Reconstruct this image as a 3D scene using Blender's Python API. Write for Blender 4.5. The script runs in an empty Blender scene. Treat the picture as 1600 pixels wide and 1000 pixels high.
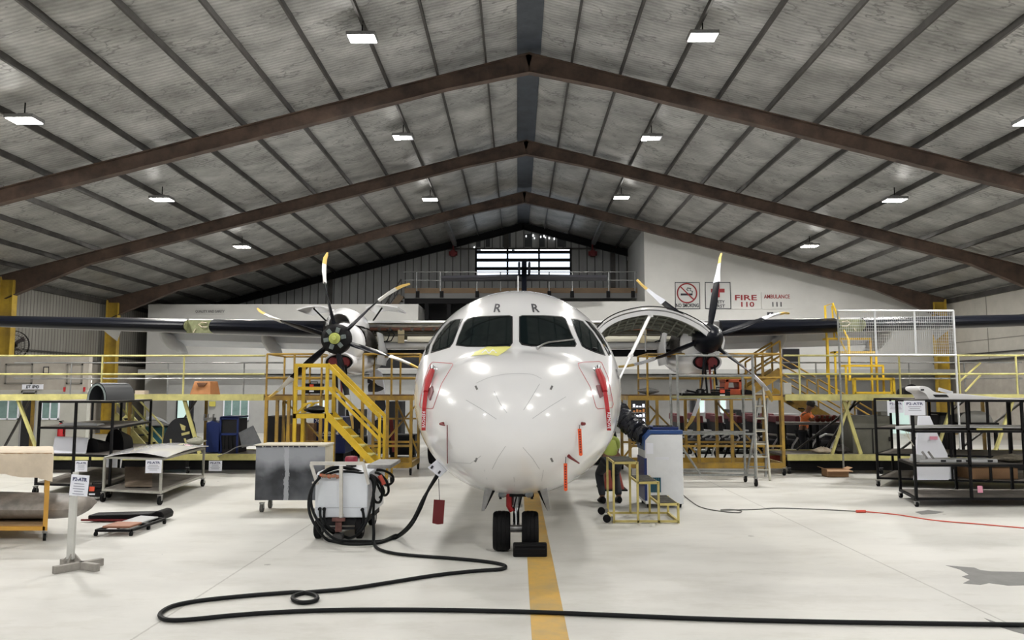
import bpy, bmesh, math, random
from mathutils import Vector, Matrix, Euler
from mathutils.bvhtree import BVHTree
random.seed(7)
C = bpy.context.scene.collection
PI = math.pi
R = math.radians
# ---------------------------------------------------------------- camera
CAM_Z = 1.87; F = 1200.0
PITCH = math.atan(110/1200); YAW = math.atan(9/1204)
cd = bpy.data.cameras.new('camera'); cam = bpy.data.objects.new('camera', cd); C.objects.link(cam)
cam.location = (0, 0, CAM_Z); cam.rotation_euler = (PI/2 + PITCH, 0, YAW)
cd.sensor_width = 36; cd.lens = 27.0; cd.clip_end = 300
bpy.context.scene.camera = cam
CM = Euler(cam.rotation_euler).to_matrix()
# ---------------------------------------------------------------- world, view
vs = bpy.context.scene.view_settings
vs.view_transform = 'Standard'; vs.look = 'None'; vs.gamma = 1; vs.use_curve_mapping = False
vs.exposure = 0.1
w = bpy.data.worlds.new('World'); bpy.context.scene.world = w; w.use_nodes = True
w.node_tree.nodes['Background'].inputs[0].default_value = (0.80, 0.88, 1.0, 1)
w.node_tree.nodes['Background'].inputs[1].default_value = 0.22
LAMP_W = 400.0          # each flood lamp, watts
# ---------------------------------------------------------------- helpers
def ray(px, py):
    return (CM @ Vector(((px-800)/F, -(py-500)/F, -1)))
def P(px, py, D):
    r = ray(px, py); return Vector((0, 0, CAM_Z)) + r*(D/r.y)
def G(px, py, z=0.0):
    r = ray(px, py); return Vector((0, 0, CAM_Z)) + r*((z-CAM_Z)/r.z)
def X(px, D): return P(px, 610, D).x
def Z(py, D, px=800): return P(px, py, D).z

def tag(o, label=None, cat=None, group=None, kind=None):
    if label: o['label'] = label
    if cat: o['category'] = cat
    if group: o['group'] = group
    if kind: o['kind'] = kind
    return o
def thing(name, label, cat, loc=(0, 0, 0), group=None, kind=None):
    o = bpy.data.objects.new(name, None); C.objects.link(o); o.location = loc
    o.empty_display_size = 0.1
    return tag(o, label, cat, group, kind)
def rootloc(o):
    while o.parent: o = o.parent
    return o.location
class MB:
    def __init__(s): s.v = []; s.f = []
    def add(s, vs_, fs):
        n = len(s.v); s.v += [Vector(p) for p in vs_]; s.f += [[n+i for i in f] for f in fs]; return s
    def box(s, c, d, rot=None):
        c = Vector(c); h = Vector(d)/2; pts = []
        for sx in (-1, 1):
            for sy in (-1, 1):
                for sz in (-1, 1):
                    p = Vector((sx*h.x, sy*h.y, sz*h.z))
                    if rot is not None: p = rot @ p
                    pts.append(c+p)
        return s.add(pts, [(0,1,3,2),(4,6,7,5),(0,4,5,1),(2,3,7,6),(0,2,6,4),(1,5,7,3)])
    def bb(s, x0, x1, y0, y1, z0, z1):
        return s.box(((x0+x1)/2, (y0+y1)/2, (z0+z1)/2), (abs(x1-x0), abs(y1-y0), abs(z1-z0)))
    def bar(s, a, b, w=.04, h=None, up=None):
        a = Vector(a); b = Vector(b); d = b-a
        if d.length < 1e-6: return s
        h = h or w; u = Vector(up) if up else (Vector((0,0,1)) if abs(d.normalized().z) < .95 else Vector((0,1,0)))
        sd = d.cross(u).normalized(); u = sd.cross(d).normalized()
        m = Matrix((sd, d.normalized(), u)).transposed()
        return s.box((a+b)/2, (w, d.length, h), m)
    def tube(s, pts, r=.02, n=8, cap=True, closed=False):
        pts = [Vector(p) for p in pts]; N = len(pts); rr = r if isinstance(r, (list, tuple)) else [r]*N
        prev = None; rings = []
        for i, p in enumerate(pts):
            if closed: t = pts[(i+1) % N]-pts[i-1]
            else: t = pts[min(i+1, N-1)]-pts[max(i-1, 0)]
            if t.length < 1e-9: t = Vector((0,0,1))
            t.normalize()
            if prev is None:
                a = Vector((0,0,1)) if abs(t.z) < .9 else Vector((1,0,0))
                a = (a-t*a.dot(t)).normalized()
            else:
                a = prev-t*prev.dot(t)
                a = a.normalized() if a.length > 1e-6 else prev
            prev = a; b = t.cross(a)
            rings.append([p+(a*math.cos(2*PI*k/n)+b*math.sin(2*PI*k/n))*rr[i] for k in range(n)])
        vv = [q for g in rings for q in g]; ff = []
        for i in range(N if closed else N-1):
            j = (i+1) % N
            for k in range(n):
                ff.append((i*n+k, i*n+(k+1) % n, j*n+(k+1) % n, j*n+k))
        if cap and not closed:
            ff.append(tuple(range(n))[::-1]); ff.append(tuple((N-1)*n+k for k in range(n)))
        return s.add(vv, ff)
    def cyl(s, a, b, r, r2=None, n=16):
        return s.tube([a, b], [r, r if r2 is None else r2], n)
    def lathe(s, prof, origin, axis=(0,0,1), n=24, ex=(1, 1)):
        """prof: (r, h) along axis"""
        o = Vector(origin); t = Vector(axis).normalized()
        a = Vector((0,0,1)) if abs(t.z) < .9 else Vector((1,0,0)); a = (a-t*a.dot(t)).normalized(); b = t.cross(a)
        vv = []; ff = []
        for r, h in prof:
            for k in range(n):
                an = 2*PI*k/n; vv.append(o+t*h+(a*math.cos(an)*ex[0]+b*math.sin(an)*ex[1])*r)
        for i in range(len(prof)-1):
            for k in range(n): ff.append((i*n+k, i*n+(k+1) % n, (i+1)*n+(k+1) % n, (i+1)*n+k))
        ff.append(tuple(range(n))[::-1]); m = (len(prof)-1)*n; ff.append(tuple(m+k for k in range(n)))
        return s.add(vv, ff)
    def prism(s, poly, ext):
        """poly: list of 3D points, ext: extrusion vector"""
        n = len(poly); e = Vector(ext); p = [Vector(q) for q in poly]
        return s.add(p+[q+e for q in p], [tuple(range(n))[::-1], tuple(range(n, 2*n))]+[(i, (i+1) % n, n+(i+1) % n, n+i) for i in range(n)])
    def grid(s, rows, closed=False):
        nr = len(rows); nc = len(rows[0]); ff = []
        for i in range(nr-1):
            for j in range(nc if closed else nc-1):
                k = (j+1) % nc; ff.append((i*nc+j, i*nc+k, (i+1)*nc+k, (i+1)*nc+j))
        return s.add([q for r in rows for q in r], ff)
    def sheet(s, rows, th):
        """grid with thickness (along local normals, both closed)"""
        nr = len(rows); nc = len(rows[0]); top = [[Vector(q) for q in r] for r in rows]; bot = []
        for i in range(nr):
            rr_ = []
            for j in range(nc):
                du = top[min(i+1, nr-1)][j]-top[max(i-1, 0)][j]; dv = top[i][min(j+1, nc-1)]-top[i][max(j-1, 0)]
                nn = du.cross(dv); nn = nn.normalized() if nn.length > 1e-9 else Vector((0,0,1)); rr_.append(top[i][j]-nn*th)
            bot.append(rr_)
        n0 = nr*nc; ff = []
        for i in range(nr-1):
            for j in range(nc-1):
                a, b, c, d = i*nc+j, i*nc+j+1, (i+1)*nc+j+1, (i+1)*nc+j
                ff += [(a, b, c, d), (n0+d, n0+c, n0+b, n0+a)]
        for i in range(nr-1):
            a, d = i*nc, (i+1)*nc; ff.append((a, d, n0+d, n0+a)); a += nc-1; d += nc-1; ff.append((d, a, n0+a, n0+d))
        for j in range(nc-1):
            a, b = j, j+1; ff.append((b, a, n0+a, n0+b)); a += (nr-1)*nc; b += (nr-1)*nc; ff.append((a, b, n0+b, n0+a))
        return s.add([q for r in top for q in r]+[q for r in bot for q in r], ff)
    def build(s, name, mat, parent=None, smooth=False, bevel=0, label=None, origin=None):
        me = bpy.data.meshes.new(name)
        if parent is not None: off = Vector(rootloc(parent))
        elif origin is not None: off = Vector(origin)
        else:
            xs = [p.x for p in s.v]; ys = [p.y for p in s.v]; off = Vector(((min(xs)+max(xs))/2, (min(ys)+max(ys))/2, min(p.z for p in s.v)))
        me.from_pydata([p-off for p in s.v], [], s.f); me.update()
        bm = bmesh.new(); bm.from_mesh(me); bmesh.ops.recalc_face_normals(bm, faces=bm.faces); bm.to_mesh(me); bm.free()
        o = bpy.data.objects.new(name, me); C.objects.link(o)
        me.materials.append(mat)
        if smooth: smooth_by_angle(me, 40 if smooth is True else smooth)
        if parent is not None: o.parent = parent
        else: o.location = off
        if bevel:
            m = o.modifiers.new('bevel', 'BEVEL'); m.width = bevel; m.segments = 2; m.limit_method = 'ANGLE'
        if label: o['label'] = label
        return o
def smooth_by_angle(me, deg):
    for p in me.polygons: p.use_smooth = True
    bm = bmesh.new(); bm.from_mesh(me); lim = R(deg)
    for e in bm.edges:
        if len(e.link_faces) == 2: e.smooth = e.calc_face_angle(0) < lim
    bm.to_mesh(me); bm.free()
def dup(o, parent=None):
    c = o.copy(); C.objects.link(c); c.parent = parent
    for ch in list(o.children): dup(ch, c)
    return c
# ---------------------------------------------------------------- materials
MATS = {}
def mat(name, col, rough=.5, metal=0, nscale=0, namt=0, col2=None, bump=0, bscale=0, emit=0, coat=0, trans=0, alpha=1, spec=.5, stretch=(1,1,1), thr=(.35, .65)):
    if name in MATS: return MATS[name]
    m = bpy.data.materials.new(name); m.use_nodes = True; MATS[name] = m
    nt = m.node_tree; b = nt.nodes['Principled BSDF']
    def S(k, v):
        b.inputs[k].default_value = v
    S('Base Color', (*col, 1)); S('Roughness', rough); S('Metallic', metal); S('Specular IOR Level', spec)
    S('Coat Weight', coat); S('Transmission Weight', trans); S('Alpha', alpha)
    if coat: S('Coat Roughness', .04)
    if emit: S('Emission Color', (*col, 1)); S('Emission Strength', emit)
    if nscale or bump:
        tc = nt.nodes.new('ShaderNodeTexCoord'); mp = nt.nodes.new('ShaderNodeMapping'); mp.inputs['Scale'].default_value = stretch
        nt.links.new(tc.outputs['Object'], mp.inputs[0])
    if nscale:
        n = nt.nodes.new('ShaderNodeTexNoise'); n.inputs['Scale'].default_value = nscale; n.inputs['Detail'].default_value = 6; n.inputs['Roughness'].default_value = .65
        nt.links.new(mp.outputs[0], n.inputs['Vector'])
        r = nt.nodes.new('ShaderNodeValToRGB'); r.color_ramp.elements[0].position = thr[0]; r.color_ramp.elements[1].position = thr[1]
        c2 = col2 or tuple(c*(1-namt) for c in col)
        r.color_ramp.elements[0].color = (*c2, 1); r.color_ramp.elements[1].color = (*col, 1)
        nt.links.new(n.outputs['Fac'], r.inputs[0]); nt.links.new(r.outputs[0], b.inputs['Base Color'])
    if bump:
        n2 = nt.nodes.new('ShaderNodeTexNoise'); n2.inputs['Scale'].default_value = bscale or 20; n2.inputs['Detail'].default_value = 4
        nt.links.new(mp.outputs[0], n2.inputs['Vector']); bp = nt.nodes.new('ShaderNodeBump'); bp.inputs['Strength'].default_value = bump; bp.inputs['Distance'].default_value = .02
        nt.links.new(n2.outputs['Fac'], bp.inputs['Height']); nt.links.new(bp.outputs[0], b.inputs['Normal'])
    return m
def node(nt, t, **kw):
    n = nt.nodes.new(t)
    for k, v in kw.items(): setattr(n, k, v)
    return n
def math_n(nt, op, a, b=None, clamp=False):
    n = node(nt, 'ShaderNodeMath', operation=op, use_clamp=clamp)
    for i, v in enumerate((a, b)):
        if v is None: continue
        if isinstance(v, (int, float)): n.inputs[i].default_value = v
        else: nt.links.new(v, n.inputs[i])
    return n.outputs[0]
def noise_n(nt, vec, scale, detail=5, rough=.6, sc=(1,1,1)):
    mp = node(nt, 'ShaderNodeMapping'); mp.inputs['Scale'].default_value = sc; nt.links.new(vec, mp.inputs[0])
    n = node(nt, 'ShaderNodeTexNoise'); n.inputs['Scale'].default_value = scale; n.inputs['Detail'].default_value = detail; n.inputs['Roughness'].default_value = rough
    nt.links.new(mp.outputs[0], n.inputs['Vector']); return n.outputs['Fac']
def ramp_n(nt, fac, stops):
    r = node(nt, 'ShaderNodeValToRGB'); el = r.color_ramp.elements
    while len(el) < len(stops): el.new(.5)
    for e, (p, c) in zip(el, stops): e.position = p; e.color = (*c, 1) if len(c) == 3 else c
    nt.links.new(fac, r.inputs[0]); return r.outputs[0]
def mix_n(nt, fac, a, b, bt='MIX'):
    n = node(nt, 'ShaderNodeMix', data_type='RGBA', blend_type=bt)
    for i, v in ((0, fac), (6, a), (7, b)):
        if isinstance(v, (int, float)): n.inputs[i].default_value = v
        elif isinstance(v, tuple): n.inputs[i].default_value = (*v, 1)
        else: nt.links.new(v, n.inputs[i])
    return n.outputs[2]
def newmat(name):
    m = bpy.data.materials.new(name); m.use_nodes = True; MATS[name] = m; nt = m.node_tree
    return m, nt, nt.nodes['Principled BSDF'], node(nt, 'ShaderNodeTexCoord').outputs['Object']

# floor: worn pale grey coating
M_floor, nt, b, oc = newmat('floor_coating')
f1 = noise_n(nt, oc, .35, 6, .6, (1, 2.2, 1)); f2 = noise_n(nt, oc, 2.2, 8, .7, (.7, 1.6, 1)); f3 = noise_n(nt, oc, 30, 4, .7)
c = ramp_n(nt, f1, [(.3, (.50, .495, .47)), (.55, (.60, .595, .565)), (.75, (.65, .645, .615))])
c = mix_n(nt, ramp_n(nt, f2, [(.38, (1, 1, 1)), (.5, (0, 0, 0))]), c, mix_n(nt, 1.0, c, (.90, .895, .88), 'MULTIPLY'))
sx = node(nt, 'ShaderNodeSeparateXYZ'); nt.links.new(oc, sx.inputs[0])
# small scuffs and dirt
v = node(nt, 'ShaderNodeTexVoronoi'); v.inputs['Scale'].default_value = .9; nt.links.new(oc, v.inputs['Vector'])
sc = math_n(nt, 'LESS_THAN', math_n(nt, 'ADD', v.outputs['Distance'], math_n(nt, 'MULTIPLY', f3, .06)), .062)
c = mix_n(nt, math_n(nt, 'MULTIPLY', sc, .6), c, (.18, .18, .17))
# dirtier behind the door strip, further in (y beyond 11 m)
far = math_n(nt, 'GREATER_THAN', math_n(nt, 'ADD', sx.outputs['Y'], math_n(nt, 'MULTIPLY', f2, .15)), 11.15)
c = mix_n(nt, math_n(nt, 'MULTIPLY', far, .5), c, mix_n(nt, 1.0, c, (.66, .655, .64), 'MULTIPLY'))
def line(coord, at, w):
    return math_n(nt, 'LESS_THAN', math_n(nt, 'ABSOLUTE', math_n(nt, 'SUBTRACT', coord, at)), w)
wob = math_n(nt, 'ADD', sx.outputs['X'], math_n(nt, 'MULTIPLY', f3, .02)); wobY = math_n(nt, 'ADD', sx.outputs['Y'], math_n(nt, 'MULTIPLY', f3, .03))
ln = math_n(nt, 'MAXIMUM', line(wob, -3.2, .010), math_n(nt, 'MAXIMUM', line(wob, 3.66, .010), math_n(nt, 'MAXIMUM', line(wob, -10.2, .01), math_n(nt, 'MAXIMUM', line(wobY, 11.12, .008), math_n(nt, 'MAXIMUM', line(wob, 10.5, .01), line(wobY, 18.2, .01))))))
c = mix_n(nt, math_n(nt, 'MULTIPLY', ln, .55), c, (.22, .21, .19))
nt.links.new(c, b.inputs['Base Color'])
rg = node(nt, 'ShaderNodeMapRange'); rg.inputs[3].default_value = .28; rg.inputs[4].default_value = .62; nt.links.new(f2, rg.inputs[0]); nt.links.new(rg.outputs[0], b.inputs['Roughness'])
bp = node(nt, 'ShaderNodeBump'); bp.inputs['Strength'].default_value = .06; nt.links.new(f3, bp.inputs['Height']); nt.links.new(bp.outputs[0], b.inputs['Normal'])

# roof: silvery foil blanket over ribbed sheet
M_roof, nt, b, oc = newmat('roof_foil')
sx = node(nt, 'ShaderNodeSeparateXYZ'); nt.links.new(oc, sx.inputs[0])
rib = math_n(nt, 'SINE', math_n(nt, 'MULTIPLY', sx.outputs['Y'], 52.0))
f1 = noise_n(nt, oc, .7, 8, .68, (1, 1.5, 1)); f2 = noise_n(nt, oc, 3, 8, .75, (.8, 1.3, 1)); f4 = noise_n(nt, oc, .25, 3, .5)
c = ramp_n(nt, f1, [(.3, (.20, .20, .19)), (.5, (.38, .38, .365)), (.7, (.56, .56, .54))])
# creases: thin dark wavy lines
cr = math_n(nt, 'ABSOLUTE', math_n(nt, 'SUBTRACT', noise_n(nt, oc, .55, 5, .6, (.7, 1.5, 1)), .5))
cr = ramp_n(nt, cr, [(0, (1, 1, 1)), (.011, (0, 0, 0))])
c = mix_n(nt, math_n(nt, 'MULTIPLY', cr, .75), c, (.12, .12, .115))
c = mix_n(nt, ramp_n(nt, f2, [(.27, (1, 1, 1)), (.33, (0, 0, 0))]), c, (.10, .10, .09))
near = node(nt, 'ShaderNodeMapRange'); near.inputs[1].default_value = 18; near.inputs[2].default_value = 24; near.inputs[3].default_value = 1; near.inputs[4].default_value = .25; nt.links.new(sx.outputs['Y'], near.inputs[0])
ribm = math_n(nt, 'MULTIPLY', math_n(nt, 'MULTIPLY', math_n(nt, 'ADD', rib, 1), .13), near.outputs[0])
c = mix_n(nt, ribm, c, (.05, .05, .05))
nt.links.new(c, b.inputs['Base Color']); b.inputs['Metallic'].default_value = .25; b.inputs['Roughness'].default_value = .42
bp = node(nt, 'ShaderNodeBump'); bp.inputs['Strength'].default_value = .55; bp.inputs['Distance'].default_value = .05
nt.links.new(math_n(nt, 'ADD', math_n(nt, 'MULTIPLY', rib, .05), math_n(nt, 'ADD', f1, math_n(nt, 'MULTIPLY', f2, .5))), bp.inputs['Height']); nt.links.new(bp.outputs[0], b.inputs['Normal'])

def clad(name, col, dark, axis='X', pitch=.38, strip=.05, lowline=True):
    """vertical ribbed steel cladding, ribs as real colour seams and bump"""
    m, nt, b, oc = newmat(name); sx = node(nt, 'ShaderNodeSeparateXYZ'); nt.links.new(oc, sx.inputs[0])
    q = math_n(nt, 'FRACT', math_n(nt, 'DIVIDE', sx.outputs[axis], pitch)); seam = math_n(nt, 'LESS_THAN', q, strip/pitch)
    f = noise_n(nt, oc, .7, 7, .7, (2, 2, .5)); c = ramp_n(nt, f, [(.3, tuple(x*.7 for x in col)), (.65, col)])
    c = mix_n(nt, seam, c, dark); nt.links.new(c, b.inputs['Base Color']); b.inputs['Roughness'].default_value = .55
    bp = node(nt, 'ShaderNodeBump'); bp.inputs['Strength'].default_value = .8; bp.inputs['Distance'].default_value = .04; bp.invert = True
    nt.links.new(seam, bp.inputs['Height']); nt.links.new(bp.outputs[0], b.inputs['Normal']); return m
M_gable = clad('gable_cladding', (.36, .37, .37), (.06, .06, .06), 'X', .42, .05)
M_sideclad = clad('side_cladding', (.27, .26, .235), (.12, .115, .10), 'Y', .2, .05)
M_rust = mat('rusty_brown_steel', (.115, .075, .055), .6, .1, 1.6, .5, (.045, .03, .024), .2, 8)
M_purlin = mat('purlin_steel', (.085, .08, .075), .5, .4, 2, .5)
M_purlin_lt = mat('galvanised', (.42, .43, .43), .4, .7, 3, .4)
M_ycol = mat('yellow_column_paint', (.50, .34, .035), .5, 0, 1.2, .4, (.28, .18, .03))
M_white = mat('white_wall_paint', (.70, .70, .68), .55, 0, .5, .12, bump=.03, bscale=6)
M_white2 = mat('office_white', (.38, .385, .38), .5, 0, .8, .15)
M_greywall = mat('grey_panel_wall', (.30, .30, .30), .6, 0, .8, .2)
M_beigewall = mat('beige_block_wall', (.42, .39, .345), .75, 0, .9, .3, bump=.1, bscale=10)
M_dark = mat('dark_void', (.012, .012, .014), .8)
M_black = mat('black_steel', (.008, .008, .009), .5, spec=.12)
M_rubber = mat('rubber', (.009, .009, .010), .65, 0, 30, .3, spec=.12)
M_cable = mat('cable_rubber', (.008, .009, .010), .5, spec=.15)
M_aircraft = mat('aircraft_white', (.80, .805, .82), .22, 0, coat=.7)
M_flap = mat('flap_blue_grey', (.62, .65, .70), .4, 0, 2, .08)
M_acgrey = mat('aircraft_grey', (.50, .51, .52), .35, 0, 2, .1)
M_boot = mat('deicing_boot', (.005, .006, .010), .33, 0, spec=.12)
M_glass = mat('cockpit_glass', (.006, .011, .012), .06, 0, spec=.5)
M_seal = mat('window_seal', (.015, .015, .017), .5)
M_chrome = mat('chrome', (.75, .76, .78), .15, 1)
M_steel = mat('bare_metal', (.42, .42, .42), .35, .85, 6, .4)
M_red = mat('remove_before_flight_red', (.42, .012, .018), .55)
M_darkred = mat('dark_red', (.16, .012, .014), .6)
M_orange = mat('orange_tag', (.75, .10, .02), .5)
M_yellow = mat('yellow_paint', (.78, .52, .03), .4, 0, 3, .25)
M_oyellow = mat('ochre_yellow_paint', (.48, .29, .03), .45, 0, 2.2, .45, (.20, .13, .04))
M_pyellow = mat('pale_yellow_paint', (.62, .58, .22), .5, 0, 2, .35, (.35, .32, .13))
M_yline = mat('floor_line_yellow', (.60, .36, .07), .5, 0, 3, .3, (.42, .30, .12))
M_wood = mat('plywood', (.42, .27, .14), .7, 0, 5, .35, stretch=(1, 1, 8))
M_card = mat('cardboard', (.36, .21, .11), .8, 0, 4, .2)
M_cream = mat('cream_cloth', (.70, .60, .47), .8, 0, 2, .25)
M_blue = mat('deep_blue', (.006, .022, .13), .4)
M_teal = mat('teal_blue', (.02, .12, .18), .5)
M_paper = mat('paper', (.80, .82, .90), .6)
M_ink = mat('ink', (.02, .02, .03), .6)
M_inkred = mat('sign_red', (.28, .015, .02), .6)
M_lit = mat('lamp_lens', (1, .97, .92), .3, emit=28)
M_lamphouse = mat('lamp_housing', (.25, .25, .25), .5, .5)
M_day = mat('daylight_panel', (.78, .88, 1), .5, emit=1.5)
M_dayhot = mat('daylight_gap', (1, 1, 1), .5, emit=3.5)
M_greendeck = mat('primer_green', (.22, .24, .12), .6, 0, 8, .4)
M_greydeck = mat('worn_board', (.22, .20, .18), .8, 0, 4, .4)
# ================================================================ building shell
RX = 0.3                     # ridge x
RZ = 10.75                   # underside of roof at ridge
SL = .262                    # roof slope
XL, XR = -18.35, 18.95       # side walls
S = 7.0; D1 = 19.4; FR = [D1-2*S, 11.3, D1, D1+S, D1+2*S]; YB = D1+3*S   # back wall
Y0 = -9.0
def roofz(x): return RZ - SL*abs(x-RX)
def struct(name, mb, m, smooth=False, label=None, cat=None, parent=None):
    o = mb.build(name, m, parent, smooth)
    if parent is None: o['kind'] = 'structure'
    if label and parent is None: tag(o, label, cat)
    return o
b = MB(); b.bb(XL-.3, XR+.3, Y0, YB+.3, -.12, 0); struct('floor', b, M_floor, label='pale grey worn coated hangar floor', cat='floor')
b = MB(); b.bb(.105, .385, Y0+1, YB-9, 0, .003); struct('trim_1', b, M_yline, label='ochre yellow guide line painted along the floor', cat='floor marking')
# peeled grey patches
def patch(pts, label):
    b = MB(); b.prism([G(x, y) for x, y in pts][::-1], (0, 0, .002)); o = b.build('floor_patch', mat('bare_concrete', (.20, .20, .195), .7, 0, 4, .2)); tag(o, label, 'floor patch', kind='structure')
patch([(1478,883.5),(1500,885.5),(1522,887),(1532,891),(1550,893),(1602,894),(1602,914.5),(1575,915),(1545,911),(1532,914),(1505,911.5),(1516,906),(1503,901),(1514,898),(1500,890)], 'grey patch of peeled floor coating at the right edge')
patch([(1538,966),(1556,972),(1580,977),(1604,984),(1604,992),(1585,987),(1560,979)], 'small dark peeled spot of floor by the foreground cable')
patch([(1430,800),(1450,797),(1475,800),(1462,803),(1440,804)], 'small dark peeled spot of floor before the right rack')
# ceiling: foil blankets sagging between purlins
PUR = [1.12+1.27*k for k in range(15)]
def ceil_side(sg):
    rows = []; ys = [Y0+(YB-Y0)*i/150 for i in range(151)]; rnd = random.Random(3 if sg > 0 else 4)
    xs = [0.30]; 
    edges = [0.30]+PUR
    for a, c_ in zip(edges[:-1], edges[1:]):
        for k in range(1, 5):
            xs.append(a+(c_-a)*k/4)
    half = (XR-RX) if sg > 0 else (RX-XL)
    xs = [q for q in xs if q < half]+[half]
    for y in ys:
        r = []
        for q in xs:
            # sag within bay
            i = max([k for k in range(len(edges)) if edges[k] <= q+1e-6]); lo = edges[i]; hi = edges[i+1] if i+1 < len(edges) else lo+1.27
            t = (q-lo)/(hi-lo); sag = .05*4*t*(1-t)*(1+.6*math.sin(y*2.1+i*1.7))
            if y < 21: sag *= .4
            r.append((RX+sg*q, y, RZ-SL*q-sag+.1+rnd.uniform(-.008, .008)))
        rows.append(r)
    return rows
b = MB()
for sg in (-1, 1): b.grid(ceil_side(sg))
# top deck to give it thickness
for sg, xe in ((-1, XL-.3), (1, XR+.3)):
    b.prism([(RX, Y0, RZ+.35), (xe, Y0, roofz(xe)+.35), (xe, Y0, roofz(xe)+.27), (RX, Y0, RZ+.27)], (0, YB-Y0+.4, 0))
struct('ceiling', b, M_roof, True, 'grey foil-lined hangar roof', 'ceiling')
b = MB(); b.bb(RX-.31, RX+.31, Y0, YB, RZ-.02, RZ+.12); struct('trim_2', b, mat('ridge_sheet', (.055, .065, .08), .5, .1, 2, .4), label='dark ridge sheet along the top of the roof', cat='roof trim')
n = 3
for sg in (-1, 1):
    for k, q in enumerate(PUR):
        x = RX+sg*q
        if x < XL or x > XR: continue
        z = roofz(x)
        b = MB(); b.bb(x-.012, x+.012, Y0, YB, z-.045, z+.12); b.bb(x-.026, x+.026, Y0, YB, z-.055, z-.043)
        o = struct('purlin', b, M_purlin, label='dark steel purlin running along the roof', cat='purlin'); o['group'] = 'roof purlins'
# portal frames
def ibeam(b, a, c_, depth, wid, up, tf=.02, tw=.014, depth2=None):
    """I section from a to c_, top flange on the a-c_ line, web hanging along -up"""
    a = Vector(a); c_ = Vector(c_); u = Vector(up).normalized(); d2 = depth2 or depth
    b.bar(a-u*tf/2, c_-u*tf/2, wid, tf, up=u)
    b.bar(a-u*(depth-tf/2), c_-u*(d2-tf/2), wid, tf, up=u)
    s_ = (c_-a).cross(u).normalized()*tw/2
    b.add([a-s_, c_-s_, c_-s_-u*d2, a-s_-u*depth, a+s_, c_+s_, c_+s_-u*d2, a+s_-u*depth], [(0,1,2,3),(4,7,6,5),(0,4,5,1),(3,2,6,7),(0,3,7,4),(1,5,6,2)])
for i, D in enumerate(FR):
    t = thing('portal_frame', ['nearest out of view', 'second', 'nearest brown steel roof frame crossing the top of the picture', 'middle brown steel roof frame behind the propellers', 'farthest brown steel roof frame, beside the white sign wall'][i] if i > 1 else 'brown steel roof frame nearer than the camera view', 'roof frame', (RX, D, 0), kind='structure')
    dz = .0
    for sg, xe in ((-1, XL+.35), (1, XR-.35)):
        b = MB(); u = Vector((sg*SL, 0, 1)).normalized()
        a = Vector((RX, D, RZ-.10)); e = Vector((xe, D, roofz(xe)-.10)); m_ = a+(e-a)*.12; h = e+(a-e)*.16
        ibeam(b, a, m_, .52, .22, u, depth2=.40); ibeam(b, m_, h, .40, .22, u); ibeam(b, h, e, .40, .22, u, depth2=.85)
        b.bar(a-u*.02, a-u*.5, .2, .02)
        for q in (.25, .45, .65):
            p = a+(e-a)*q; b.bar(p, p-u*.4, .2, .012)
        b.build('rafter', M_rust, t)
        b = MB(); ztop = roofz(xe)-.15
        for sx_ in (0, .5):
            b.bb(xe-sg*sx_-.012, xe-sg*sx_+.012, D-.13, D+.13, 0, ztop-sx_*SL)
        b.bb(min(xe, xe-sg*.5), max(xe, xe-sg*.5), D-.01, D+.01, 0, ztop-.1)
        b.bb(xe-sg*.25-.4, xe-sg*.25+.4, D-.25, D+.25, 0, .03)
        b.build('column', M_ycol, t)
# side walls
def sidewall(name, x, sg, label, upm, low):
    t = thing(name, label, 'wall', (x, 15, 0), kind='structure')
    zt = roofz(x)+.1
    b = MB(); b.bb(x, x+sg*.2, Y0, YB, 3.0, zt); b.build('cladding', upm, t)
    b = MB(); b.bb(x-sg*.03, x+sg*.2, Y0, YB, 0, 3.0); b.build('masonry', low, t)
    b = MB(); b.bb(x-sg*.14, x, Y0, YB, 3.05, 3.13); b.bb(x-sg*.1, x, Y0, YB, 3.35, 3.40); b.bb(x-sg*.12, x, Y0, YB, zt-.3, zt-.1); b.build('girt', M_purlin, t)
    return t
wl = sidewall('wall_left', XL, -1, 'left hangar wall, ribbed sheet over beige block', M_sideclad, M_beigewall)
wr = sidewall('wall_right', XR, 1, 'right hangar wall of pale panels', mat('pale_panel', (.50, .48, .43), .6, 0, .8, .2), M_beigewall)
b = MB()
for z in (3.9, 4.7): b.bb(XR-.012, XR+.01, Y0, YB, z, z+.03)
for y in (24, 28, 31): b.bb(XR-.012, XR+.01, y, y+.03, 3.1, 6)
b.build('panel_joint', mat('joint_dark', (.2, .19, .17), .7), wr)
# gable wall with window band opening x 743..893 px, y 388..433
WX0, WX1 = X(743, YB), X(893, YB); WZ0, WZ1 = Z(434, YB), Z(388, YB)
b = MB()
def gable_piece(x0, x1, z0, z1=None):
    xs = [x0]+([RX] if x0 < RX < x1 and z1 is None else [])+[x1]
    for a, c_ in zip(xs[:-1], xs[1:]):
        za = roofz(a)+.15 if z1 is None else z1; zc = roofz(c_)+.15 if z1 is None else z1
        b.prism([(a, YB, z0), (c_, YB, z0), (c_, YB, zc), (a, YB, za)], (0, .15, 0))
gable_piece(XL, WX0, 0); gable_piece(WX1, XR, 0); gable_piece(WX0, WX1, 0, WZ0); gable_piece(WX0, WX1, WZ1)
wb = struct('wall_back', b, M_gable, label='grey ribbed steel gable wall at the far end', cat='wall')
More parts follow.
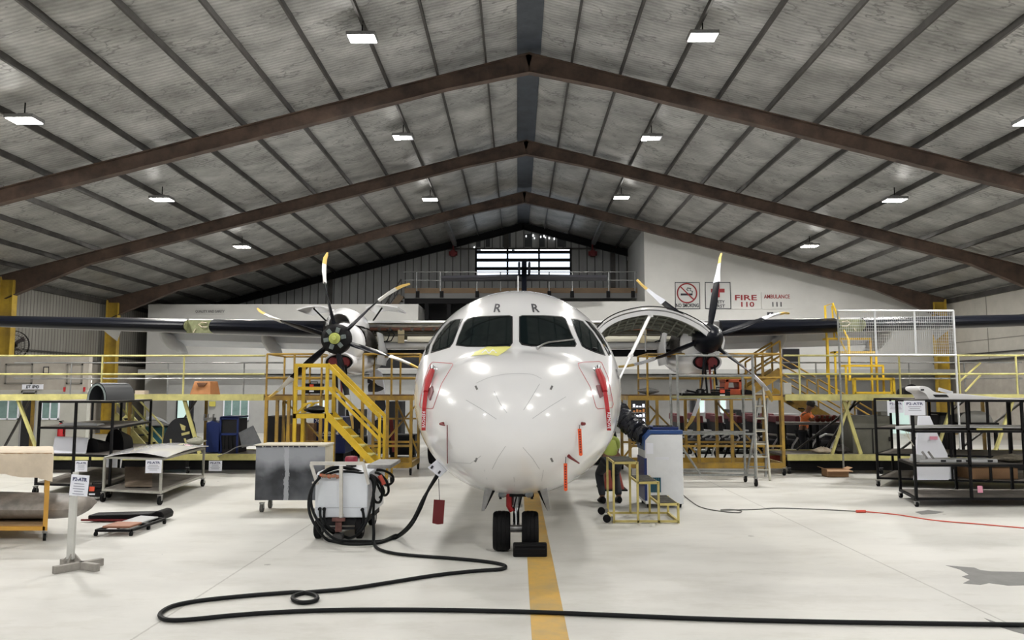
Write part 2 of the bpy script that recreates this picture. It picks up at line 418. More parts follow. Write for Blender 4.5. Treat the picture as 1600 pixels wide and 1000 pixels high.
# window_1: louvred daylight opening
t = thing('window_1', 'wide three-row window glowing white in the far gable', 'window', ((WX0+WX1)/2, YB, WZ0), kind='structure')
b = MB(); 
for k in range(4):
    z = WZ0+(WZ1-WZ0)*[0, .31, .60, .87][k]; b.bb(WX0, WX1, YB-.12, YB+.02, z-.09, z+.07)
for q in (0, .333, .666, 1): x = WX0+(WX1-WX0)*q; b.bb(x-.05, x+.05, YB-.1, YB+.02, WZ0, WZ1)
b.build('window_frame', M_black, t)
b = MB(); b.bb(WX0, WX1, YB+.04, YB+.06, WZ0, WZ0+(WZ1-WZ0)*.87); b.build('pane', M_day, t)
b = MB(); b.bb(WX0+.9*0+.3, WX0+1.9, YB+.04, YB+.06, WZ0+(WZ1-WZ0)*.9, WZ1); b.bb(WX0+2.05, WX1, YB+.04, YB+.06, WZ0+(WZ1-WZ0)*.9, WZ1); b.build('gap', M_dayhot, t)
# gable framing: end rafters, darker sheets, posts
b = MB()
for sg, xe in ((-1, XL), (1, XR)):
    a = Vector((RX, YB-.15, RZ)); e = Vector((xe, YB-.15, roofz(xe))); u = Vector((sg*SL, 0, 1)).normalized(); ibeam(b, a, e, .35, .18, u)
b.build('trim_3', M_black)['kind'] = 'structure'
b = MB()
for px, ya, yb in ((513, 432, 476), (791, 360, 388), (945+15, 395, 450), (985, 408, 470)):
    b.bb(X(px, YB)-.12, X(px, YB)+.12, YB-.12, YB-.01, Z(yb, YB), Z(ya, YB))
b.bb(X(530, YB), X(985, YB), YB-.1, YB-.02, Z(389, YB)-.04, Z(389, YB)+.04)
o = b.build('trim_4', M_purlin); o['kind'] = 'structure'
b = MB()
for px0, px1, ya, yb in ((743, 750, 368, 386), (758, 765, 368, 386), (785, 798, 358, 386), (820, 832, 366, 386), (843, 852, 366, 386), (872, 886, 368, 386)):
    b.bb(X(px0, YB), X(px1, YB), YB-.03, YB-.01, Z(yb, YB), Z(ya, YB))
o = b.build('trim_5', mat('dark_sheet', (.05, .055, .06), .5)); o['kind'] = 'structure'
b = MB()
rn = random.Random(9)
for px, py in [(747,369),(745,373),(761,372),(799,357),(798,362),(822,369),(833,368),(835,372),(845,370),(850,369),(852,371),(858,372),(866,373),(867,369),(874,369),(880,368),(883,370),(746,389),(752,390),(741,387)]:
    p = P(px, py, YB-.05); b.box(p, (.05, .02, .05+rn.uniform(0, .06)))
o = b.build('trim_6', M_dayhot); o['kind'] = 'structure'
# ridge braces near the gable
b = MB()
for px0, py0, px1, py1 in ((693, 338, 711, 382), (945, 340, 927, 380)):
    b.bar(P(px0, py0, 34.5), P(px1, py1, YB-.3), .2, .2)
o = b.build('trim_7', M_purlin_lt); o['kind'] = 'structure'

# ---- right sign wall (full height), face at y=35
YW = 35.0
xa, xb = X(1010, YW), XR
zw = Z(583, YW)
b = MB(); b.prism([(xa, YW, 0), (xb, YW, 0), (xb, YW, roofz(xb)+.1), (xa, YW, roofz(xa)+.1)], (0, .2, 0)); b.bb(xa, xa+.2, YW+.2, YB, 0, roofz(xa))
b.bb(X(870, YW), xa-.001, YW, YW+.2, 0, Z(471, YW))
struct('wall_right_inner', b, M_white, label='tall white inner wall carrying the safety signs', cat='wall')
# ---- left office block
xl0, xl1 = X(226, 36), X(652, 36)
b = MB(); b.bb(xl0, xl1, 36, 36.2, 0, Z(475, 36)); b.bb(xl0, xl0+.2, 36.2, YB, 0, Z(475, 36)-.12); b.bb(xl1-.2, xl1, 36.2, YB, 0, Z(475, 36)-.12); b.bb(xl0, xl1, 36.2, YB, Z(475, 36)-.12, Z(475, 36))
struct('wall_left_inner', b, M_white, label='low white inner office wall on the left', cat='wall')
# fascia ledges and grey lower storey in front of both
for nm, x0, x1, y, lab in (('trim_8', X(214, 33.6), X(655, 33.6), 33.6, 'left'), ('trim_9', X(960, 33.2), XR, 33.2, 'right')):
    b = MB(); b.bb(x0, x1, y, 36 if 'left' == lab else 35, Z(584, y), Z(577, y)); o = b.build(nm, M_white2); o['kind'] = 'structure'
b = MB(); b.bb(X(262, 34), X(655, 34), 34, 34.2, 0, Z(586, 34)); struct('wall_left_lower', b, M_white2, label='pale grey lower office front on the left', cat='wall')
b = MB(); b.bb(X(955, 34), XR-.1, 34, 34.2, 0, Z(586, 34)); struct('wall_right_lower', b, mat('grey_lower', (.26, .26, .255), .5, 0, .6, .2), label='grey lower office front on the right', cat='wall')
# signs
def text_mesh(body, size, font_scale_x=1.0, bold=False, shear=0, align='CENTER', extr=0.0):
    cu = bpy.data.curves.new('txt', 'FONT'); cu.body = body; cu.size = size; cu.align_x = align; cu.align_y = 'CENTER'; cu.shear = shear
    cu.extrude = extr; cu.offset = size*.018 if bold else 0; cu.resolution_u = 2
    o = bpy.data.objects.new('txt', cu); C.objects.link(o)
    dg = bpy.context.evaluated_depsgraph_get(); me = bpy.data.meshes.new_from_object(o.evaluated_get(dg))
    bpy.data.objects.remove(o); bpy.data.curves.remove(cu)
    for v_ in me.vertices: v_.co.x *= font_scale_x
    return me
def text_on(name, body, size, center, m, parent=None, right=(1,0,0), up=(0,0,1), bold=False, sx_=1.0, shear=0, fit=None):
    me = text_mesh(body, size, sx_, bold, shear, extr=.002)
    if fit:
        w_ = max(v_.co.x for v_ in me.vertices)-min(v_.co.x for v_ in me.vertices)
        for v_ in me.vertices: v_.co.x *= fit/w_
    r_ = Vector(right).normalized(); u_ = Vector(up).normalized(); n_ = r_.cross(u_)
    off = Vector(rootloc(parent)) if parent is not None else Vector(center)
    for v_ in me.vertices:
        p = r_*v_.co.x+u_*v_.co.y+n_*v_.co.z+Vector(center); v_.co = p-off
    me.materials.clear(); me.materials.append(m); me.name = name
    o = bpy.data.objects.new(name, me); C.objects.link(o)
    if parent is not None: o.parent = parent
    else: o.location = off
    return o
M_signback = mat('sign_grey_white', (.56, .57, .56), .45)
def sign(name, px0, px1, py0, py1, D, label, m=None, border=True):
    x0, x1 = X(px0, D), X(px1, D); p0, p1 = P(px0, py1, D), P(px1, py0, D)
    t = thing(name, label, 'sign', ((p0.x+p1.x)/2, D, p0.z))
    b = MB(); b.bb(p0.x, p1.x, D-.03, D, p0.z, p1.z); b.build('panel', m or M_signback, t)
    if border:
        b = MB(); q = .03
        b.bb(p0.x, p1.x, D-.035, D-.03, p0.z, p0.z+q); b.bb(p0.x, p1.x, D-.035, D-.03, p1.z-q, p1.z)
        b.bb(p0.x, p0.x+q, D-.035, D-.03, p0.z, p1.z); b.bb(p1.x-q, p1.x, D-.035, D-.03, p0.z, p1.z); b.build('border', M_ink, t)
    return t
DS = YW-.005; DT = YW-.05
t = sign('no_smoking_sign', 1055, 1093, 441, 483, DS, 'square NO SMOKING sign with crossed cigarette on the white wall')
c0 = P(1073.5, 458, DT); r0 = .44
b = MB(); b.tube([c0+Vector((math.cos(a)*r0, 0, math.sin(a)*r0)) for a in [2*PI*k/32 for k in range(32)]], .03, 6, closed=True)
b.bar(c0+Vector((-.31, -.01, .31)), c0+Vector((.31, -.01, -.31)), .02, .05, up=(1,0,1)); b.build('prohibition_ring', M_inkred, t, True)
b = MB(); b.box(c0+Vector((-.02, 0, -.06)), (.54, .01, .09)); b.tube([c0+Vector(q) for q in ((.22,0,.0),(.26,0,.08),(.14,0,.12),(.18,0,.22),(.02,0,.24),(-.02,0,.16),(.06,0,.12))], .018, 5); b.build('cigarette', M_ink, t)
text_on('lettering', 'NO SMOKING', .24, P(1074, 477.5, DT), M_ink, t, bold=True, fit=1.04)
t = sign('safety_sign', 1102, 1141, 441, 483, DS, 'square SAFETY FIRST sign with red cross on the white wall')
c0 = P(1121.5, 454, DT); b = MB(); b.box(c0, (.62, .012, .17)); b.box(c0+Vector((0, -.002, 0)), (.17, .012, .62)); b.build('red_cross', M_inkred, t)
text_on('lettering', 'SAFETY', .2, P(1121.5, 472, DT), M_ink, t, bold=True, fit=.62); text_on('lettering', 'FIRST', .2, P(1124, 478.5, DT), M_ink, t, bold=True, fit=.5)
t = sign('fire_number_sign', 1143, 1188, 457, 483, DS, 'pale sign reading FIRE 110 in red on the white wall', M_white, False)
text_on('lettering', 'FIRE', .34, P(1165, 465.5, DT), M_inkred, t, bold=True, fit=1.0); text_on('lettering', '110', .32, P(1167, 476, DT), M_inkred, t, bold=True, fit=.6)
t = sign('ambulance_number_sign', 1190, 1238, 457, 483, DS, 'pale sign reading AMBULANCE 111 in red on the white wall', M_white, False)
text_on('lettering', 'AMBULANCE', .25, P(1214, 463.7, DT), M_inkred, t, bold=True, fit=1.18); text_on('lettering', '111', .30, P(1214, 476, DT), M_ink, t, bold=True, fit=.42)
t = sign('wall_lettering', 304, 352, 482, 491, 35.99, 'QUALITY AND SAFETY lettering on the left white office wall', M_white, False)
text_on('lettering', 'QUALITY AND SAFETY', .17, P(328, 486.8, 35.93), M_ink, t, fit=1.38)
t = sign('small_cross_sign', 1199, 1208, 488, 495, DS, 'small black sign with white cross below the ambulance number', M_ink, False)
c0 = P(1203.5, 491.5, DT); b = MB(); b.box(c0, (.13, .01, .045)); b.box(c0, (.045, .011, .13)); b.build('white_cross', M_paper, t)

# ---- mezzanine at the far end
YM = 37.2
t = thing('mezzanine_gantry', 'brown and grey raised gantry with thin railing across the far end', 'gantry', (2.6, YM, 0))
mx0, mx1 = X(630, YM), X(1013, YM)
zt_, zm_, zb_ = Z(450, YM), Z(458, YM), Z(466, YM)
b = MB(); b.bb(mx0, mx1-.3, YM, YM+.12, zm_, zt_); b.build('fascia', mat('brown_beam', (.20, .13, .07), .6, 0, 1, .3), t)
b = MB(); b.bb(mx0, mx1-.3, YM+.02, YM+.1, zb_, zm_-.0); b.bb(mx0, mx1-.3, YM+.1, YB-.2, zm_-.1, zm_); b.build('deck', mat('grey_beam', (.17, .17, .17), .6), t)
b = MB(); b.bb(mx0, X(872, YM), YM+.05, YM+.4, Z(474, YM), zb_)
for px in (634, 665, 700, 850): b.bb(X(px, YM)-.1, X(px, YM)+.1, YM+.1, YM+.3, 0, zb_)
b.build('support_beam', M_black, t)
b = MB()
for py in (438, 445-20): b.tube([P(630, py, YM+.05), P(1005, py, YM+.05)], .022, 6)
for px in (651, 688, 745, 782, 858, 894, 951, 992): b.tube([P(px, 425, YM), P(px, 455, YM)], .03, 6)
b.build('railing', M_purlin_lt, t)
b = MB()
for px in (651, 689, 745, 859, 895, 952, 991): b.bb(X(px, YM)-.09, X(px, YM)+.09, YM-.06, YM, Z(465, YM), Z(455, YM))
b.build('bracket', M_black, t)
# stair to gantry
t = thing('gantry_stair', 'dim steel stair climbing to the far gantry at its left end', 'stair', (X(614, 37), 37, 0))
b = MB(); b.bar(P(592, 508, 36.9), P(627, 462, 36.9), .08, .3); b.bar(P(592, 508, 37.8), P(627, 462, 37.8), .08, .3)
for k in range(9):
    q = k/8; p = P(594+31*q, 506-43*q, 37); b.box(p+Vector((0, .45, 0)), (.3, .85, .04))
b.build('stringer', mat('dim_brown', (.14, .10, .06), .6), t)
b = MB(); b.tube([P(598, 482, 37), P(627, 436, 37)], .03, 6); b.tube([P(598, 492, 37), P(627, 448, 37)], .02, 6)
for q in (0, .33, .66, 1): b.tube([P(596+31*q, 508-46*q, 37), P(596+31*q, 482-46*q, 37)], .025, 6)
b.build('handrail', M_purlin, t)
# rolled-up fabric lamps on gable (two red winches)
for px, lab in ((708, 'left'), (926, 'right')):
    b = MB(); p = P(px, 396, YB-.5); b.box(p, (.24, .3, .3)); b.cyl(p+Vector((-.22, 0, 0)), p+Vector((.22, 0, 0)), .12, n=10); b.box(p+Vector((0, .25, .35)), (.06, .5, .9))
    tag(b.build('hoist', M_darkred), 'dark red chain hoist hanging at the far gable, %s of the window' % lab, 'hoist')
# black sheet painted as the shade in the room under the mezzanine
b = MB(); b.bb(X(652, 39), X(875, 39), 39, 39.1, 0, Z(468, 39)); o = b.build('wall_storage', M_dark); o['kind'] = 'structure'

# ================================================================ lamps
def roof_point(px, py, drop):
    r = ray(px, py); best = None
    for D in [k*.02 for k in range(100, 2100)]:
        p = Vector((0, 0, CAM_Z))+r*(D/r.y)
        if p.z >= roofz(p.x)-drop: return p
    return p
LAMPS = [(566, 59, 'third from the left, near the top'), (1098, 57, 'high on the right of the ridge'), (38, 187, 'at the far left edge'), (1612, 190, 'at the far right edge'),
         (630, 214, 'with one lit lens, left of the ridge'), (1018, 215, 'with one lit lens, right of the ridge'), (253, 311, 'over the left wing'), (672, 311, 'left of the ridge before the far frame'),
         (971, 308, 'right of the ridge before the far frame'), (1398, 312, 'over the right wing'), (378, 385, 'lowest on the left, over the left propeller'), (1265, 384, 'lowest on the right, above the sign wall')]
def flood(p, label, lit=3, power=None, tilt=0, wid=.62):
    t = thing('flood_light', 'bright flood light under the roof, '+label, 'flood light', p, 'roof flood lights')
    b = MB(); b.bb(p.x-wid/2, p.x+wid/2, p.y-.21, p.y+.21, p.z-.02, p.z+.06)
    b.bb(p.x-.1, p.x+.1, p.y-.08, p.y+.08, p.z+.06, p.z+.12); b.build('housing', M_lamphouse, t, bevel=.008)
    b = MB(); b.tube([p+Vector((0, 0, .1)), (p.x, p.y, roofz(p.x)+.03)], .015, 6); b.build('bracket', M_black, t)
    for k in range(3):
        xk = p.x+(k-1)*wid*.31
        if lit == 3 or k == (0 if lit == 1 else 0):
            b = MB(); b.bb(xk-wid*.14, xk+wid*.14, p.y-.19, p.y+.19, p.z-.032, p.z-.021); b.build('lens', M_lit, t)
        else:
            b = MB(); b.bb(xk-wid*.14, xk+wid*.14, p.y-.19, p.y+.19, p.z-.032, p.z-.021); b.build('lens', M_paper, t)
    ld = bpy.data.lights.new('flood', 'AREA'); ld.shape = 'RECTANGLE'; ld.size = wid; ld.size_y = .25; ld.energy = power or LAMP_W; ld.color = (1, .97, .92)
    lo = bpy.data.objects.new('flood_beam', ld); C.objects.link(lo); lo.parent = t; lo.location = (0, 0, -.05)
    pl = bpy.data.lights.new('spill', 'POINT'); pl.energy = (power or LAMP_W)*.045; pl.shadow_soft_size = .12; pl.color = (1, .97, .92)
    po = bpy.data.objects.new('lamp_spill', pl); C.objects.link(po); po.parent = t; po.location = (0, -.02, -.16)
    return t
for px, py, lab in LAMPS:
    near = py < 100
    one = 'one lit' in lab
    flood(roof_point(px, py, .35), lab, 1 if one else 3, LAMP_W*(.5 if one else 1)*(1.0 if py < 200 else .65 if py < 250 else .72 if py < 350 else .85), wid=.62)
# rows over and behind the viewpoint, same lamps
for y in (12.4, 5.4, -1.6):
    for x in (-12.2, -3.9, 4.3, 12.6):
        if y > 12 and abs(x) < 5: continue
        flood(Vector((x, y, roofz(x)-.35)), 'in a row nearer than the picture shows', 3, LAMP_W*(1.35 if y < 0 else .95))
# two small bulbs on the ridge
for px, py, D in ((838, 96, 20.5), (818, 342, 40)):
    p = P(px, py, D); t = thing('ridge_lamp', 'small round white lamp hanging at the ridge, %s' % ('nearer one' if D < 30 else 'far one at the gable'), 'lamp', p)
    b = MB(); b.lathe([(.02, .1), (.14, 0), (.14, -.03), (.02, -.035)], p, (0, 0, 1), 16); b.build('shade', M_lamphouse, t, True)
    b = MB(); b.lathe([(.01, -.09), (.08, -.07), (.11, -.036)], p, (0, 0, 1), 14); b.build('bulb', mat('bulb', (1, 1, 1), .3, emit=5), t, True)
    b = MB(); b.tube([p+Vector((0, 0, .1)), (p.x, p.y, RZ)], .01, 6); b.build('stem', M_black, t)
# ================================================================ aircraft
AX0, AY0, AYAW = -0.03, 8.15, .0125
def A(xl, t, z): return Vector((AX0+xl+AYAW*t, AY0+t-AYAW*xl, z))
plane = thing('airliner', 'white twin-propeller airliner facing the viewer in the middle of the hangar', 'airplane', (AX0, AY0, 0))
ST = [  # t, half width, ztop, zbot, zmid(widest)
 (0.00, .02, 1.47, 1.43, 1.45), (.04, .25, 1.68, 1.225, 1.45), (.14, .46, 1.88, 1.07, 1.47), (.32, .68, 2.04, .915, 1.50), (.60, .90, 2.185, .775, 1.55),
 (.95, 1.085, 2.30, .67, 1.62), (1.32, 1.215, 2.395, .60, 1.69), (1.58, 1.28, 2.64, .57, 1.74), (1.86, 1.34, 2.90, .545, 1.79), (2.3, 1.40, 3.13, .525, 1.85), (2.9, 1.43, 3.30, .51, 1.9),
 (3.7, 1.4325, 3.39, .51, 1.93), (5, 1.4325, 3.42, .51, 1.95), (9, 1.4325, 3.42, .51, 1.95), (14, 1.4325, 3.42, .51, 1.95), (17, 1.43, 3.42, .55, 1.97),
 (20, 1.2, 3.42, 1.05, 2.2), (23, .8, 3.40, 1.8, 2.6), (26, .3, 3.3, 2.6, 2.95), (27, .05, 3.1, 2.95, 3.0)]
def crom(p0, p1, p2, p3, q):
    return [.5*((2*b_)+(-a_+c_)*q+(2*a_-5*b_+4*c_-d_)*q*q+(-a_+3*b_-3*c_+d_)*q**3) for a_, b_, c_, d_ in zip(p0, p1, p2, p3)]
def stations():
    out = []
    for i in range(len(ST)-1):
        p = [ST[max(i-1, 0)], ST[i], ST[i+1], ST[min(i+2, len(ST)-1)]]
        n = 6 if i < 11 else 3
        for k in range(n): out.append(crom(*p, k/n))
    out.append(ST[-1]); return out
NS = 96
rows = []
for t_, w_, zt_, zb_, zm_ in stations():
    r = []
    for k in range(NS):
        a = 2*PI*k/NS; ca, sa = math.cos(a), math.sin(a)
        e = 2/2.06
        x = w_*abs(ca)**e*(1 if ca > 0 else -1)
        hh = (zt_-zm_) if sa > 0 else (zm_-zb_)
        z = zm_+hh*abs(sa)**e*(1 if sa > 0 else -1)
        r.append(A(x, t_, z))
    rows.append(r)
b = MB(); b.grid(rows, True); b.f.append(list(range(NS))); b.f.append(list(range(len(b.v)-NS, len(b.v))))
fus = b.build('fuselage', M_aircraft, plane, 60)
_bv = [fus.data.vertices[i].co+plane.location for i in range(len(fus.data.vertices))]
BVH = BVHTree.FromPolygons(_bv, [list(p.vertices) for p in fus.data.polygons])
def hit(px, py, off=0.0):
    o = Vector((0, 0, CAM_Z)); d = ray(px, py).normalized(); h = BVH.ray_cast(o, d)
    if h[0] is None:
        # slide towards the body centre until the ray meets the skin
        cx, cy = 809, 610
        for k in range(1, 60):
            q = k*.01; x = px+(cx-px)*q; y = py+(cy-py)*q; h = BVH.ray_cast(o, ray(x, y).normalized())
            if h[0] is not None: break
        if h[0] is None: return None, None
    n = h[1]; n = n if n.dot(d) < 0 else -n
    return h[0]+n*off, n
def skin_patch(name, polys, m, off=.006, depth=.012, parent=plane, step=4.0, smooth=True):
    """polygons in picture coordinates laid on the fuselage skin as a thin pane"""
    bm = bmesh.new()
    for poly in polys:
        vs_ = [bm.verts.new((x, y, 0)) for x, y in poly]
        if len(vs_) >= 3: bm.faces.new(vs_)
    xs = [p[0] for q in polys for p in q]; ys = [p[1] for q in polys for p in q]
    x = math.floor(min(xs)/step)*step+step
    while x < max(xs):
        bmesh.ops.bisect_plane(bm, geom=bm.verts[:]+bm.edges[:]+bm.faces[:], plane_co=(x, 0, 0), plane_no=(1, 0, 0)); x += step
    y = math.floor(min(ys)/step)*step+step
    while y < max(ys):
        bmesh.ops.bisect_plane(bm, geom=bm.verts[:]+bm.edges[:]+bm.faces[:], plane_co=(0, y, 0), plane_no=(0, 1, 0)); y += step
    ns = {}
    for v_ in bm.verts:
        h, n = hit(v_.co.x, v_.co.y, off); v_.co = h-Vector(rootloc(parent)); ns[v_] = n
    if depth:
        be = [e for e in bm.edges if e.is_boundary]
        r_ = bmesh.ops.extrude_edge_only(bm, edges=be); nv = [g for g in r_['geom'] if isinstance(g, bmesh.types.BMVert)]
        for g in nv:
            src = min(((g.co-s_.co).length, i) for i, s_ in enumerate(ns) )
            g.co -= list(ns.values())[src[1]]*depth
    me = bpy.data.meshes.new(name); bm.to_mesh(me); bm.free(); me.materials.append(m)
    if smooth: smooth_by_angle(me, 40)
    o = bpy.data.objects.new(name, me); C.objects.link(o); o.parent = parent
    return o
def shrink(poly, d):
    cx = sum(p[0] for p in poly)/len(poly); cy = sum(p[1] for p in poly)/len(poly); out = []
    n = len(poly)
    for i in range(n):
        p = Vector(poly[i]); a = (Vector(poly[i-1])-p).normalized(); c_ = (Vector(poly[(i+1) % n])-p).normalized()
        bi = (a+c_); s_ = abs(a.x*c_.y-a.y*c_.x)
        if bi.length < .05 or s_ < .15:
            q = (Vector((cx, cy))-p).normalized()*d
        else: q = bi/s_*d
        out.append((p.x+q.x, p.y+q.y))
    return out
WINS = [
 ('left', [(712, 540), (716, 527), (725, 504), (731, 497.5), (740, 495), (760, 494), (796, 493), (801, 495), (801, 536), (797, 541.5), (770, 542), (730, 542)]),
 ('right', [(811, 495), (816, 493), (850, 493), (878, 494.5), (884, 498), (893, 522), (901, 538), (899, 542), (870, 542), (830, 541.5), (815, 539), (811, 534)]),
 ('l2', [(673, 552), (676, 540), (684, 524), (695, 510), (704, 502), (712, 499), (723, 498.5), (716, 515), (708, 536), (703, 543), (690, 547)]),
 ('r2', [(891, 497.5), (902, 499), (911, 502), (926, 519), (938, 538), (946, 556), (930, 551), (915, 545), (909, 541), (900, 520)]),
 ('l3', [(663, 556), (667, 542), (677, 522), (688, 509), (698, 502), (691, 509), (680, 524), (672, 539), (669, 553)]),
 ('r3', [(914, 501), (922, 504), (936, 520), (946, 536), (955, 555), (951, 556), (942, 539), (930, 520)]),
]
for nm, pl in WINS:
    if nm in ('l3', 'r3'):
        skin_patch('windshield_pane', [pl], M_glass, .006, .012, step=3); continue
    s_ = skin_patch('window_seal', [pl], M_seal, .006, .012)
    skin_patch('windshield_pane', [shrink(pl, 1.8)], M_glass, .012, .008)
# thin panel lines as narrow inlaid strips
M_seam = mat('skin_seam', (.42, .43, .45), .5); M_redline = mat('red_outline', (.45, .05, .07), .5)
def strip(pts, wd, m, name='seam', off=.0025, closed=False):
    polys = []; n = len(pts)
    for i in range(n if closed else n-1):
        a = Vector(pts[i]); c_ = Vector(pts[(i+1) % n]); d = (c_-a); 
        k = max(1, int(d.length/8)); nn = Vector((-d.y, d.x)).normalized()*wd/2
        for j in range(k):
            p = a+d*j/k; q = a+d*(j+1)/k
            polys.append([(p+nn)[:], (q+nn)[:], (q-nn)[:], (p-nn)[:]])
    return skin_patch(name, polys, m, off, 0, step=50)
def arc(pts, n=6):
    out = []; N = len(pts)
    for i in range(N-1):
        p = [pts[max(i-1, 0)], pts[i], pts[i+1], pts[min(i+2, N-1)]]
        out += [tuple(crom(*p, k/n)) for k in range(n)]
    return out+[pts[-1]]
strip(arc([(744, 599), (768, 589), (800, 584), (830, 585), (846, 592)]), .7, M_seam)
for ln in ([(772, 611), (781, 630), (792, 645)], [(843, 600), (830, 622), (818, 641)], [(728, 625), (752, 639), (776, 655)], [(884, 620), (858, 636), (832, 654)],
           [(790, 697), (778, 715), (769, 733)], [(817, 699), (832, 716), (843, 733)], [(757, 734), (761, 749)], [(849, 734), (846, 752)], [(803, 745), (804, 760)], [(702, 722), (735, 724), (752, 712)]):
    strip(ln, .8, M_seam)
# red outlined probe panels
PANL = [(676, 566), (706, 568), (708, 570), (690, 600), (677, 638), (674, 639), (657, 637), (656, 632), (664, 590), (672, 570)]
PANR = [(903, 568), (912, 566), (936, 565), (940, 567), (950, 590), (958, 632), (956, 637), (934, 639), (931, 636), (922, 605), (905, 575)]
for pl in (PANL, PANR): strip(pl, .9, M_redline, 'panel_outline', .003, True)
for px in (660, 951):
    for k in range(4): strip([(px-4, 618+k*2.7), (px+5, 618+k*2.7)], .9, mat('pale_red_print', (.6, .25, .27), .6), 'stencil', .003)
# small nose marks
for px, py, a in ((744.5, 606, 1), (861.5, 606, -1), (744, 718.5, -1), (862, 718.5, 1)):
    strip([(px-1.5*a, py-3), (px+1.5*a, py+3)], 3.2, mat('mark_grey', (.15, .15, .15), .5), 'stencil', .003)
strip([(962.5, 577), (966.5, 592)], 2.2, M_ink, 'livery_mark', .003)
# faint dirt patches on the chin
for pl in ([(680, 690), (700, 684), (708, 700), (695, 706)], [(722, 729), (735, 731), (740, 737), (728, 735)]):
    skin_patch('scuff', [pl], mat('scuff_grey', (.60, .60, .60), .5), .002, 0, step=8)
# the two letters R above the windscreen
def letterR(px, py, sh):
    me = text_mesh('R', 18.5, .92, True, 0); bm = bmesh.new(); bm.from_mesh(me)
    x = -9
    while x < 9:
        bmesh.ops.bisect_plane(bm, geom=bm.verts[:]+bm.edges[:]+bm.faces[:], plane_co=(x, 0, 0), plane_no=(1, 0, 0)); x += 2
    y = -8
    while y < 8:
        bmesh.ops.bisect_plane(bm, geom=bm.verts[:]+bm.edges[:]+bm.faces[:], plane_co=(0, y, 0), plane_no=(0, 1, 0)); y += 2
    for v_ in bm.verts:
        x_, y_ = v_.co.x, v_.co.y; h, n_ = hit(px+x_*1.12+sh*y_, py-y_, .005); v_.co = h-plane.location
    m2 = bpy.data.meshes.new('letter'); bm.to_mesh(m2); bm.free(); m2.materials.append(M_ink); bpy.data.meshes.remove(me)
    o = bpy.data.objects.new('letter', m2); C.objects.link(o); o.parent = plane; return o
letterR(777, 482.5, .22); letterR(836, 482.5, -.22)
# yellow tape star under left pane with white scribble
skin_patch('masking_tape', [[(736, 557), (741, 551), (757, 544), (762, 541), (765, 537), (769, 542), (790, 541.5), (799, 542), (790, 549), (778, 557), (762, 554)]], mat('yellow_tape', (.72, .70, .18), .5), .004, 0)
strip([(753, 552), (759, 547), (764, 553), (770, 547), (776, 552)], 1.5, M_paper, 'handwriting', .006)
# wipers
def wiper(pts, w_=.02):
    b = MB(); q = [hit(x, y, .03)[0] for x, y in pts]; b.tube(q, [.022]+[.012]*(len(q)-1), 6); return b
b = wiper([(839, 548), (848, 541), (857, 537.5), (875, 535.5), (897, 533)]); b.build('wiper', M_steel, plane, True)
b = wiper([(930, 549), (924, 546)]); b.build('wiper', M_black, plane)
# antenna spike on the crown
b = MB(); p = P(809.5, 457, 12.2); b.bar(p-Vector((0, 0, .1)), p+Vector((0, .0, .26)), .022, .14); b.build('antenna', M_aircraft, plane)
# static probes (dark red vanes)
def probe(px, py, dx, dy):
    b = MB(); h, n = hit(px, py, 0); h2, n2 = hit(px+dx, py+dy, 0); q = h2+n2*.07
    b.tube([h-n*.01, h+n*.04, q], [.022, .016, .008], 6); return b.build('probe', M_darkred, plane, True)
probe(693, 662, 10, 2); probe(909, 662, -3, -1).name = 'probe'; probe(888, 712, 10, 6)

# ---- nose gear
nd = 9.22
def W(px, py, D): return P(px, py, D)
t0 = nd
wh = []
for x0, x1 in ((771, 797.5), (815, 840.5)):
    xa_, xb_ = X(x0, nd), X(x1, nd); b = MB(); c0 = Vector(((xa_+xb_)/2, nd, .228)); hw = (xb_-xa_)/2
    prof = [(.09, -hw*.7), (.16, -hw*.9), (.20, -hw), (.217, -hw*.85), (.226, -hw*.55), (.222, -hw*.5), (.222, -hw*.46), (.228, -hw*.42), (.228, -hw*.06), (.223, -hw*.03), (.223, hw*.03), (.228, hw*.06), (.228, hw*.42), (.222, hw*.46), (.222, hw*.5), (.226, hw*.55), (.217, hw*.85), (.20, hw), (.16, hw*.9), (.09, hw*.7)]
    b.lathe(prof, c0, (1, 0, 0), 40); wo = b.build('nose_wheel', M_rubber, plane, True)
    b = MB(); b.lathe([(.03, -hw*.75), (.085, -hw*.8), (.1, -hw*.6), (.1, hw*.6), (.085, hw*.8), (.03, hw*.75)], c0, (1, 0, 0), 24); b.build('rim', M_steel, wo, True)
xc = X(806.5, nd)
b = MB(); b.cyl((xc, nd, .23), (xc, nd+.02, .52), .038, n=20); b.build('oleo_strut', M_chrome, plane, True)
b = MB(); b.cyl((xc, nd+.02, .50), (xc, nd+.05, .9), .062, n=20); b.cyl((xc, nd+.02, .5), (xc, nd+.02, .53), .075, n=20); b.cyl((xc, nd+.03, .68), (xc, nd+.03, .71), .08, n=20)
b.bar((xc-.14, nd, .235), (xc+.14, nd, .235), .05); b.cyl((xc-.09, nd-.03, .26), (xc+.09, nd-.03, .26), .04)
b.bar((xc, nd+.09, .5), (xc, nd+.2, .38), .05, .03); b.bar((xc, nd+.2, .38), (xc, nd+.05, .27), .05, .03)
b.bar((xc+.03, nd+.1, .55), (xc+.03, nd+.7, .8), .05, .04); b.build('gear_leg', M_steel, plane, True)
b = MB(); b.tube([(xc-.07, nd-.02, .80), (xc-.085, nd-.04, .66), (xc-.085, nd-.03, .52), (xc-.05, nd-.02, .46)], .034, 8); b.build('steering_pin', M_red, plane, True)
b = MB(); b.tube([(xc+.05, nd-.02, .78), (xc+.06, nd-.05, .62), (xc+.02, nd-.05, .45), (xc+.02, nd-.04, .33)], .009, 6); b.tube([(xc-.02, nd-.06, .8), (xc, nd-.08, .62), (xc-.03, nd-.06, .5)], .008, 6)
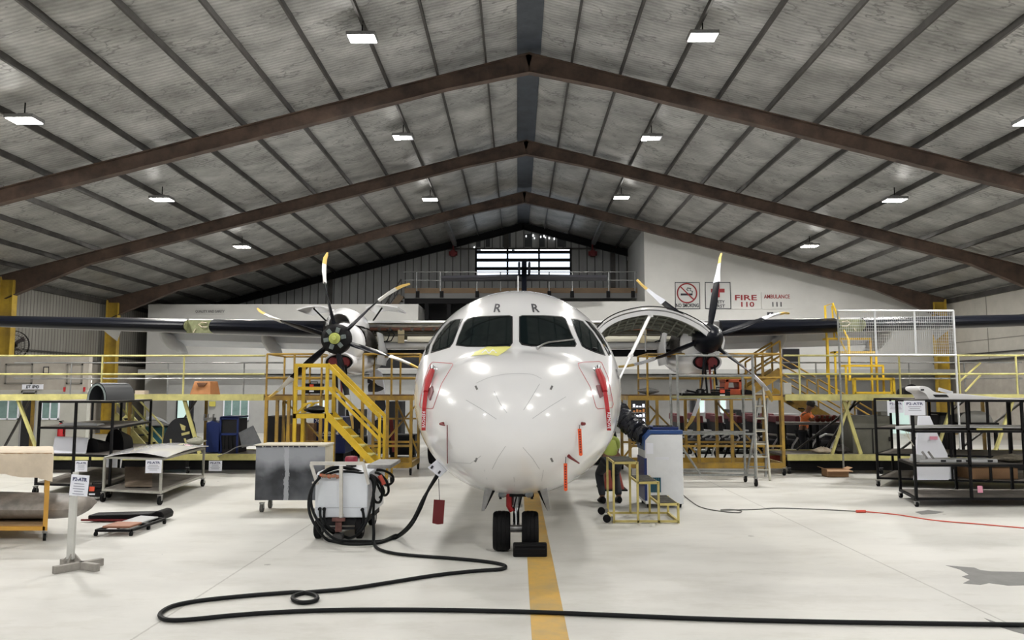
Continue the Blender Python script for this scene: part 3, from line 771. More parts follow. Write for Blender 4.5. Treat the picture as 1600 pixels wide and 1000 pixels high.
b.bb(xc-.17, xc-.07, nd-.03, nd+.03, .68, .8); b.bb(xc+.06, xc+.18, nd-.02, nd+.03, .66, .82); b.bb(xc-.08, xc+.08, nd-.08, nd, .63, .67); b.build('hydraulic_line', M_black, plane, True)
for px in (785.5, 826.5):
    c0 = P(px, 771, nd-.1); b = MB(); b.lathe([(.02, .1), (.045, .06), (.05, 0), (.045, -.012)], c0, (0, 1, 0), 20); o = b.build('taxi_light', M_chrome, plane, True)
    b = MB(); b.lathe([(.01, -.02), (.047, -.013), (.047, -.011), (.01, -.01)], c0, (0, 1, 0), 20); b.build('lens', mat('lens_glass', (.16, .18, .20), .05, .5, spec=1), o, True)
for sg, q in ((-1, [(757, 762), (771, 762), (757, 798), (752, 799)]), (1, [(842, 762), (855, 762), (860, 798), (855, 798)])):
    b = MB(); b.prism([P(x, y, nd-.25) for x, y in q], (0, .75, 0)); b.build('gear_door', M_steel, plane, bevel=.006)
    b = MB(); q2 = [(x+(5 if sg < 0 else -5), y) for x, y in q]; b.prism([P(x, y, nd-.2) for x, y in [q2[0], q2[1]] + ([(759, 795), (756, 796)] if sg < 0 else [(856, 795), (854, 796)])], (0, .6, 0)); b.build('door_stiffener', M_black, plane)
b = MB(); b.bb(xc-.21, xc+.21, nd+.02, nd+.10, .615, .70); b.bb(xc-.2, xc-.17, nd-.06, nd+.02, .60, .68); b.bb(xc+.17, xc+.2, nd-.06, nd+.02, .60, .68); b.build('gear_bay_frame', M_black, plane)
# wheel well shadow box (dark bay under the chin)


# ---- main wing
def airfoil(chord, thick, x, tLE, zc, part=(0, 1), side=None, n=14, grow=0, droop=0):
    """closed loop of points at spanwise x; part limits chord range"""
    up, lo = [], []
    for k in range(n+1):
        s_ = part[0]+(part[1]-part[0])*(k/n)**1.6 if part[0] == 0 else part[0]+(part[1]-part[0])*k/n
        yt = 5*thick*(.2969*math.sqrt(s_)-.1260*s_-.3516*s_*s_+.2843*s_**3-.1015*s_**4)+grow/chord
        cam_ = .02*math.sin(PI*s_)
        up.append(A(x, tLE+s_*chord-(grow if s_ == 0 else 0), zc+(cam_+yt*1.05)*chord-droop*s_)); lo.append(A(x, tLE+s_*chord-(grow if s_ == 0 else 0), zc+(cam_-yt*.95)*chord-droop*s_))
    return up[::-1]+lo[1:]
def wing_z(x): ax = abs(x); return 3.33 if ax < 4.9 else 3.33+(ax-4.9)*.026
def wing_chord(x): ax = abs(x); return 2.57 if ax < 4.9 else 2.57-(ax-4.9)*(2.57-1.6)/8.6
TLE = 10.05
def loft(b, xs, **kw):
    rows = [airfoil(wing_chord(x)*kw.get('cs', 1), .165, x, TLE+kw.get('sh', 0), wing_z(x), kw.get('part', (0, 1)), grow=kw.get('grow', 0)) for x in xs]
    n0 = len(b.v); b.grid(rows, True); nc = len(rows[0]); b.f.append([n0+k for k in range(nc)]); b.f.append([n0+(len(rows)-1)*nc+k for k in range(nc)])
for sg in (-1, 1):
    b = MB(); loft(b, [sg*q for q in (4.5, 4.9, 7.6, 10, 12, 13.3, 13.52)], part=(.10, 1)); b.build('wing', M_acgrey, plane, 50)
    for a_, c_ in ((4.75, 7.50), (8.12, 13.5)):
        b = MB(); loft(b, [sg*(a_+(c_-a_)*k/6) for k in range(7)], part=(0, .135), grow=.012); b.build('deicing_boot', M_boot, plane, 50)
    # white upper edge line
    # open gap with primer green ribs
    b = MB(); ya = TLE+.1*wing_chord(7.8); z0 = wing_z(7.8)
    b.prism([A(sg*7.5, ya-.03, z0-.15), A(sg*8.12, ya-.03, z0-.15), A(sg*8.12, ya-.03, z0+.16), A(sg*7.5, ya-.03, z0+.16)], (0, .02, 0)); b.build('bay_web', M_greendeck, plane)
    b = MB(); q0 = A(sg*7.62, ya-.05, z0+.09)
    b.tube([q0, q0+Vector((sg*.12, -.02, .02)), q0+Vector((sg*.2, -.02, -.03)), q0+Vector((sg*.12, -.02, -.1)), q0+Vector((0, 0, -.1))], .012, 6); b.tube([A(sg*7.95, ya-.05, z0-.14), A(sg*7.9, ya-.05, z0-.05)], .01, 6); b.build('anti_ice_duct', M_cream, plane, True)
    for x in (8.105,):
        b = MB(); b.add(*( (lambda r: (r+[p+Vector((sg*.01, 0, 0)) for p in r], [tuple(range(len(r)))[::-1], tuple(range(len(r), 2*len(r)))]+[(i, (i+1) % len(r), len(r)+(i+1) % len(r), len(r)+i) for i in range(len(r))]))(airfoil(wing_chord(x), .16, sg*x, TLE, wing_z(x), (0, .14)))))
        b.build('leading_edge_rib', M_greendeck, plane)
    # flaps, drooped panels under the trailing edge
    for a_, c_, zt0, zt1 in ((4.95, 6.5, 537, 0), (6.52, 9.15, 537, 0)):
        b = MB(); r = []
        for x in (a_, c_):
            z0 = wing_z(x)-.13; t1 = TLE+wing_chord(x)*.70
            z0 += .13; r.append([A(sg*x, t1, z0-.05), A(sg*x, t1+.1, z0), A(sg*x, t1+.85, z0-.30), A(sg*x, t1+.80, z0-.38), A(sg*x, t1+.03, z0-.26)])
        b.grid(r, True); b.f.append([0, 1, 2, 3, 4]); b.f.append([5, 6, 7, 8, 9]); b.build('flap', M_flap, plane)
    for x in (6.55, 9.1):
        z0 = wing_z(x); c_ = wing_chord(x); r = []
        for q, w_, h_, dz in ((.0, .02, .02, -.12), (.15, .10, .12, -.2), (.45, .15, .20, -.30), (.8, .13, .19, -.40), (1.1, .06, .1, -.5), (1.25, .01, .02, -.55)):
            r.append([A(sg*x+w_*math.cos(2*PI*k/14), TLE+.42*c_+q*1.3, z0+dz+h_*math.sin(2*PI*k/14)) for k in range(14)])
        b = MB(); b.grid(r, True); b.f.append(list(range(14))); b.f.append([5*14+k for k in range(14)]); b.build('flap_fairing', M_acgrey, plane, 60)
    # static wicks and small tip pieces below (hinge fairing with damaged foil)
    b = MB(); z0 = wing_z(10.1); b.prism([A(sg*10.0, TLE+.7, z0-.10), A(sg*10.45, TLE+.7, z0-.10), A(sg*10.2, TLE+.9, z0-.36)], (0, .02, 0)); b.build('access_flap', M_acgrey, plane)
# wing centre section with leading edge off
b = MB(); loft(b, [-4.6, -1.6, 1.6, 4.6], part=(.13, 1)); b.build('wing_centre_box', M_acgrey, plane, 50)
M_spar = mat('spar_web', (.13, .12, .07), .6, 0, 5, .35)
for sg in (-1, 1):
    x0, x1 = sg*1.45, sg*4.35; D = TLE+.13*2.57-.05
    def c(x, dt, z): return A(x, D+dt, z)
    b = MB(); b.bar(c(x0, -.1, 3.50), c(x1, -.1, 3.50), .2, .03); b.build('upper_skin_edge', M_aircraft, plane)
    b = MB(); b.bar(c(x0, .03, 3.30), c(x1, .03, 3.30), .02, .42); b.build('front_spar', M_spar, plane)
    b = MB(); b.tube([c(x0+(x1-x0)*k/12, -.12+.01*(k % 2), 3.415) for k in range(13)], [.05, .04]*6+[.05], 8); b.build('bleed_duct', M_steel, plane, True)
    b = MB(); b.tube([c(x0, -.1, 3.335), c(x1, -.1, 3.335)], .035, 8); b.tube([c(x0, -.12, 3.36), c(x1, -.12, 3.36)], .02, 6); b.build('cable_loom', mat('brown_loom', (.13, .05, .03), .6), plane, True)
    b = MB(); b.tube([c(x0, -.08, 3.26), c(x1, -.08, 3.26)], .014, 6); b.tube([c(x0, -.14, 3.20), c(x1, -.14, 3.20)], .012, 6)
    for k in range(11):
        x = x0+(x1-x0)*(k+.5)/11; b.bar(c(x, -.1, 3.3), c(x, -.1, 3.45), .03, .05); b.tube([c(x, -.15, 3.335), c(x, -.02, 3.335)], .040, 8)
    b.build('clamp_line', M_purlin, plane, True)
    b = MB(); 
    for q in (.12, .5, .88): x = x0+(x1-x0)*q; b.bar(c(x, -.12, 3.0), c(x, -.12, 3.32), .15, .05, up=(0, 1, 0))
    b.build('rib_bracket', mat('bracket_tan', (.33, .28, .17), .6), plane)
    b = MB(); b.bar(c(x0, -.06, 3.10), c(x0+(x1-x0)*.45, -.06, 3.10), .05, .13); b.bar(c(x0+(x1-x0)*.53, -.06, 3.10), c(x1, -.06, 3.10), .05, .13); b.build('fairing_panel', mat('cream_paint', (.62, .60, .50), .45), plane)
    b = MB(); b.tube([c(x0, .1, 2.96), c(x1, .1, 2.96)], .10, 12); b.build('flap', M_acgrey, plane, True)
    b = MB(); b.bar(c(x0, .4, 2.78), c(x1, .4, 2.78), .3, .16); b.build('lower_fairing', M_black, plane)
    xx = x0+(x1-x0)*.62
    b = MB(); b.tube([c(xx, -.13, 3.34), c(xx+.08, -.2, 3.2), c(xx+.03, -.2, 3.06), c(xx-.08, -.15, 3.02)], .014, 6); b.tube([c(xx+.1, -.13, 3.34), c(xx+.2, -.2, 3.2), c(xx+.12, -.2, 3.05), c(xx+.0, -.15, 3.03)], .014, 6); b.build('loose_wire', M_cable, plane, True)
# ---- tail
b = MB()
def fin(x0): return [A(x0, 21.3, 3.35), A(x0, 25.9, 3.35), A(x0, 26.9, 7.1), A(x0, 27.2, 7.55), A(x0, 25.2, 7.55), A(x0, 24.6, 6.6)]
q = fin(-.11); b.prism(q, A(.11, 21.3, 3.35)-A(-.11, 21.3, 3.35)); b.build('tail_fin', M_boot, plane, bevel=.05)
for sg in (-1, 1):
    b = MB(); r = []
    for x, ch, tl in ((.08, 1.7, 24.9), (3.65, 1.0, 25.3)):
        r.append([A(sg*x, tl, 6.80), A(sg*x, tl+.2, 6.93), A(sg*x, tl+ch*.5, 6.95), A(sg*x, tl+ch, 6.83), A(sg*x, tl+ch*.5, 6.72), A(sg*x, tl+.15, 6.69)])
    b.grid(r, True); b.f.append(list(range(6))); b.f.append(list(range(6, 12))); b.build('tailplane', mat('tail_dark', (.05, .05, .06), .5), plane)
    b = MB(); b.box(A(sg*.22, 24.9, 7.1), (.1, 1.2, .5)); b.build('tail_bullet', M_boot, plane, bevel=.04)
# ---- main gear under belly
for sg in (-1, 1):
    b = MB(); r = []
    for t_, w_, h_ in ((9.6, .05, .05), (10.2, .38, .35), (11.5, .5, .45), (13, .42, .4), (14.4, .05, .05)):
        r.append([A(sg*1.35+w_*math.cos(2*PI*k/16), t_, 1.0+h_*math.sin(2*PI*k/16)) for k in range(16)])
    b.grid(r, True); b.build('gear_fairing', M_aircraft, plane, 60)
    for dx in (-.2, .2):
        c0 = A(sg*2.05+dx, 11.6, .43); b = MB(); b.lathe([(.15, -.1), (.33, -.13), (.41, -.11), (.43, -.05), (.43, .05), (.41, .11), (.33, .13), (.15, .1)], c0, (1, 0, 0), 28); b.build('main_wheel', M_rubber, plane, True)
    b = MB(); b.bar(A(sg*1.4, 11.6, 1.0), A(sg*2.05, 11.6, .43), .12); b.bar(A(sg*1.85, 11.6, .43), A(sg*2.25, 11.6, .43), .08); b.build('main_gear_leg', M_steel, plane)

# ---- engines and propellers
HUB_D = 16.6
def blade_mesh(c0, ang, rad=1.965, dark=True):
    """feathered scimitar blade; ang in picture plane; thin in the disc plane, broad along the flight line"""
    u = Vector((math.cos(ang), 0, math.sin(ang))); v_ = Vector((-math.sin(ang), 0, math.cos(ang))); y = Vector((0, 1, 0))
    rows = []
    # r, chord, thickness, twist (deg away from feathered), sweep aft, lateral offset
    for r, ch, th, tw, sw, lo in ((.16, .10, .10, 0, 0, 0), (.26, .11, .10, 2, 0, 0), (.36, .15, .095, 24, -.01, 0), (.5, .22, .075, 24, -.02, .004), (.75, .29, .055, 20, -.05, .01), (1.0, .32, .042, 13, -.06, .018), (1.25, .33, .034, 8, -.04, .02),
                              (1.5, .30, .024, 0, .03, .018), (1.7, .26, .018, -2, .12, .01), (1.85, .20, .013, -4, .22, 0), (1.93, .14, .010, -5, .30, -.012), (1.965, .05, .006, -5, .34, -.02)):
        ta = R(tw); cd_ = y*math.cos(ta)+v_*math.sin(ta); nd_ = v_*math.cos(ta)-y*math.sin(ta); o = c0+u*r*rad/1.965+y*sw+v_*lo*2
        ring = []
        for k in range(12):
            a = 2*PI*k/12; ring.append(o+cd_*(ch/2*math.cos(a))+nd_*(th/2*math.sin(a)*(1 if r < .3 else .9)))
        rows.append(ring)
    return rows
def propeller(c0, a0, label, sg):
    """returns the hub part"""
    b = MB()
    if sg < 0:      # spinner off: bare black hub with a green-gold disc
        b.lathe([(.05, -.05), (.22, -.02), (.29, .0), (.325, .06), (.335, .2), (.29, .3), (.2, .36)], c0, (0, 1, 0), 32)
    else:
        b.lathe([(.005, -.50), (.06, -.485), (.12, -.44), (.19, -.35), (.255, -.2), (.295, -.05), (.315, .1), (.32, .25), (.3, .3)], c0, (0, 1, 0), 36)
    hub = b.build('propeller_hub', M_black if sg < 0 else M_boot, plane, 50)
    if sg < 0:
        b = MB(); b.lathe([(.04, -.12), (.05, -.10), (.055, -.075), (.115, -.065), (.125, -.05), (.125, 0)], c0, (0, 1, 0), 28)
        for k in range(20):
            a = 2*PI*k/20; b.bar(c0+Vector((math.cos(a)*.055, -.08, math.sin(a)*.055)), c0+Vector((math.cos(a)*.118, -.075, math.sin(a)*.118)), .012, .02, up=(0, 1, 0))
        b.build('hub_disc', mat('hub_gold_green', (.50, .55, .16), .4, .3), hub, True)
        for k in range(6):
            a = a0+R(30)+k*PI/3; b = MB(); b.box(c0+Vector((math.cos(a)*.19, -.035, math.sin(a)*.19)), (.11, .03, .09), Matrix.Rotation(-a, 3, 'Y')); b.build('hub_segment', mat('hub_grey', (.14, .17, .17), .5, .3), hub, bevel=.008)
    for k in range(6):
        a = a0+k*PI/3; u = Vector((math.cos(a), 0, math.sin(a)))
        b = MB(); rows = blade_mesh(c0+Vector((0, .12, 0)), a); b.grid(rows, True); b.f.append(list(range(12))); b.f.append([11*12+j for j in range(12)])
        b.build('propeller_blade', M_boot, hub, 60)
        b = MB(); b.lathe([(.075, .2), (.085, .22), (.085, .30), (.06, .34)], c0+Vector((0, .12, 0)), u, 16); b.build('blade_cuff', M_black, hub, True)
        # padded tip cover: white sleeve with yellow outer half
        sub = rows[6:]; cen = [sum(r, Vector())/12 for r in sub]
        gr = [[c_+(p-c_)*1.12+(p-c_).normalized()*.022 for p in r] for r, c_ in zip(sub, cen)]
        gr[-1] = [p+u*.03 for p in gr[-1]]
        b = MB(); b.grid(gr[:3], True); b.f.append(list(range(12))); b.build('tip_cover', M_paper if sg > 0 else mat('cover_white', (.72, .72, .70), .7), hub, 60)
        b = MB(); b.grid(gr[2:], True); b.f.append([(len(gr)-3)*12+j for j in range(12)]); b.build('tip_cover_end', mat('cover_yellow', (.72, .50, .14), .6), hub, 60)
    return hub
def ell_rows(secs, n=28):
    return [[A(cx+rx*math.cos(2*PI*k/n), t_, cz+rz*math.sin(2*PI*k/n)) for k in range(n)] for t_, cx, cz, rx, rz in secs]
PT = HUB_D-AY0
for sg, hx, hy, a0 in ((-1, 523.5, 529, R(40.5)), (1, 1108, 529, R(18.5))):
    c0 = P(hx, hy, HUB_D); propeller(c0, a0, '', sg)
    xl = c0.x-AX0-AYAW*PT; zc = c0.z
    # forward cowl ring
    b = MB(); secs = [(PT+.42, xl+.02, zc, .31, .31), (PT+.46, xl+.06, zc-.02, .38, .40), (PT+.6, xl-sg*.06, zc-.05, .42, .46), (PT+.78, xl-sg*.06, zc-.06, .43, .47)]
    b.grid(ell_rows(secs), True); b.f.append(list(range(28))); b.build('front_cowl', M_aircraft, plane, 60)
    # lower cowl with intake
    b = MB(); secs = [(PT+.35, xl, zc-.50, .30, .17), (PT+.32, xl, zc-.50, .33, .20), (PT+.45, xl, zc-.49, .36, .23), (PT+1.2, xl-sg*.03, zc-.45, .44, .33), (PT+2.6, xl-sg*.05, zc-.36, .46, .36), (PT+4.4, xl, zc-.1, .42, .33), (PT+5.6, xl, zc+.1, .2, .2)]
    b.grid(ell_rows(secs), True); b.build('lower_cowl', M_aircraft, plane, 60)
    b = MB(); b.grid(ell_rows([(PT+.40, xl, zc-.50, .30, .17), (PT+.41, xl, zc-.50, .02, .02)]), True); b.build('intake_duct', M_dark, plane)
    for dx in (-.13, .13):
        b = MB(); b.lathe([(.02, -.04), (.10, -.035), (.115, 0), (.1, .04)], A(xl+dx, PT+.36, zc-.5), (0, 1, 0), 20, (1, 1)); b.build('intake_plug', M_darkred, plane, True)
    for dx, l_, m_ in ((-.05, .62, M_black), (.05, .72, M_darkred), (.16, .45, M_black)):
        b = MB(); b.sheet([[A(xl+dx-.022+.01*k, PT+.30, zc-.56-l_*k/4), A(xl+dx+.022+.01*k, PT+.30, zc-.56-l_*k/4)] for k in range(5)], .005); b.build('plug_streamer', m_, plane)
    # exposed engine core
    b = MB(); b.grid(ell_rows([(PT+.8, xl-sg*.1, zc, .40, .40), (PT+1.3, xl-sg*.18, zc, .40, .36), (PT+1.8, xl-sg*.12, zc, .42, .40), (PT+2.4, xl, zc, .34, .34), (PT+3.2, xl, zc+.05, .36, .36)]), True)
    rn = random.Random(5)
    for k in range(26):
        a = rn.uniform(0, 2*PI); q = rn.uniform(1.05, 2.6); rr_ = rn.uniform(.38, .46); p = A(xl-sg*.14+math.cos(a)*rr_, PT+q, zc+math.sin(a)*rr_); p2 = A(xl-sg*.14+math.cos(a+.4)*rr_, PT+q+rn.uniform(.2, .8), zc+math.sin(a+.4)*rr_)
        b.tube([p, (p+p2)/2+Vector((0, 0, .04)), p2], .018, 5)
    for k in range(8):
        a = rn.uniform(0, 2*PI); p = A(xl+math.cos(a)*.38, PT+rn.uniform(1.1, 2.2), zc+math.sin(a)*.38); b.box(p, (.12, .2, .12))
    b.build('engine_core', mat('engine_dark', (.035, .035, .035), .45, .5, 14, .7, (.12, .11, .10)), plane, 40)
    b = MB(); b.grid(ell_rows([(PT+3.0, xl, zc+.0, .44, .46), (PT+4, xl, zc+.05, .42, .45), (PT+5.5, xl, zc+.1, .2, .25), (PT+6.2, xl, zc+.15, .02, .03)]), True); b.build('aft_nacelle', M_aircraft, plane, 60)
    b = MB(); s2 = -sg
    b.sheet([[A(xl+s2*.70+s2*.05*math.sin(PI*j/6), PT+t_, zc-.52+.75*j/6) for j in range(7)] for t_ in (1.1, 2.2)], .03); b.build('side_cowl_panel', M_acgrey, plane, 40)
# left engine: two raised upper cowl doors and a top hump
def curved_door(name, pts_front, D0, D1_, m, th=.03, lift=0, parent=plane):
    fr = [P(x, y, D0) for x, y in arc(pts_front, 5)]; r = []
    for k in range(5):
        q = k/4; r.append([p+Vector((0, (D1_-D0)*q, lift*q)) for p in fr])
    b = MB(); b.sheet(r, th); return b.build(name, m, parent, 50)
curved_door('raised_cowl_door', [(464, 485), (480, 480.5), (500, 479), (515, 483)], 17.3, 18.6, M_aircraft)
curved_door('raised_cowl_door', [(572, 482), (585, 477), (602, 478), (621, 481)], 17.3, 18.6, M_aircraft)
b = MB(); r = []
for t_, s_ in ((8.9, .6), (9.3, 1), (10.2, 1), (10.9, .8)):
    r.append([A(-4.08+.42*s_*math.cos(PI*k/14), t_, 3.34+.42*s_*math.sin(PI*k/14)) for k in range(15)])
b.sheet(r, .02); b.build('upper_fairing', M_aircraft, plane, 50)
b = MB(); 
for a_, c_ in (((490, 482), (509, 501)), ((597, 481), (583, 501))): b.tube([P(*a_, 17.6), P(*c_, 17.5)], .02, 6)
b.build('cowl_strut', M_black, plane)
# right engine: big arched cowl door opened upwards, ribbed inside
ARC = [(930, 517), (945, 502), (965, 491), (990, 484), (1015, 481), (1045, 484), (1072, 493), (1095, 505), (1110, 517)]
fr = [P(x, y, 16.2) for x, y in arc(ARC, 5)]
r = [[p+Vector((0, 1.3*k/5, -.26*k/5)) for p in fr] for k in range(6)]
b = MB(); b.sheet(r, -.03); b.sheet([[p+Vector((0, 0, -.06)) for p in fr], [p+Vector((0, .06, -.06)) for p in fr]], -.09)
door = b.build('arched_cowl_door', M_aircraft, plane, 50)
cen = P(1020, 545, 16.2)
b = MB()
for k in range(1, 6):
    b.tube([p+(cen-p).normalized()*.06+Vector((0, 1.3*k/5, -.26*k/5)) for p in fr], .025, 6)
for j in range(2, len(fr)-2, 3):
    p = fr[j]; q = (cen-p).normalized()*.07; b.tube([p+q+Vector((0, .05, 0)), p+q+Vector((0, 1.3, -.26))], .02, 6)
b.build('door_rib', mat('inner_door_grey', (.20, .21, .17), .6, 0, 6, .4), door, True)
b = MB(); r2 = [[p+(cen-p).normalized()*.045+Vector((0,   .06+1.2*k/3, -.25*k/3)) for p in fr[1:-1]] for k in range(4)]; b.sheet(r2, -.004); b.build('inner_skin', mat('inner_skin_green', (.13, .13, .105), .6, 0, 20, .6), door, 50)
b = MB(); b.tube([arc(ARC, 5)and (p+Vector((0, -.012, .03))) for p in fr], .012, 6); b.build('edge_seal', M_black, door, True)
b = MB(); b.tube([P(1016, 492, 16.25), P(985, 556, 15.7)], .035, 8); b.cyl(P(987, 553, 15.7), P(983, 560, 15.7), .05); b.tube([P(985, 557, 15.7), P(966, 596, 15.2)], .022, 8); b.cyl(P(1016, 491, 16.25), P(1017, 496, 16.25), .06); b.build('prop_rod', M_aircraft, plane, True)
b = MB(); b.tube([P(1007, 502, 16.4), P(1009, 549, 16.4)], .014, 6); b.build('prop_rod', M_steel, plane)
# ================================================================ covers and tags on the aircraft
def ribbon(pts, w_=.055, m=M_red):
    b = MB(); b.sheet([[p-Vector((w_/2, 0, 0)), p+Vector((w_/2, 0, 0))] for p in pts], .004); return b
def probe_cover(pts, label, txt=True, k=1):
    q = [hit(x, y, .05)[0] for x, y in pts]
    base = q[-1]; t = thing('probe_cover', label, 'probe cover', base)
    b = MB(); b.tube(q[:3], [.038, .042, .03], 10); b.build('sleeve', M_red, t, True)
    b = ribbon([q[1]+(q[2]-q[1])*.5]+q[2:], .048); b.build('streamer', M_red, t)
    # chrome probe base
    b = MB(); h, n = hit(pts[0][0], pts[0][1]-5, 0); b.tube([h-n*.01, h+n*.05, q[0]], [.05, .035, .03], 10); b.build('clamp', M_chrome, t, True)
    p = q[-2]; me = text_mesh('REMOVE BEFORE FLIGHT', .045)
    o = text_on('lettering', 'REMOVE', .05, p+Vector((0, -.035, .0)), M_paper, t, right=(0, 0, -1), up=(1, 0, 0))
    return t
probe_cover([(679, 584), (674, 598), (671, 615), (669, 638), (668.5, 655), (668, 671)], 'red probe cover with streamer on the left cheek of the nose')
probe_cover([(931, 584), (936, 597), (940, 615), (943, 640), (944.5, 656), (945.5, 671)], 'red probe cover with streamer on the right cheek of the nose')
for pts in ([(668, 612), (677, 604), (678, 612), (673, 626)], [(931, 603), (936, 603), (941, 620), (937, 622)]):
    skin_patch('probe_mount', [pts], mat('mount_grey_red', (.25, .12, .13), .5), .02, .03, step=4)
def hang_tag(top, p0, p1, wpx, D, m, label, lettering=True, string=True):
    a = P(*p0, D); c_ = P(*p1, D); w_ = wpx/F*D
    t = thing('warning_tag', label, 'tag', c_)
    d = (c_-a).normalized(); s_ = Vector((1, 0, 0)); s_ = (s_-d*s_.dot(d)).normalized()*w_/2
    b = MB(); b.prism([a-s_, c_-s_, c_+d*.012, c_+s_, a+s_], (0, .006, 0)); b.build('tag_body', m, t)
    if string:
        b = MB(); b.tube([P(*top, D+.02), a], .004, 5); b.build('string', M_ink, t)
    if lettering:
        b = MB(); n_ = 9
        for k in range(n_):
            p = a+(c_-a)*((k+1.2)/(n_+1.4)); b.box(p+Vector((0, -.004, 0)), (w_*.45, .004, (c_-a).length/n_*.45))
        b.build('print', M_darkred, t)
    return t
D_ = hit(906, 668)[0].y-.06
hang_tag((906, 664), (905.5, 670), (907.5, 711), 5.5, D_, M_orange, 'orange warning tag hanging from the upper right probe')
D_ = min(hit(884, 716)[0].y, 9.6)-.08
hang_tag((884, 714), (883.5, 724), (884, 766), 5.5, D_, M_orange, 'orange warning tag hanging from the lower right probe')
D_ = hit(701, 700)[0].y-.05
hang_tag((685.5, 748), (686.5, 781), (684, 818), 17, 9.6, M_darkred, 'large dark red tag hanging on a string under the white box', False)
b = MB(); b.tube([hit(701, y, .02)[0] for y in (664, 675, 690, 705, 722)], .006, 5); tag(b.build('cord', M_darkred), 'thin red cord hanging from the left probe', 'cord')
# placard / receptacle cover with plug and twin cable
D_ = 9.55
t = thing('ground_power_placard', 'white square placard hanging at the ground power socket under the left cheek', 'placard', P(685, 745, D_))
b = MB(); b.prism([P(684, 717, D_), P(702, 732, D_), P(687, 746, D_), P(668, 730.5, D_)], (0, .02, 0)); b.build('board', M_paper, t, bevel=.004)
b = MB(); 
for px, py in ((675, 730), (686.5, 738)): b.box(P(px, py, D_-.005), (.025, .01, .04), Matrix.Rotation(.6, 3, 'Y'))
b.build('hook', M_ink, t)
# chock
t = thing('wheel_chock', 'black rubber chock on the floor before the right nose wheel', 'chock', (X(828, 8.9), 8.92, 0))
D_ = 8.85; x0, x1 = X(801.5, D_), X(854, D_)
b = MB(); y1 = D_+.155; b.prism([(x0, D_, 0), (x0, y1+.04, 0), (x0, y1, .08), (x0, y1-.03, .145), (x0, D_+.04, .145), (x0, D_, .10)], (x1-x0, 0, 0)); b.build('block', M_rubber, t, bevel=.015)
b = MB()
for z in (.04, .08, .12): b.bb(x0+.02, x1-.02, D_-.005, D_+.01, z-.006, z+.006)
b.build('tread_rib', M_black, t)
# ================================================================ generic builders
def V(px, D, z):
    """point at picture column px, distance D, height z"""
    r0 = P(px, 610+(CAM_Z-z)*F/D, D); return Vector((r0.x, D, z))
def zz(py, D): return Z(py, D)
def caster(px, D, parent, r=.055, m=None, x=None):
    x = X(px, D) if x is None else x
    b = MB(); b.cyl((x-.02, D, r+.002), (x+.02, D, r+.002), r, n=16); o = b.build('caster_wheel', m or M_rubber, parent, True)
    b = MB(); b.bar((x-.028, D, r), (x-.028, D, r*2.3), .008, .04, up=(0, 1, 0)); b.bar((x+.028, D, r), (x+.028, D, r*2.3), .008, .04, up=(0, 1, 0)); b.bb(x-.035, x+.035, D-.035, D+.035, r*2.2, r*2.4); b.build('fork', M_steel, o)
def long_dock(px0, px1, label, posts, braces, fold=None):
    D0, D1_ = 17.55, 18.9; x0, x1 = X(px0, D0), X(px1, D0); zd = 1.66
    t = thing('maintenance_dock', label, 'platform', ((x0+x1)/2, (D0+D1_)/2, 0))
    b = MB(); b.bb(x0, x1, D0-.05, D0, zd-.02, zd+.12); b.bb(x0, x1, D1_, D1_+.05, zd-.02, zd+.12); b.build('edge_beam', M_pyellow, t)
    b = MB(); b.bb(x0, x1, D0, D1_, zd+.06, zd+.11); b.build('deck', M_greydeck, t)
    b = MB(); zl = .30; b.bb(x0, x1, D0-.05, D0, zl, zl+.14); b.bb(x0, x1, D1_, D1_+.05, zl, zl+.14); b.build('lower_beam', M_pyellow, t)
    b = MB(); b.bb(x0, x1, D0, D1_, zl+.07, zl+.12); b.build('lower_deck', M_greydeck, t)
    b = MB(); b.bb(x0+.1, x1-.1, D0+.12, D0+.14, .07, zl+.05); b.build('skirt', M_black, t)  # black strip painted as the shade under the lower beam
    for z in (2.24, 2.66):
        b = MB(); b.tube([(x0, D0, z), (x1, D0, z)], .022, 8); b.build('guard_rail', M_pyellow, t, True)
    for z in (2.16, 2.55):
        b = MB(); b.tube([(x0, D1_, z), (x1, D1_, z)], .018, 8); b.build('guard_rail', M_purlin_lt, t, True)
    for px in posts:
        x = X(px, D0); b = MB(); b.tube([(x, D0, zd), (x, D0, 2.66)], .022, 8); b.build('rail_post', M_pyellow, t, True)
        b = MB(); b.tube([(x+.9, D1_, zd), (x+.9, D1_, 2.55)], .018, 8); b.build('rail_post', M_purlin_lt, t, True)
        b = MB(); b.bb(x-.03, x+.03, D1_-.03, D1_+.03, 0, zd); b.build('leg', M_oyellow, t)
    for a, c_ in braces:
        b = MB(); b.bar(V(a, D0+.04, zd), V(c_, D0+.04, .44), .075, .05); b.build('brace', M_pyellow, t)
        b = MB(); b.bar(V(a+20, D1_-.05, zd), V(c_-55, D1_-.05, .44), .05, .04); b.build('brace', M_purlin, t)
    n = int((x1-x0)/2.2)+1
    for k in range(n+1):
        x = x0+.04+(x1-x0-.08)*k/n; b = MB(); b.bb(x-.03, x+.03, D0-.03, D0+.03, .1, zl); b.build('leg', M_black, t); caster(0, D0, t, .06, x=x)
    return t
dockL = long_dock(-40, 413, 'long pale yellow dock platform with railings on the left', (-5, 158, 286), ((28, 60), (288, 312), (-30, -10)))
dockR = long_dock(1226, 1660, 'long pale yellow dock platform with railings on the right', (1250, 1407, 1500, 1590), ((1328, 1300), (1318, 1345), (1490, 1462), (1583, 1553)))
b = MB()
for a, c_ in (((1532, 567), (1495, 600)), ((1532, 586), (1508, 612))): b.tube([P(*a, 18.6), P(*c_, 18.6)], .025, 6)
b.build('rail_brace', M_pyellow, dockR)

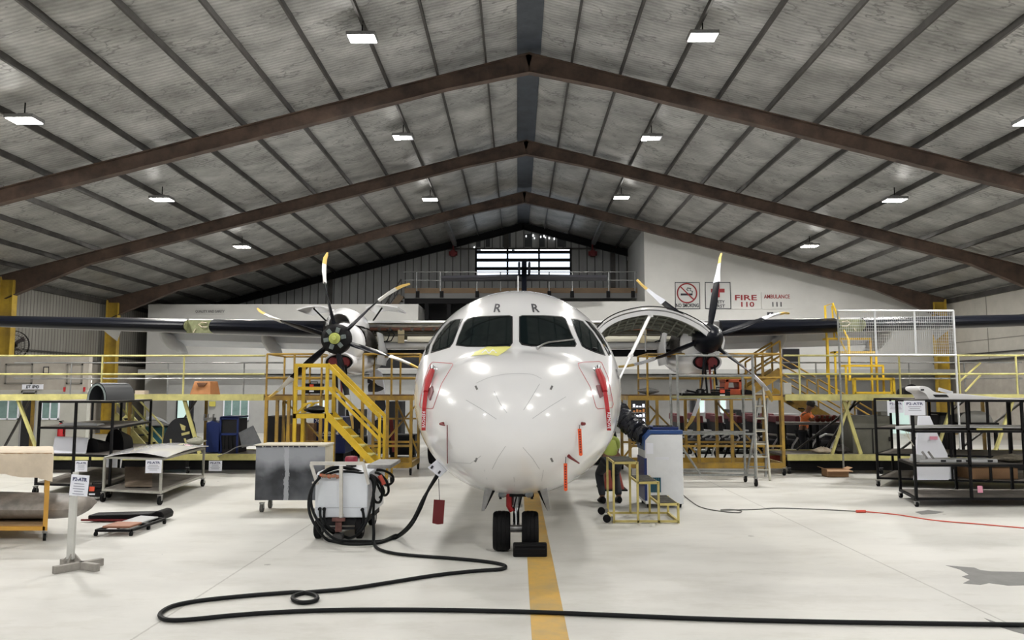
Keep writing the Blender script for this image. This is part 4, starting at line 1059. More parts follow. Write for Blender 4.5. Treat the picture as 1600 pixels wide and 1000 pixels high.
def scaffold(label, px, D0, D1_, rails=True, m=M_oyellow, deck=1.75, rz=(2.15, 2.68), base=.16, braces=(), wheels=True, skipfront=(), kname='scaffold_tower', railpx=None):
    xs = [X(p, D0) for p in px]; x0, x1 = xs[0], xs[-1]
    t = thing(kname, label, 'scaffold', ((x0+x1)/2, (D0+D1_)/2, 0))
    b = MB(); b.bb(x0, x1, D0-.03, D0+.03, deck-.10, deck); b.bb(x0, x1, D1_-.03, D1_+.03, deck-.10, deck)
    for x in (x0, x1): b.bb(x-.03, x+.03, D0, D1_, deck-.10, deck)
    b.build('deck_frame', m, t)
    b = MB(); b.bb(x0, x1, D0, D1_, deck, deck+.025); b.build('deck', mat('deck_brown', (.16, .09, .04), .7, 0, 3, .4), t)
    for D in (D0, D1_):
        for x in xs:
            b = MB(); b.bb(x-.032, x+.032, D-.032, D+.032, base, deck-.05); b.build('post', m, t)
        b = MB(); b.bb(x0, x1, D-.03, D+.03, base, base+.12); b.build('base_beam', m, t)
        b = MB(); b.bb(x0, x1, D-.02, D+.02, .62, .67); b.build('cross_rail', m, t)
    for x in (x0, x1):
        b = MB(); b.bb(x-.03, x+.03, D0, D1_, base, base+.12); b.build('base_beam', m, t)
    if rails:
        rx0, rx1 = (X(railpx[0], D0), X(railpx[1], D0)) if railpx else (x0, x1)
        for z in rz:
            for D in (D0, D1_):
                b = MB(); b.tube([(rx0, D, z), (rx1, D, z)], .022, 6); b.build('guard_rail', m, t, True)
            for x in (rx0, rx1):
                b = MB(); b.tube([(x, D0, z), (x, D1_, z)], .02, 6); b.build('guard_rail', m, t, True)
        for x in (rx0, rx1, (rx0+rx1)/2):
            for D in (D0, D1_):
                b = MB(); b.tube([(x, D, deck), (x, D, rz[-1])], .024, 6); b.build('rail_post', m, t, True)
    for a, z0, c_, z1, D in braces:
        b = MB(); b.bar((X(a, D0), D, z0), (X(c_, D0), D, z1), .04); b.build('brace', m, t)
    if wheels:
        for x in (x0, x1):
            for D in (D0, D1_): caster(0, D, t, .075 if wheels is True else wheels, x=x)
    return t
scaffold('brown-yellow scaffold tower left of the bright yellow steps', (417, 434, 452, 502), 17.2, 18.5, braces=((420, 1.6, 502, .4, 18.5), (434, .3, 428, 1.6, 17.9)), railpx=(416, 502))
scaffold('brown-yellow scaffold tower between the bright yellow steps and the nose', (567, 606, 643), 17.2, 18.5, braces=((567, .3, 643, 1.6, 18.5), (643, .4, 606, 1.6, 18.45), (575, 1.2, 640, 1.2, 18.4)), railpx=(567, 656))
b_ = scaffold('brown-yellow scaffold tower right of the nose under the right propeller', (983, 1026, 1090, 1142, 1221), 17.2, 18.5, braces=((1030, 1.5, 1105, .4, 18.5), (1142, 1.6, 1221, .3, 18.5), (1040, 1.3, 985, .3, 18.4)), railpx=(1012, 1221))
tg = thing('scaffold_tower', 'silver-grey tube scaffold in front, carrying tools under the right propeller', 'scaffold', (X(1118, 15.7), 15.7, 0))
GX0, GX1, GD0, GD1 = X(1059, 15.3), X(1177, 15.3), 15.3, 16.0
M_tube = mat('scaffold_tube_grey', (.34, .35, .34), .4, .5, 8, .4)
for x in (GX0, GX1):
    for D in (GD0, GD1):
        b = MB(); b.tube([(x, D, .15), (x, D, 2.58 if D == GD0 else 2.2)], .026, 8); b.build('post', M_tube, tg, True)
        caster(0, D, tg, .07, x=x)
for z in (.22, 1.02, 1.72, 2.16, 2.56):
    b = MB(); b.tube([(GX0, GD0, z), (GX1, GD0, z)], .02, 6)
    if z < 2.5: b.tube([(GX0, GD1, z), (GX1, GD1, z)], .02, 6)
    b.build('ledger', M_tube, tg, True)
b = MB(); b.bb(GX0, GX1, GD0-.02, GD1, 1.72, 1.765); b.build('deck', mat('deck_grey_yellow', (.30, .29, .14), .6, 0, 4, .4), tg)
b = MB(); b.tube([(GX0, GD0, .85), V(1095, GD0, .22)], .022, 6); b.build('brace', M_tube, tg, True)
# things on the right scaffold
def toolbox(px0, px1, py0, py1, D, dep, m, label, latch=True, name='toolbox'):
    x0, x1, z0, z1 = X(px0, D), X(px1, D), Z(py1, D), Z(py0, D)
    t = thing(name, label, 'toolbox', ((x0+x1)/2, D+dep/2, z0))
    b = MB(); b.bb(x0, x1, D, D+dep, z0, z0+(z1-z0)*.62); b.build('box', m, t, bevel=.01)
    b = MB(); b.bb(x0-.008, x1+.008, D-.008, D+dep+.008, z0+(z1-z0)*.64, z1-.03); b.build('lid', m, t, bevel=.015)
    xm = (x0+x1)/2; b = MB(); b.tube([(xm-.08, D+dep/2, z1-.03), (xm-.08, D+dep/2, z1+.005), (xm+.08, D+dep/2, z1+.005), (xm+.08, D+dep/2, z1-.03)], .01, 6); b.build('handle', m, t)
    if latch:
        b = MB(); b.bb(xm-.045, xm+.045, D-.02, D-.008, z0+(z1-z0)*.45, z0+(z1-z0)*.8); b.build('latch', mat('latch_red', (.7, .08, .03), .5), t)
        b = MB(); b.bb(xm-.05, xm+.05, D-.012, D-.002, z0+(z1-z0)*.15, z0+(z1-z0)*.28); b.build('label_plate', M_paper, t)
    return t
toolbox(1116, 1141, 606, 620.4, 15.4, .3, M_black, 'black toolbox with orange latch on the grey scaffold deck')
def clutter(label, px0, px1, D, z, n, seed, m, name='tool_tray', cat='tools', hgt=.12, dep=.5):
    rn = random.Random(seed); x0, x1 = X(px0, D), X(px1, D)
    t = thing(name, label, cat, ((x0+x1)/2, D+dep/2, z))
    b = MB(); b.bb(x0, x1, D, D+dep, z, z+.02); b.bb(x0, x1, D, D+.01, z, z+.05); b.bb(x0, x1, D+dep-.01, D+dep, z, z+.05); b.build('tray', M_black, t)
    for k in range(n):
        x = rn.uniform(x0+.05, x1-.05); y = D+rn.uniform(.08, dep-.08); l_ = rn.uniform(.05, .14); a = rn.uniform(0, PI); h = rn.uniform(.3, 1)*hgt
        b = MB(); d = Vector((math.cos(a)*l_, math.sin(a)*l_*.6, 0)); c_ = Vector((x, y, z+.02+h/2))
        if k % 3: b.box(c_, (l_, l_*.6, h), Matrix.Rotation(a, 3, 'Z'))
        else: b.tube([c_-d, c_+d+Vector((0, 0, h*.4))], .018, 6)
        b.build('tool', m[k % len(m)], t)
    return t
clutter('tray of loose black tools and fittings on the grey scaffold deck', 1066, 1112, 15.4, 1.765, 12, 2, [M_black, M_steel, M_black])
# orange engine stool / seat frame on the brown-yellow scaffold
t = thing('orange_stand', 'orange-red plastic crate stand on the scaffold deck beside the right propeller', 'crate', (X(1148, 17.5), 17.6, 1.775))
b = MB(); M_orcr = mat('orange_red_plastic', (.50, .09, .03), .55, 0, 3, .3)
xa_, xb_ = X(1131, 17.4), X(1163, 17.4); z0, z1 = 1.775, 2.12
for s1, s2 in ((xa_, xa_+.04), (xb_, xb_-.04)):
    b.prism([(s1, 17.4, z0), (s1+(.09 if s1 < s2 else -.09), 17.4, z0), (s2+(.09 if s1 < s2 else -.09), 17.4, z1), (s2, 17.4, z1)], (0, .45, 0))
b.bb(xa_+.02, xb_-.02, 17.4, 17.85, z1-.07, z1); b.bb(xa_, xb_, 17.4, 17.85, z0, z0+.12); b.build('body', M_orcr, t, bevel=.012)
b = MB(); b.bb(xa_+.06, xb_-.06, 17.5, 17.8, z0+.12, z0+.16); b.build('inner_tray', M_darkred, t)
# small box + black cloth beside
b = MB(); b.prism([V(1163, 17.5, 1.775), V(1180, 17.5, 1.775), V(1174, 17.5, 1.87), V(1166, 17.5, 1.89)], (0, .3, 0)); tag(b.build('folded_cloth', M_black, bevel=.01), 'black folded cloth beside the orange-red crate on the scaffold', 'cloth')
t = thing('parts_bag', 'grey translucent parts bag on the scaffold deck by the nose', 'bag', (X(1013, 17.4), 17.6, 1.775))
b = MB(); rn = random.Random(4)
b.grid([[V(1013, 17.6, 1.78)+Vector(((.02+.22*math.sin(PI*(i+.3)/6.3))*math.cos(a)*rn.uniform(.85, 1.1), (.02+.16*math.sin(PI*(i+.3)/6.3))*math.sin(a), .16*i/6)) for a in [2*PI*k/12 for k in range(12)]] for i in range(7)], True); b.f.append(list(range(12))); b.f.append([6*12+k for k in range(12)]); b.build('bag_body', mat('bag_grey', (.38, .38, .38), .4), t, True)
# leaning ladder and poles right
def ladder(label, a0, a1, c0, c1, D0, D1_, n, m, name='ladder'):
    p0, p1 = V(a0, D0, 0.01), V(a1, D1_, c1); q0, q1 = V(c0[0], D0, 0.01), V(c0[1], D1_, c1)
    t = thing(name, label, 'ladder', (p0+q0)/2)
    for a, c_ in ((p0, p1), (q0, q1)):
        b = MB(); b.bar(a, c_, .035, .06, up=(0, 1, 0)); b.build('rail', m, t)
    for k in range(n):
        s_ = (k+.8)/(n+.4); b = MB(); b.tube([p0.lerp(p1, s_), q0.lerp(q1, s_)], .015, 6); b.build('rung', m, t)
    return t
M_alu = mat('cream_aluminium', (.52, .50, .42), .4, .3, 5, .25)
ladder('pale stepladder leaning by the right end of the grey scaffold, nearer pair of rails', 1182, 1178, (1203, 1192), 1.95, 16.2, 16.7, 7, M_alu)
ladder('thin pale ladder leaning on the brown-yellow scaffold, behind the nearer one', 1166, 1187, (1196, 1199), 1.7, 16.9, 17.05, 6, M_tube)
# fence panel of white wire mesh
DF = 17.25
t = thing('mesh_barrier', 'white framed wire mesh barrier standing above the right dock', 'barrier', (X(1405, DF), DF, 0))
fx0, fx1 = X(1313.5, DF), X(1496, DF); fz0, fz1 = Z(555, DF), Z(486, DF)
M_wf = mat('white_galv', (.66, .68, .70), .35, .3)
for x, z0 in ((fx0, 0.0), (fx1, 0.0), (X(1372, DF), fz0), (X(1434, DF), fz0)):
    b = MB(); b.tube([(x, DF, z0), (x, DF, fz1)], .022, 8); b.build('upright', M_wf if x != fx0 else M_tube, t, True)
for z in (fz0, fz1):
    b = MB(); b.tube([(fx0, DF, z), (fx1, DF, z)], .024, 8); b.build('frame_rail', M_wf, t, True)
b = MB(); n = 58
for k in range(1, n): x = fx0+(fx1-fx0)*k/n; b.bb(x-.0022, x+.0022, DF-.003, DF+.003, fz0, fz1)
for k in range(1, 15): z = fz0+(fz1-fz0)*k/15; b.bb(fx0, fx1, DF-.003, DF+.003, z-.0022, z+.0022)
b.build('wire_mesh', M_wf, t)
# stepped yellow work stand on the right dock
t = thing('step_stand', 'tall bright yellow stepped work stand on the right dock behind the mesh barrier', 'steps', (X(1335, 18), 18.2, 1.77))
SD = [(1295, 1365, 528, 18.45), (1306, 1373, 549, 18.25), (1322, 1383, 570, 18.05), (1333, 1395, 591, 17.85)]
for i, (a, c_, y, D) in enumerate(SD):
    x0, x1, z = X(a, D), X(c_, D), Z(y, D)
    b = MB(); b.bb(x0, x1, D, D+.26, z-.045, z); b.build('step', M_yellow, t)
    for x in (x0+.02, x1-.02):
        b = MB(); b.bb(x-.02, x+.02, D, D+.04, 1.77, z); b.build('leg', M_yellow, t)
b = MB()
D = 18.5; b.tube([P(1293, 590, D), P(1292, 535, D), P(1289, 478, D), P(1301, 474, D), P(1313, 505, D-.1), P(1326, 532, D-.3), P(1328, 595, D-.5)], .028, 8); b.build('handrail', M_yellow, t, True)
b = MB(); b.tube([P(1304, 530, D), P(1300, 478, D)], .022, 8); b.tube([P(1301, 508, D), P(1324, 553, D-.3)], .022, 8); b.build('handrail', M_yellow, t, True)
b = MB(); x0, x1 = X(1333, 17.8), X(1394, 17.8)
for x in (x0, x1): b.bb(x-.03, x+.03, 17.7, 17.75, 1.79, 2.15)
b.bb(x0, x1, 17.7, 17.75, 2.11, 2.16); b.bb(x0, x1, 17.7, 17.75, 1.79, 1.84); b.build('base_frame', M_yellow, t)
# stairs
def stair(label, a, c_, D0, wid, n, m, rail_h=1.0, parent_label=None, name='stair', cat='stairs', sub=.22, posts=4, tread=None):
    """a,c_: (px, z) upper and lower ends"""
    A0 = V(a[0], D0, a[1]); C0 = V(c_[0], D0, c_[1]); off = Vector((0, wid, 0))
    t = thing(name, label, cat, ((A0.x+C0.x)/2, D0+wid/2, min(a[1], c_[1])))
    for o_ in (Vector(), off):
        b = MB(); b.bar(A0+o_, C0+o_, .045, sub); b.build('stringer', m, t)
        for h in (rail_h, rail_h*.52):
            b = MB(); b.tube([A0+o_+Vector((0, 0, h)), C0+o_+Vector((0, 0, h))], .024, 8); b.build('handrail', m, t, True)
        for k in range(posts):
            q = A0.lerp(C0, k/(posts-1))+o_; b = MB(); b.tube([q, q+Vector((0, 0, rail_h))], .024, 8); b.build('baluster', m, t, True)
    for k in range(n):
        q = A0.lerp(C0, (k+.5)/n)+off/2; b = MB(); b.box(q, (.24, wid-.04, .03)); b.build('tread', tread or M_black, t)
    return t
stair('ochre stair going down to the right behind the right dock, toward the worker', (1222, 1.85), (1395, .05), 21.85, .8, 9, M_oyellow, .95)
stair('short ochre stair at the right end of the right scaffold with slanted handrail', (1220, 2.32), (1166, 1.8), 18.7, .6, 3, M_oyellow, .75, posts=3)
# bright yellow steps (left)
YD = 15.2
t = thing('platform_steps', 'bright yellow platform steps with handrails left of the nose', 'steps', (X(515, YD), YD+.45, 0))
pz = Z(648, YD)
xl_, xr_ = X(462, YD), X(511, YD)
for D in (YD, YD+.55):
    for x in (xl_, xr_):
        b = MB(); b.bb(x-.03, x+.03, D-.03, D+.03, .16, pz if (x == xr_ and False) else Z(568, YD)); b.build('post', M_yellow, t)
    for y in (568, 604.5):
        b = MB(); b.bb(xl_, xr_, D-.025, D+.025, Z(y, YD)-.06, Z(y, YD)); b.build('guard_rail', M_yellow, t)
    b = MB(); b.bb(xl_-.03, xr_, D-.03, D+.03, pz-.07, pz+.02); b.build('platform_beam', M_yellow, t)
    b = MB(); b.bar((xl_, D, pz), (X(480, YD), D, Z(631, YD)), .04); b.bar((X(474, YD), D, Z(632, YD)), (X(488, YD), D, Z(629, YD)), .03); b.build('gusset', M_yellow, t)
    lo = V(592, D, Z(733, YD)); up = Vector((xr_, D, pz)); lo.x = X(592, YD)
    b = MB(); b.bar(up, lo, .05, .12); b.build('stringer', M_yellow, t)
    pr = Vector((X(594, YD), D, 0))
    b = MB(); b.bar((xr_, D, Z(569, YD)), (pr.x, D, Z(651, YD)), .05, .07); b.build('handrail', M_yellow, t)
    b = MB(); b.bar((xr_, D, Z(604, YD)), (pr.x, D, Z(687, YD)), .04, .055); b.build('handrail', M_yellow, t)
    b = MB(); b.bb(pr.x-.025, pr.x+.025, D-.025, D+.025, Z(733, YD)-.03, Z(650, YD)); b.build('post', M_yellow, t)
    b = MB(); b.bb(pr.x+.14, pr.x+.18, D-.02, D+.02, .14, .42); b.bar((pr.x, D, .36), (pr.x+.18, D, .40), .04); b.bar((xl_, D, .2), (pr.x+.16, D, .2), .05); b.build('base_rail', M_oyellow, t)
    for x in (xl_, pr.x+.16): caster(0, D, t, .06, x=x)
b = MB(); b.bb(xl_, xr_, YD, YD+.55, pz, pz+.02); b.build('platform', mat('tread_black', (.03, .03, .03), .6), t)
for k in range(6):
    q = (k+.6)/6; x = xr_+(X(592, YD)-xr_)*q; z = pz+(Z(733, YD)-pz)*q
    b = MB(); b.bb(x-.12, x+.10, YD+.02, YD+.53, z, z+.03); b.build('tread', M_pyellow, t)
b = MB(); b.bb(xl_-.03, xl_+.03, YD, YD+.55, Z(568, YD)-.06, Z(568, YD)); b.bb(xl_-.03, xl_+.03, YD, YD+.55, Z(604, YD)-.06, Z(604, YD)); b.build('guard_rail', M_yellow, t)
# black bag on the platform
b = MB(); rn = random.Random(8); c0 = Vector((X(490, YD), YD+.3, pz+.021))
b.grid([[c0+Vector(((.02+.22*math.sin(PI*(i+.4)/6.4)**.7)*math.cos(a)*rn.uniform(.85, 1.15), (.02+.16*math.sin(PI*(i+.4)/6.4))*math.sin(a), .15*i/6*rn.uniform(.9, 1.05))) for a in [2*PI*k/14 for k in range(14)]] for i in range(7)], True); b.f.append(list(range(14))); b.f.append([6*14+k for k in range(14)])
tag(b.build('tool_bag', M_black, smooth=True), 'black soft tool bag lying on the bright yellow platform steps', 'bag')
# dark red lamp toolbox on the left scaffold deck
toolbox(475, 499, 597, 615, 17.4, .4, M_black, 'black case with red reflector on the left scaffold deck behind the yellow steps')

# ================================================================ racks
def rack(label, cor, levels, m=M_black, shelf=None, mids=2, top=None, name='parts_rack', casters=True, thick=.038):
    """cor: four (px, D) corners in order; levels: heights"""
    pts = [Vector((X(p, D), D, 0)) for p, D in cor]; c_ = sum(pts, Vector())/4
    t = thing(name, label, 'rack', c_); zt_ = top or levels[-1]; zb_ = levels[0]
    for i, p in enumerate(pts):
        b = MB(); b.bb(p.x-thick/2, p.x+thick/2, p.y-thick/2, p.y+thick/2, zb_-.02, zt_); b.build('upright', m, t)
        if casters: caster(0, p.y, t, (zb_-.04)/2.4 if zb_ < .2 else .07, x=p.x)
    for i in (0, 2):
        for k in range(1, mids+1):
            p = pts[i].lerp(pts[i+1], k/(mids+1)); b = MB(); b.bb(p.x-thick/2, p.x+thick/2, p.y-thick/2, p.y+thick/2, zb_, zt_); b.build('upright', m, t)
    for z in levels:
        b = MB()
        for i in range(4): b.bar(pts[i]+Vector((0, 0, z)), pts[(i+1) % 4]+Vector((0, 0, z)), thick, thick)
        b.build('shelf_frame', m, t)
        if z != levels[-1] or top is None:
            b = MB(); ins = [c_+(p-c_)*.98 for p in pts]; b.prism([q+Vector((0, 0, z+.0)) for q in ins], (0, 0, .02)); b.build('shelf', shelf or M_greydeck, t)
    return t
Lz = (.20, .72, 1.20, 1.665)
rack('black parts rack with four shelves at the left, holding dark cowls', [(64, 13.9), (178, 13.6), (237, 16.4), (146, 16.8)], Lz, mids=1)
rack('pale grey trolley table carrying a white curved panel', [(169, 13.1), (257, 12.75), (322, 15.2), (246, 15.6)], (.2, .74), mat('trolley_grey', (.42, .42, .38), .45, .2, 5, .3), M_greydeck, 0, name='trolley_table', thick=.035)
# white curved panel on the trolley
b = MB(); z0 = .765
fr = [V(164, 13.0, z0-.0), V(190, 12.9, z0+.06), V(222, 12.8, z0+.085), V(262, 12.7, z0+.02)]
bk = [V(236, 15.7, z0+.0), V(262, 15.6, z0+.05), V(292, 15.4, z0+.06), V(326, 15.2, z0+.02)]
rows = [[a.lerp(c_, k/6)+Vector((0, 0, .04*math.sin(PI*k/6))) for k in range(7)] for a, c_ in zip([Vector(crom(*[fr[max(i-1, 0)], fr[i], fr[i+1], fr[min(i+2, 3)]], s_/3)) for i in range(3) for s_ in range(3)]+[fr[3]], [Vector(crom(*[bk[max(i-1, 0)], bk[i], bk[i+1], bk[min(i+2, 3)]], s_/3)) for i in range(3) for s_ in range(3)]+[bk[3]])]
b.sheet(rows, .012); tag(b.build('curved_panel', M_aircraft, smooth=True), 'white curved aircraft panel lying on the grey trolley table', 'panel')
b = MB(); b.sheet([[V(x, D, z) for x in (195, 215, 238)] for D, z in ((13.2, .24), (13.6, .25), (14.1, .30), (14.4, .44))], .02); tag(b.build('curved_panel', mat('brown_board', (.27, .21, .16), .7, 0, 4, .3), smooth=True), 'brown curved board on the lower shelf of the grey trolley table', 'panel')
def paper_sign(px0, px1, py0, py1, D, head, label, tilt=0, lines=4, parent=None):
    a, c_ = P(px0, py1, D), P(px1, py0, D)
    cx = (a.x+c_.x)/2; cz = (a.z+c_.z)/2; w_ = c_.x-a.x; h_ = c_.z-a.z
    t = thing('paper_notice', label, 'notice', (cx, D, a.z))
    rt = Vector((math.cos(tilt), 0, math.sin(tilt))); up = Vector((-math.sin(tilt), 0, math.cos(tilt)))
    b = MB(); m_ = Matrix((rt, Vector((0, 1, 0)), up)).transposed(); b.box((cx, D, cz), (w_, .006, h_), m_); b.build('sheet', M_paper, t)
    ctr = Vector((cx, D-.006, cz))
    text_on('heading', head, h_*.24, ctr+up*h_*.28, mat('print_blue', (.05, .06, .16), .6), t, rt, up, bold=True, fit=w_*.78)
    b = MB(); rn = random.Random(int(px0))
    for k in range(lines):
        b.box(ctr+up*h_*(.08-.12*k), (w_*rn.uniform(.45, .8), .002, h_*.035), m_)
    b.build('text_line', mat('print_grey', (.30, .31, .38), .6), t)
    return t
paper_sign(227, 253, 718.5, 739, 12.6, 'PS-ATR', 'white paper notice hanging on the front of the grey trolley table')
paper_sign(326, 347, 720, 736, 14.9, 'PS-ATR', 'white paper notice hanging right of the trolley table, under the dock')
paper_sign(117, 137, 720, 737, 13.7, 'P2-ATR', 'white paper notice behind the post sign, on the black rack')
# dark arched cowl on the top of the black rack
b = MB(); r = []
for k in range(6):
    q = k/5; D = 14; c0 = V(151, 13.95, 1.69)+Vector((.26*q, .5*q, 0)); rr_ = .17
    r.append([c0+Vector((-rr_*math.cos(PI*j/14), 0, .30*math.sin(PI*j/14))) for j in range(15)])
b.sheet(r, .02); tt = thing('engine_cowl', 'dark arched engine cowl standing on the top of the black rack', 'cowl', V(155, 14, 1.69))
b.build('shell', mat('cowl_dark', (.025, .028, .032), .4), tt, 40)
b = MB(); c0 = V(151, 13.94, 1.69); b.sheet([[c0+Vector((-q*math.cos(PI*j/14), 0, (q+.13)*math.sin(PI*j/14))) for j in range(15)] for q in (.14, .17)], .01); b.build('rim', mat('rim_greygreen', (.25, .30, .30), .5), tt)
b = MB(); b.sheet([[c0+Vector((-q*math.cos(PI*j/14)+.10, .25, q*1.6*math.sin(PI*j/14))) for j in range(15)] for q in (.02, .15)], .01); b.build('bulkhead', M_dark, tt)
# mid shelf: folded light items; lower shelf: white leaning panel, black cowls
b = MB(); b.prism([V(81, 13.95, .745), V(133, 13.85, .745), V(137.5, 14.05, 1.01), V(86, 14.15, 1.03)], (0, .03, .0)); tag(b.build('flat_panel', M_paper), 'white flat panel leaning at the lower left of the black rack', 'panel')
def half_cowl(label, px, D, z, wpx, hpx, m=M_black, name='cowl_half', dep=.5):
    w_ = wpx/F*D/2; h_ = hpx/F*D; c0 = V(px, D, z); r = []
    for k in range(4):
        s_ = 1-.12*k; r.append([c0+Vector((-w_*s_*math.cos(PI*j/12), dep*k/3, h_*s_*math.sin(PI*j/12)**.8 if j not in (0, 12) else 0)) for j in range(13)])
    b = MB(); b.grid(r); b.f.append(list(range(13))); b.f.append([3*13+j for j in range(13)]); return tag(b.build(name, m, smooth=50), label, 'cowl')
half_cowl('black cowl half on the lower shelf of the black rack, right of the white panel', 143, 14.1, .745, 22, 22)
half_cowl('large black cowl half at the right end of the black rack', 178, 14.7, .745, 30, 33)
half_cowl('small grey curved skin on the middle shelf of the black rack', 122, 14.2, 1.225, 60, 5, M_acgrey)
toolbox(139, 165, 757, 777, 13.2, .28, M_black, 'black toolbox with red latch on the floor beneath the black rack')
t = thing('bucket', 'white plastic bucket on the floor behind the black rack on the left', 'bucket', (X(183, 17.1), 17.1, .0))
b = MB(); b.lathe([(.13, .0), (.17, .36), (.18, .37), (.18, .39), (.165, .39), (.13, .03)], (X(183, 17.1), 17.1, .0), (0, 0, 1), 24); b.build('body', M_paper, t, 50)
b = MB(); b.tube([(X(183, 17.1)+.18*math.cos(a), 17.1-.06, .36-.14*math.sin(a)) for a in [PI*k/8 for k in range(9)]], .004, 5); b.build('bail_handle', M_steel, t)
# items on the dock lower deck, left
zl = .42
t = thing('engine_cowling', 'tall black rounded cowl panel with yellow tape standing on the left dock', 'cowl', V(278, 17.9, zl))
pts = arc([(254, 708), (254, 690), (258, 675), (266, 660), (278, 653), (292, 657), (297, 675), (301, 708)], 5)
b = MB(); f = [P(x, y, 17.8) for x, y in pts]; b.prism(f, (0, .35, 0)); b.build('shell', mat('cowl_matt', (.018, .02, .025), .5), t, 40, bevel=.02)
b = MB(); 
for tp in (((281, 662), (290, 666), (289, 673), (284, 672)), ((283, 677), (296, 674), (296, 678), (284, 681)), ((265, 686), (268, 686), (268, 692), (266, 692)), ((287, 685), (290, 685), (292, 692), (289, 692))):
    b = MB(); b.prism([P(x, y, 17.79) for x, y in tp], (0, .01, 0)); b.build('tape', mat('pale_tape', (.72, .66, .28), .5), t)
# blue panel and blue cage trolley
def cage(label, px0, px1, py0, py1, D, dep, m, m2, zb_=zl):
    x0, x1, z1 = X(px0, D), X(px1, D), Z(py0, D); t = thing('equipment_cabinet', label, 'cabinet', ((x0+x1)/2, D+dep/2, zb_))
    b = MB(); b.bb(x0+.02, x1-.02, D+.04, D+dep, zb_, z1-.04); b.build('body', m2, t, bevel=.01)
    b = MB(); 
    for x in (x0, x1): b.bb(x-.02, x+.02, D, D+.05, zb_, z1)
    b.bb(x0, x1, D, D+.05, z1-.05, z1); b.bb(x0, x1, D, D+dep, z1-.02, z1+.02); b.bb(x0, x1, D, D+.05, (zb_+z1)/2, (zb_+z1)/2+.05); b.build('frame', m, t)
    b = MB()
    for k in range(3): b.tube([(x0+(x1-x0)*(.25+.25*k), D+.02, zb_+.1), (x0+(x1-x0)*(.3+.2*k), D-.01, (zb_+z1)/2)], .012, 5)
    b.build('hose', M_cable, t); return t
b = MB(); b.prism([P(x, y, 17.9) for x, y in ((321, 707), (322, 660), (331, 657), (344, 662), (346, 707))], (0, .35, 0)); tag(b.build('blue_bin', M_blue, bevel=.02), 'deep blue tapered bin standing on the left dock beside the black cowl', 'bin')
t = thing('drill_vice', 'small grey clamp tool standing on the blue bin', 'tool', P(327, 657, 18.1))
b = MB(); b.bb(X(319, 18), X(334, 18), 18, 18.2, Z(657.5, 18), Z(653, 18)); 
for px in (319, 324, 333): b.bar(P(px, 654, 18.1), P(px+1, 647, 18.1), .03)
b.build('body', M_steel, t)
cage('dark blue wheeled cabinet right of the deep blue bin on the left dock', 346, 373, 652, 704, 17.9, .7, M_blue, M_dark)
t = thing('covered_workbench', 'blue workbench under a grey sheet behind the black rack', 'workbench', V(238, 20.5, 0))
b = MB(); b.bb(X(212, 20), X(268, 20), 20, 21.2, .3, Z(668, 20)); b.build('cabinet', M_teal, t, bevel=.01)
b = MB(); r = []
for k in range(6):
    r.append([P(210+60*j/10, 668-17*math.sin(PI*min(1, (j+.5)/10.5))*(.55+.45*math.sin(PI*(k+.5)/6)), 19.95+1.3*k/5) for j in range(11)])
b.sheet(r, .02); b.build('sheet_cover', mat('grey_sheet', (.16, .17, .18), .7, bump=.3, bscale=4), t, True)
b = MB(); b.bb(X(214, 20.2), X(266, 20.2), 20.1, 21.1, 0, .3); b.build('plinth', M_dark, t)
# metal sheets at right end of left dock
b = MB(); b.prism([P(x, y, 17.7) for x, y in ((373, 676), (395, 665), (408, 692), (378, 700))], (0, .03, .0)); tag(b.build('metal_sheet', mat('burnished_sheet', (.30, .31, .33), .3, .8, 3, .3)), 'burnished metal sheet leaning at the right end of the left dock', 'metal sheet')
b = MB(); b.sheet([[P(x, y, D) for x, y in arc([(340, 714), (356, 707), (374, 698), (402, 697), (402, 713)][:4], 4)] for D in (17.3, 17.8)], .02); tag(b.build('curved_panel', mat('grey_skin', (.20, .20, .20), .45, .2), smooth=True), 'grey curved skin lying low at the right end of the left dock', 'panel')
# orange step block on the left dock deck
t = thing('step_block', 'orange-brown plastic step block standing on the left dock deck', 'step block', V(315, 17.9, 1.77))
b = MB(); z0, z1 = 1.77, 2.08; x0, x1 = X(296, 17.8), X(329, 17.8)
b.add([(x0, 17.8, z0), (x1, 17.8, z0), (x1+.08, 18.2, z0), (x0+.05, 18.2, z0), (x0+.08, 17.86, z1), (x1-.04, 17.86, z1), (x1+.03, 18.14, z1), (x0+.12, 18.14, z1)], [(0,1,5,4),(1,2,6,5),(2,3,7,6),(3,0,4,7),(4,5,6,7),(0,3,2,1)]); b.build('body', mat('step_orange', (.55, .24, .09), .6, 0, 3, .2), t, bevel=.015)
b = MB(); b.prism([(x0+.14, 17.845, z1-.03), (x1-.10, 17.845, z1-.03), (x1-.16, 17.80, z1-.12), (x0+.2, 17.80, z1-.12)], (0, .03, .0)); b.build('hand_slot', mat('slot_dark', (.12, .05, .02), .8), t)
b = MB(); b.bb(X(211, 18), X(226, 18), 18, 18.2, 1.77, 1.87); tag(b.build('small_box', M_cream), 'small cream box on the left dock deck, left of the orange-brown block', 'box')
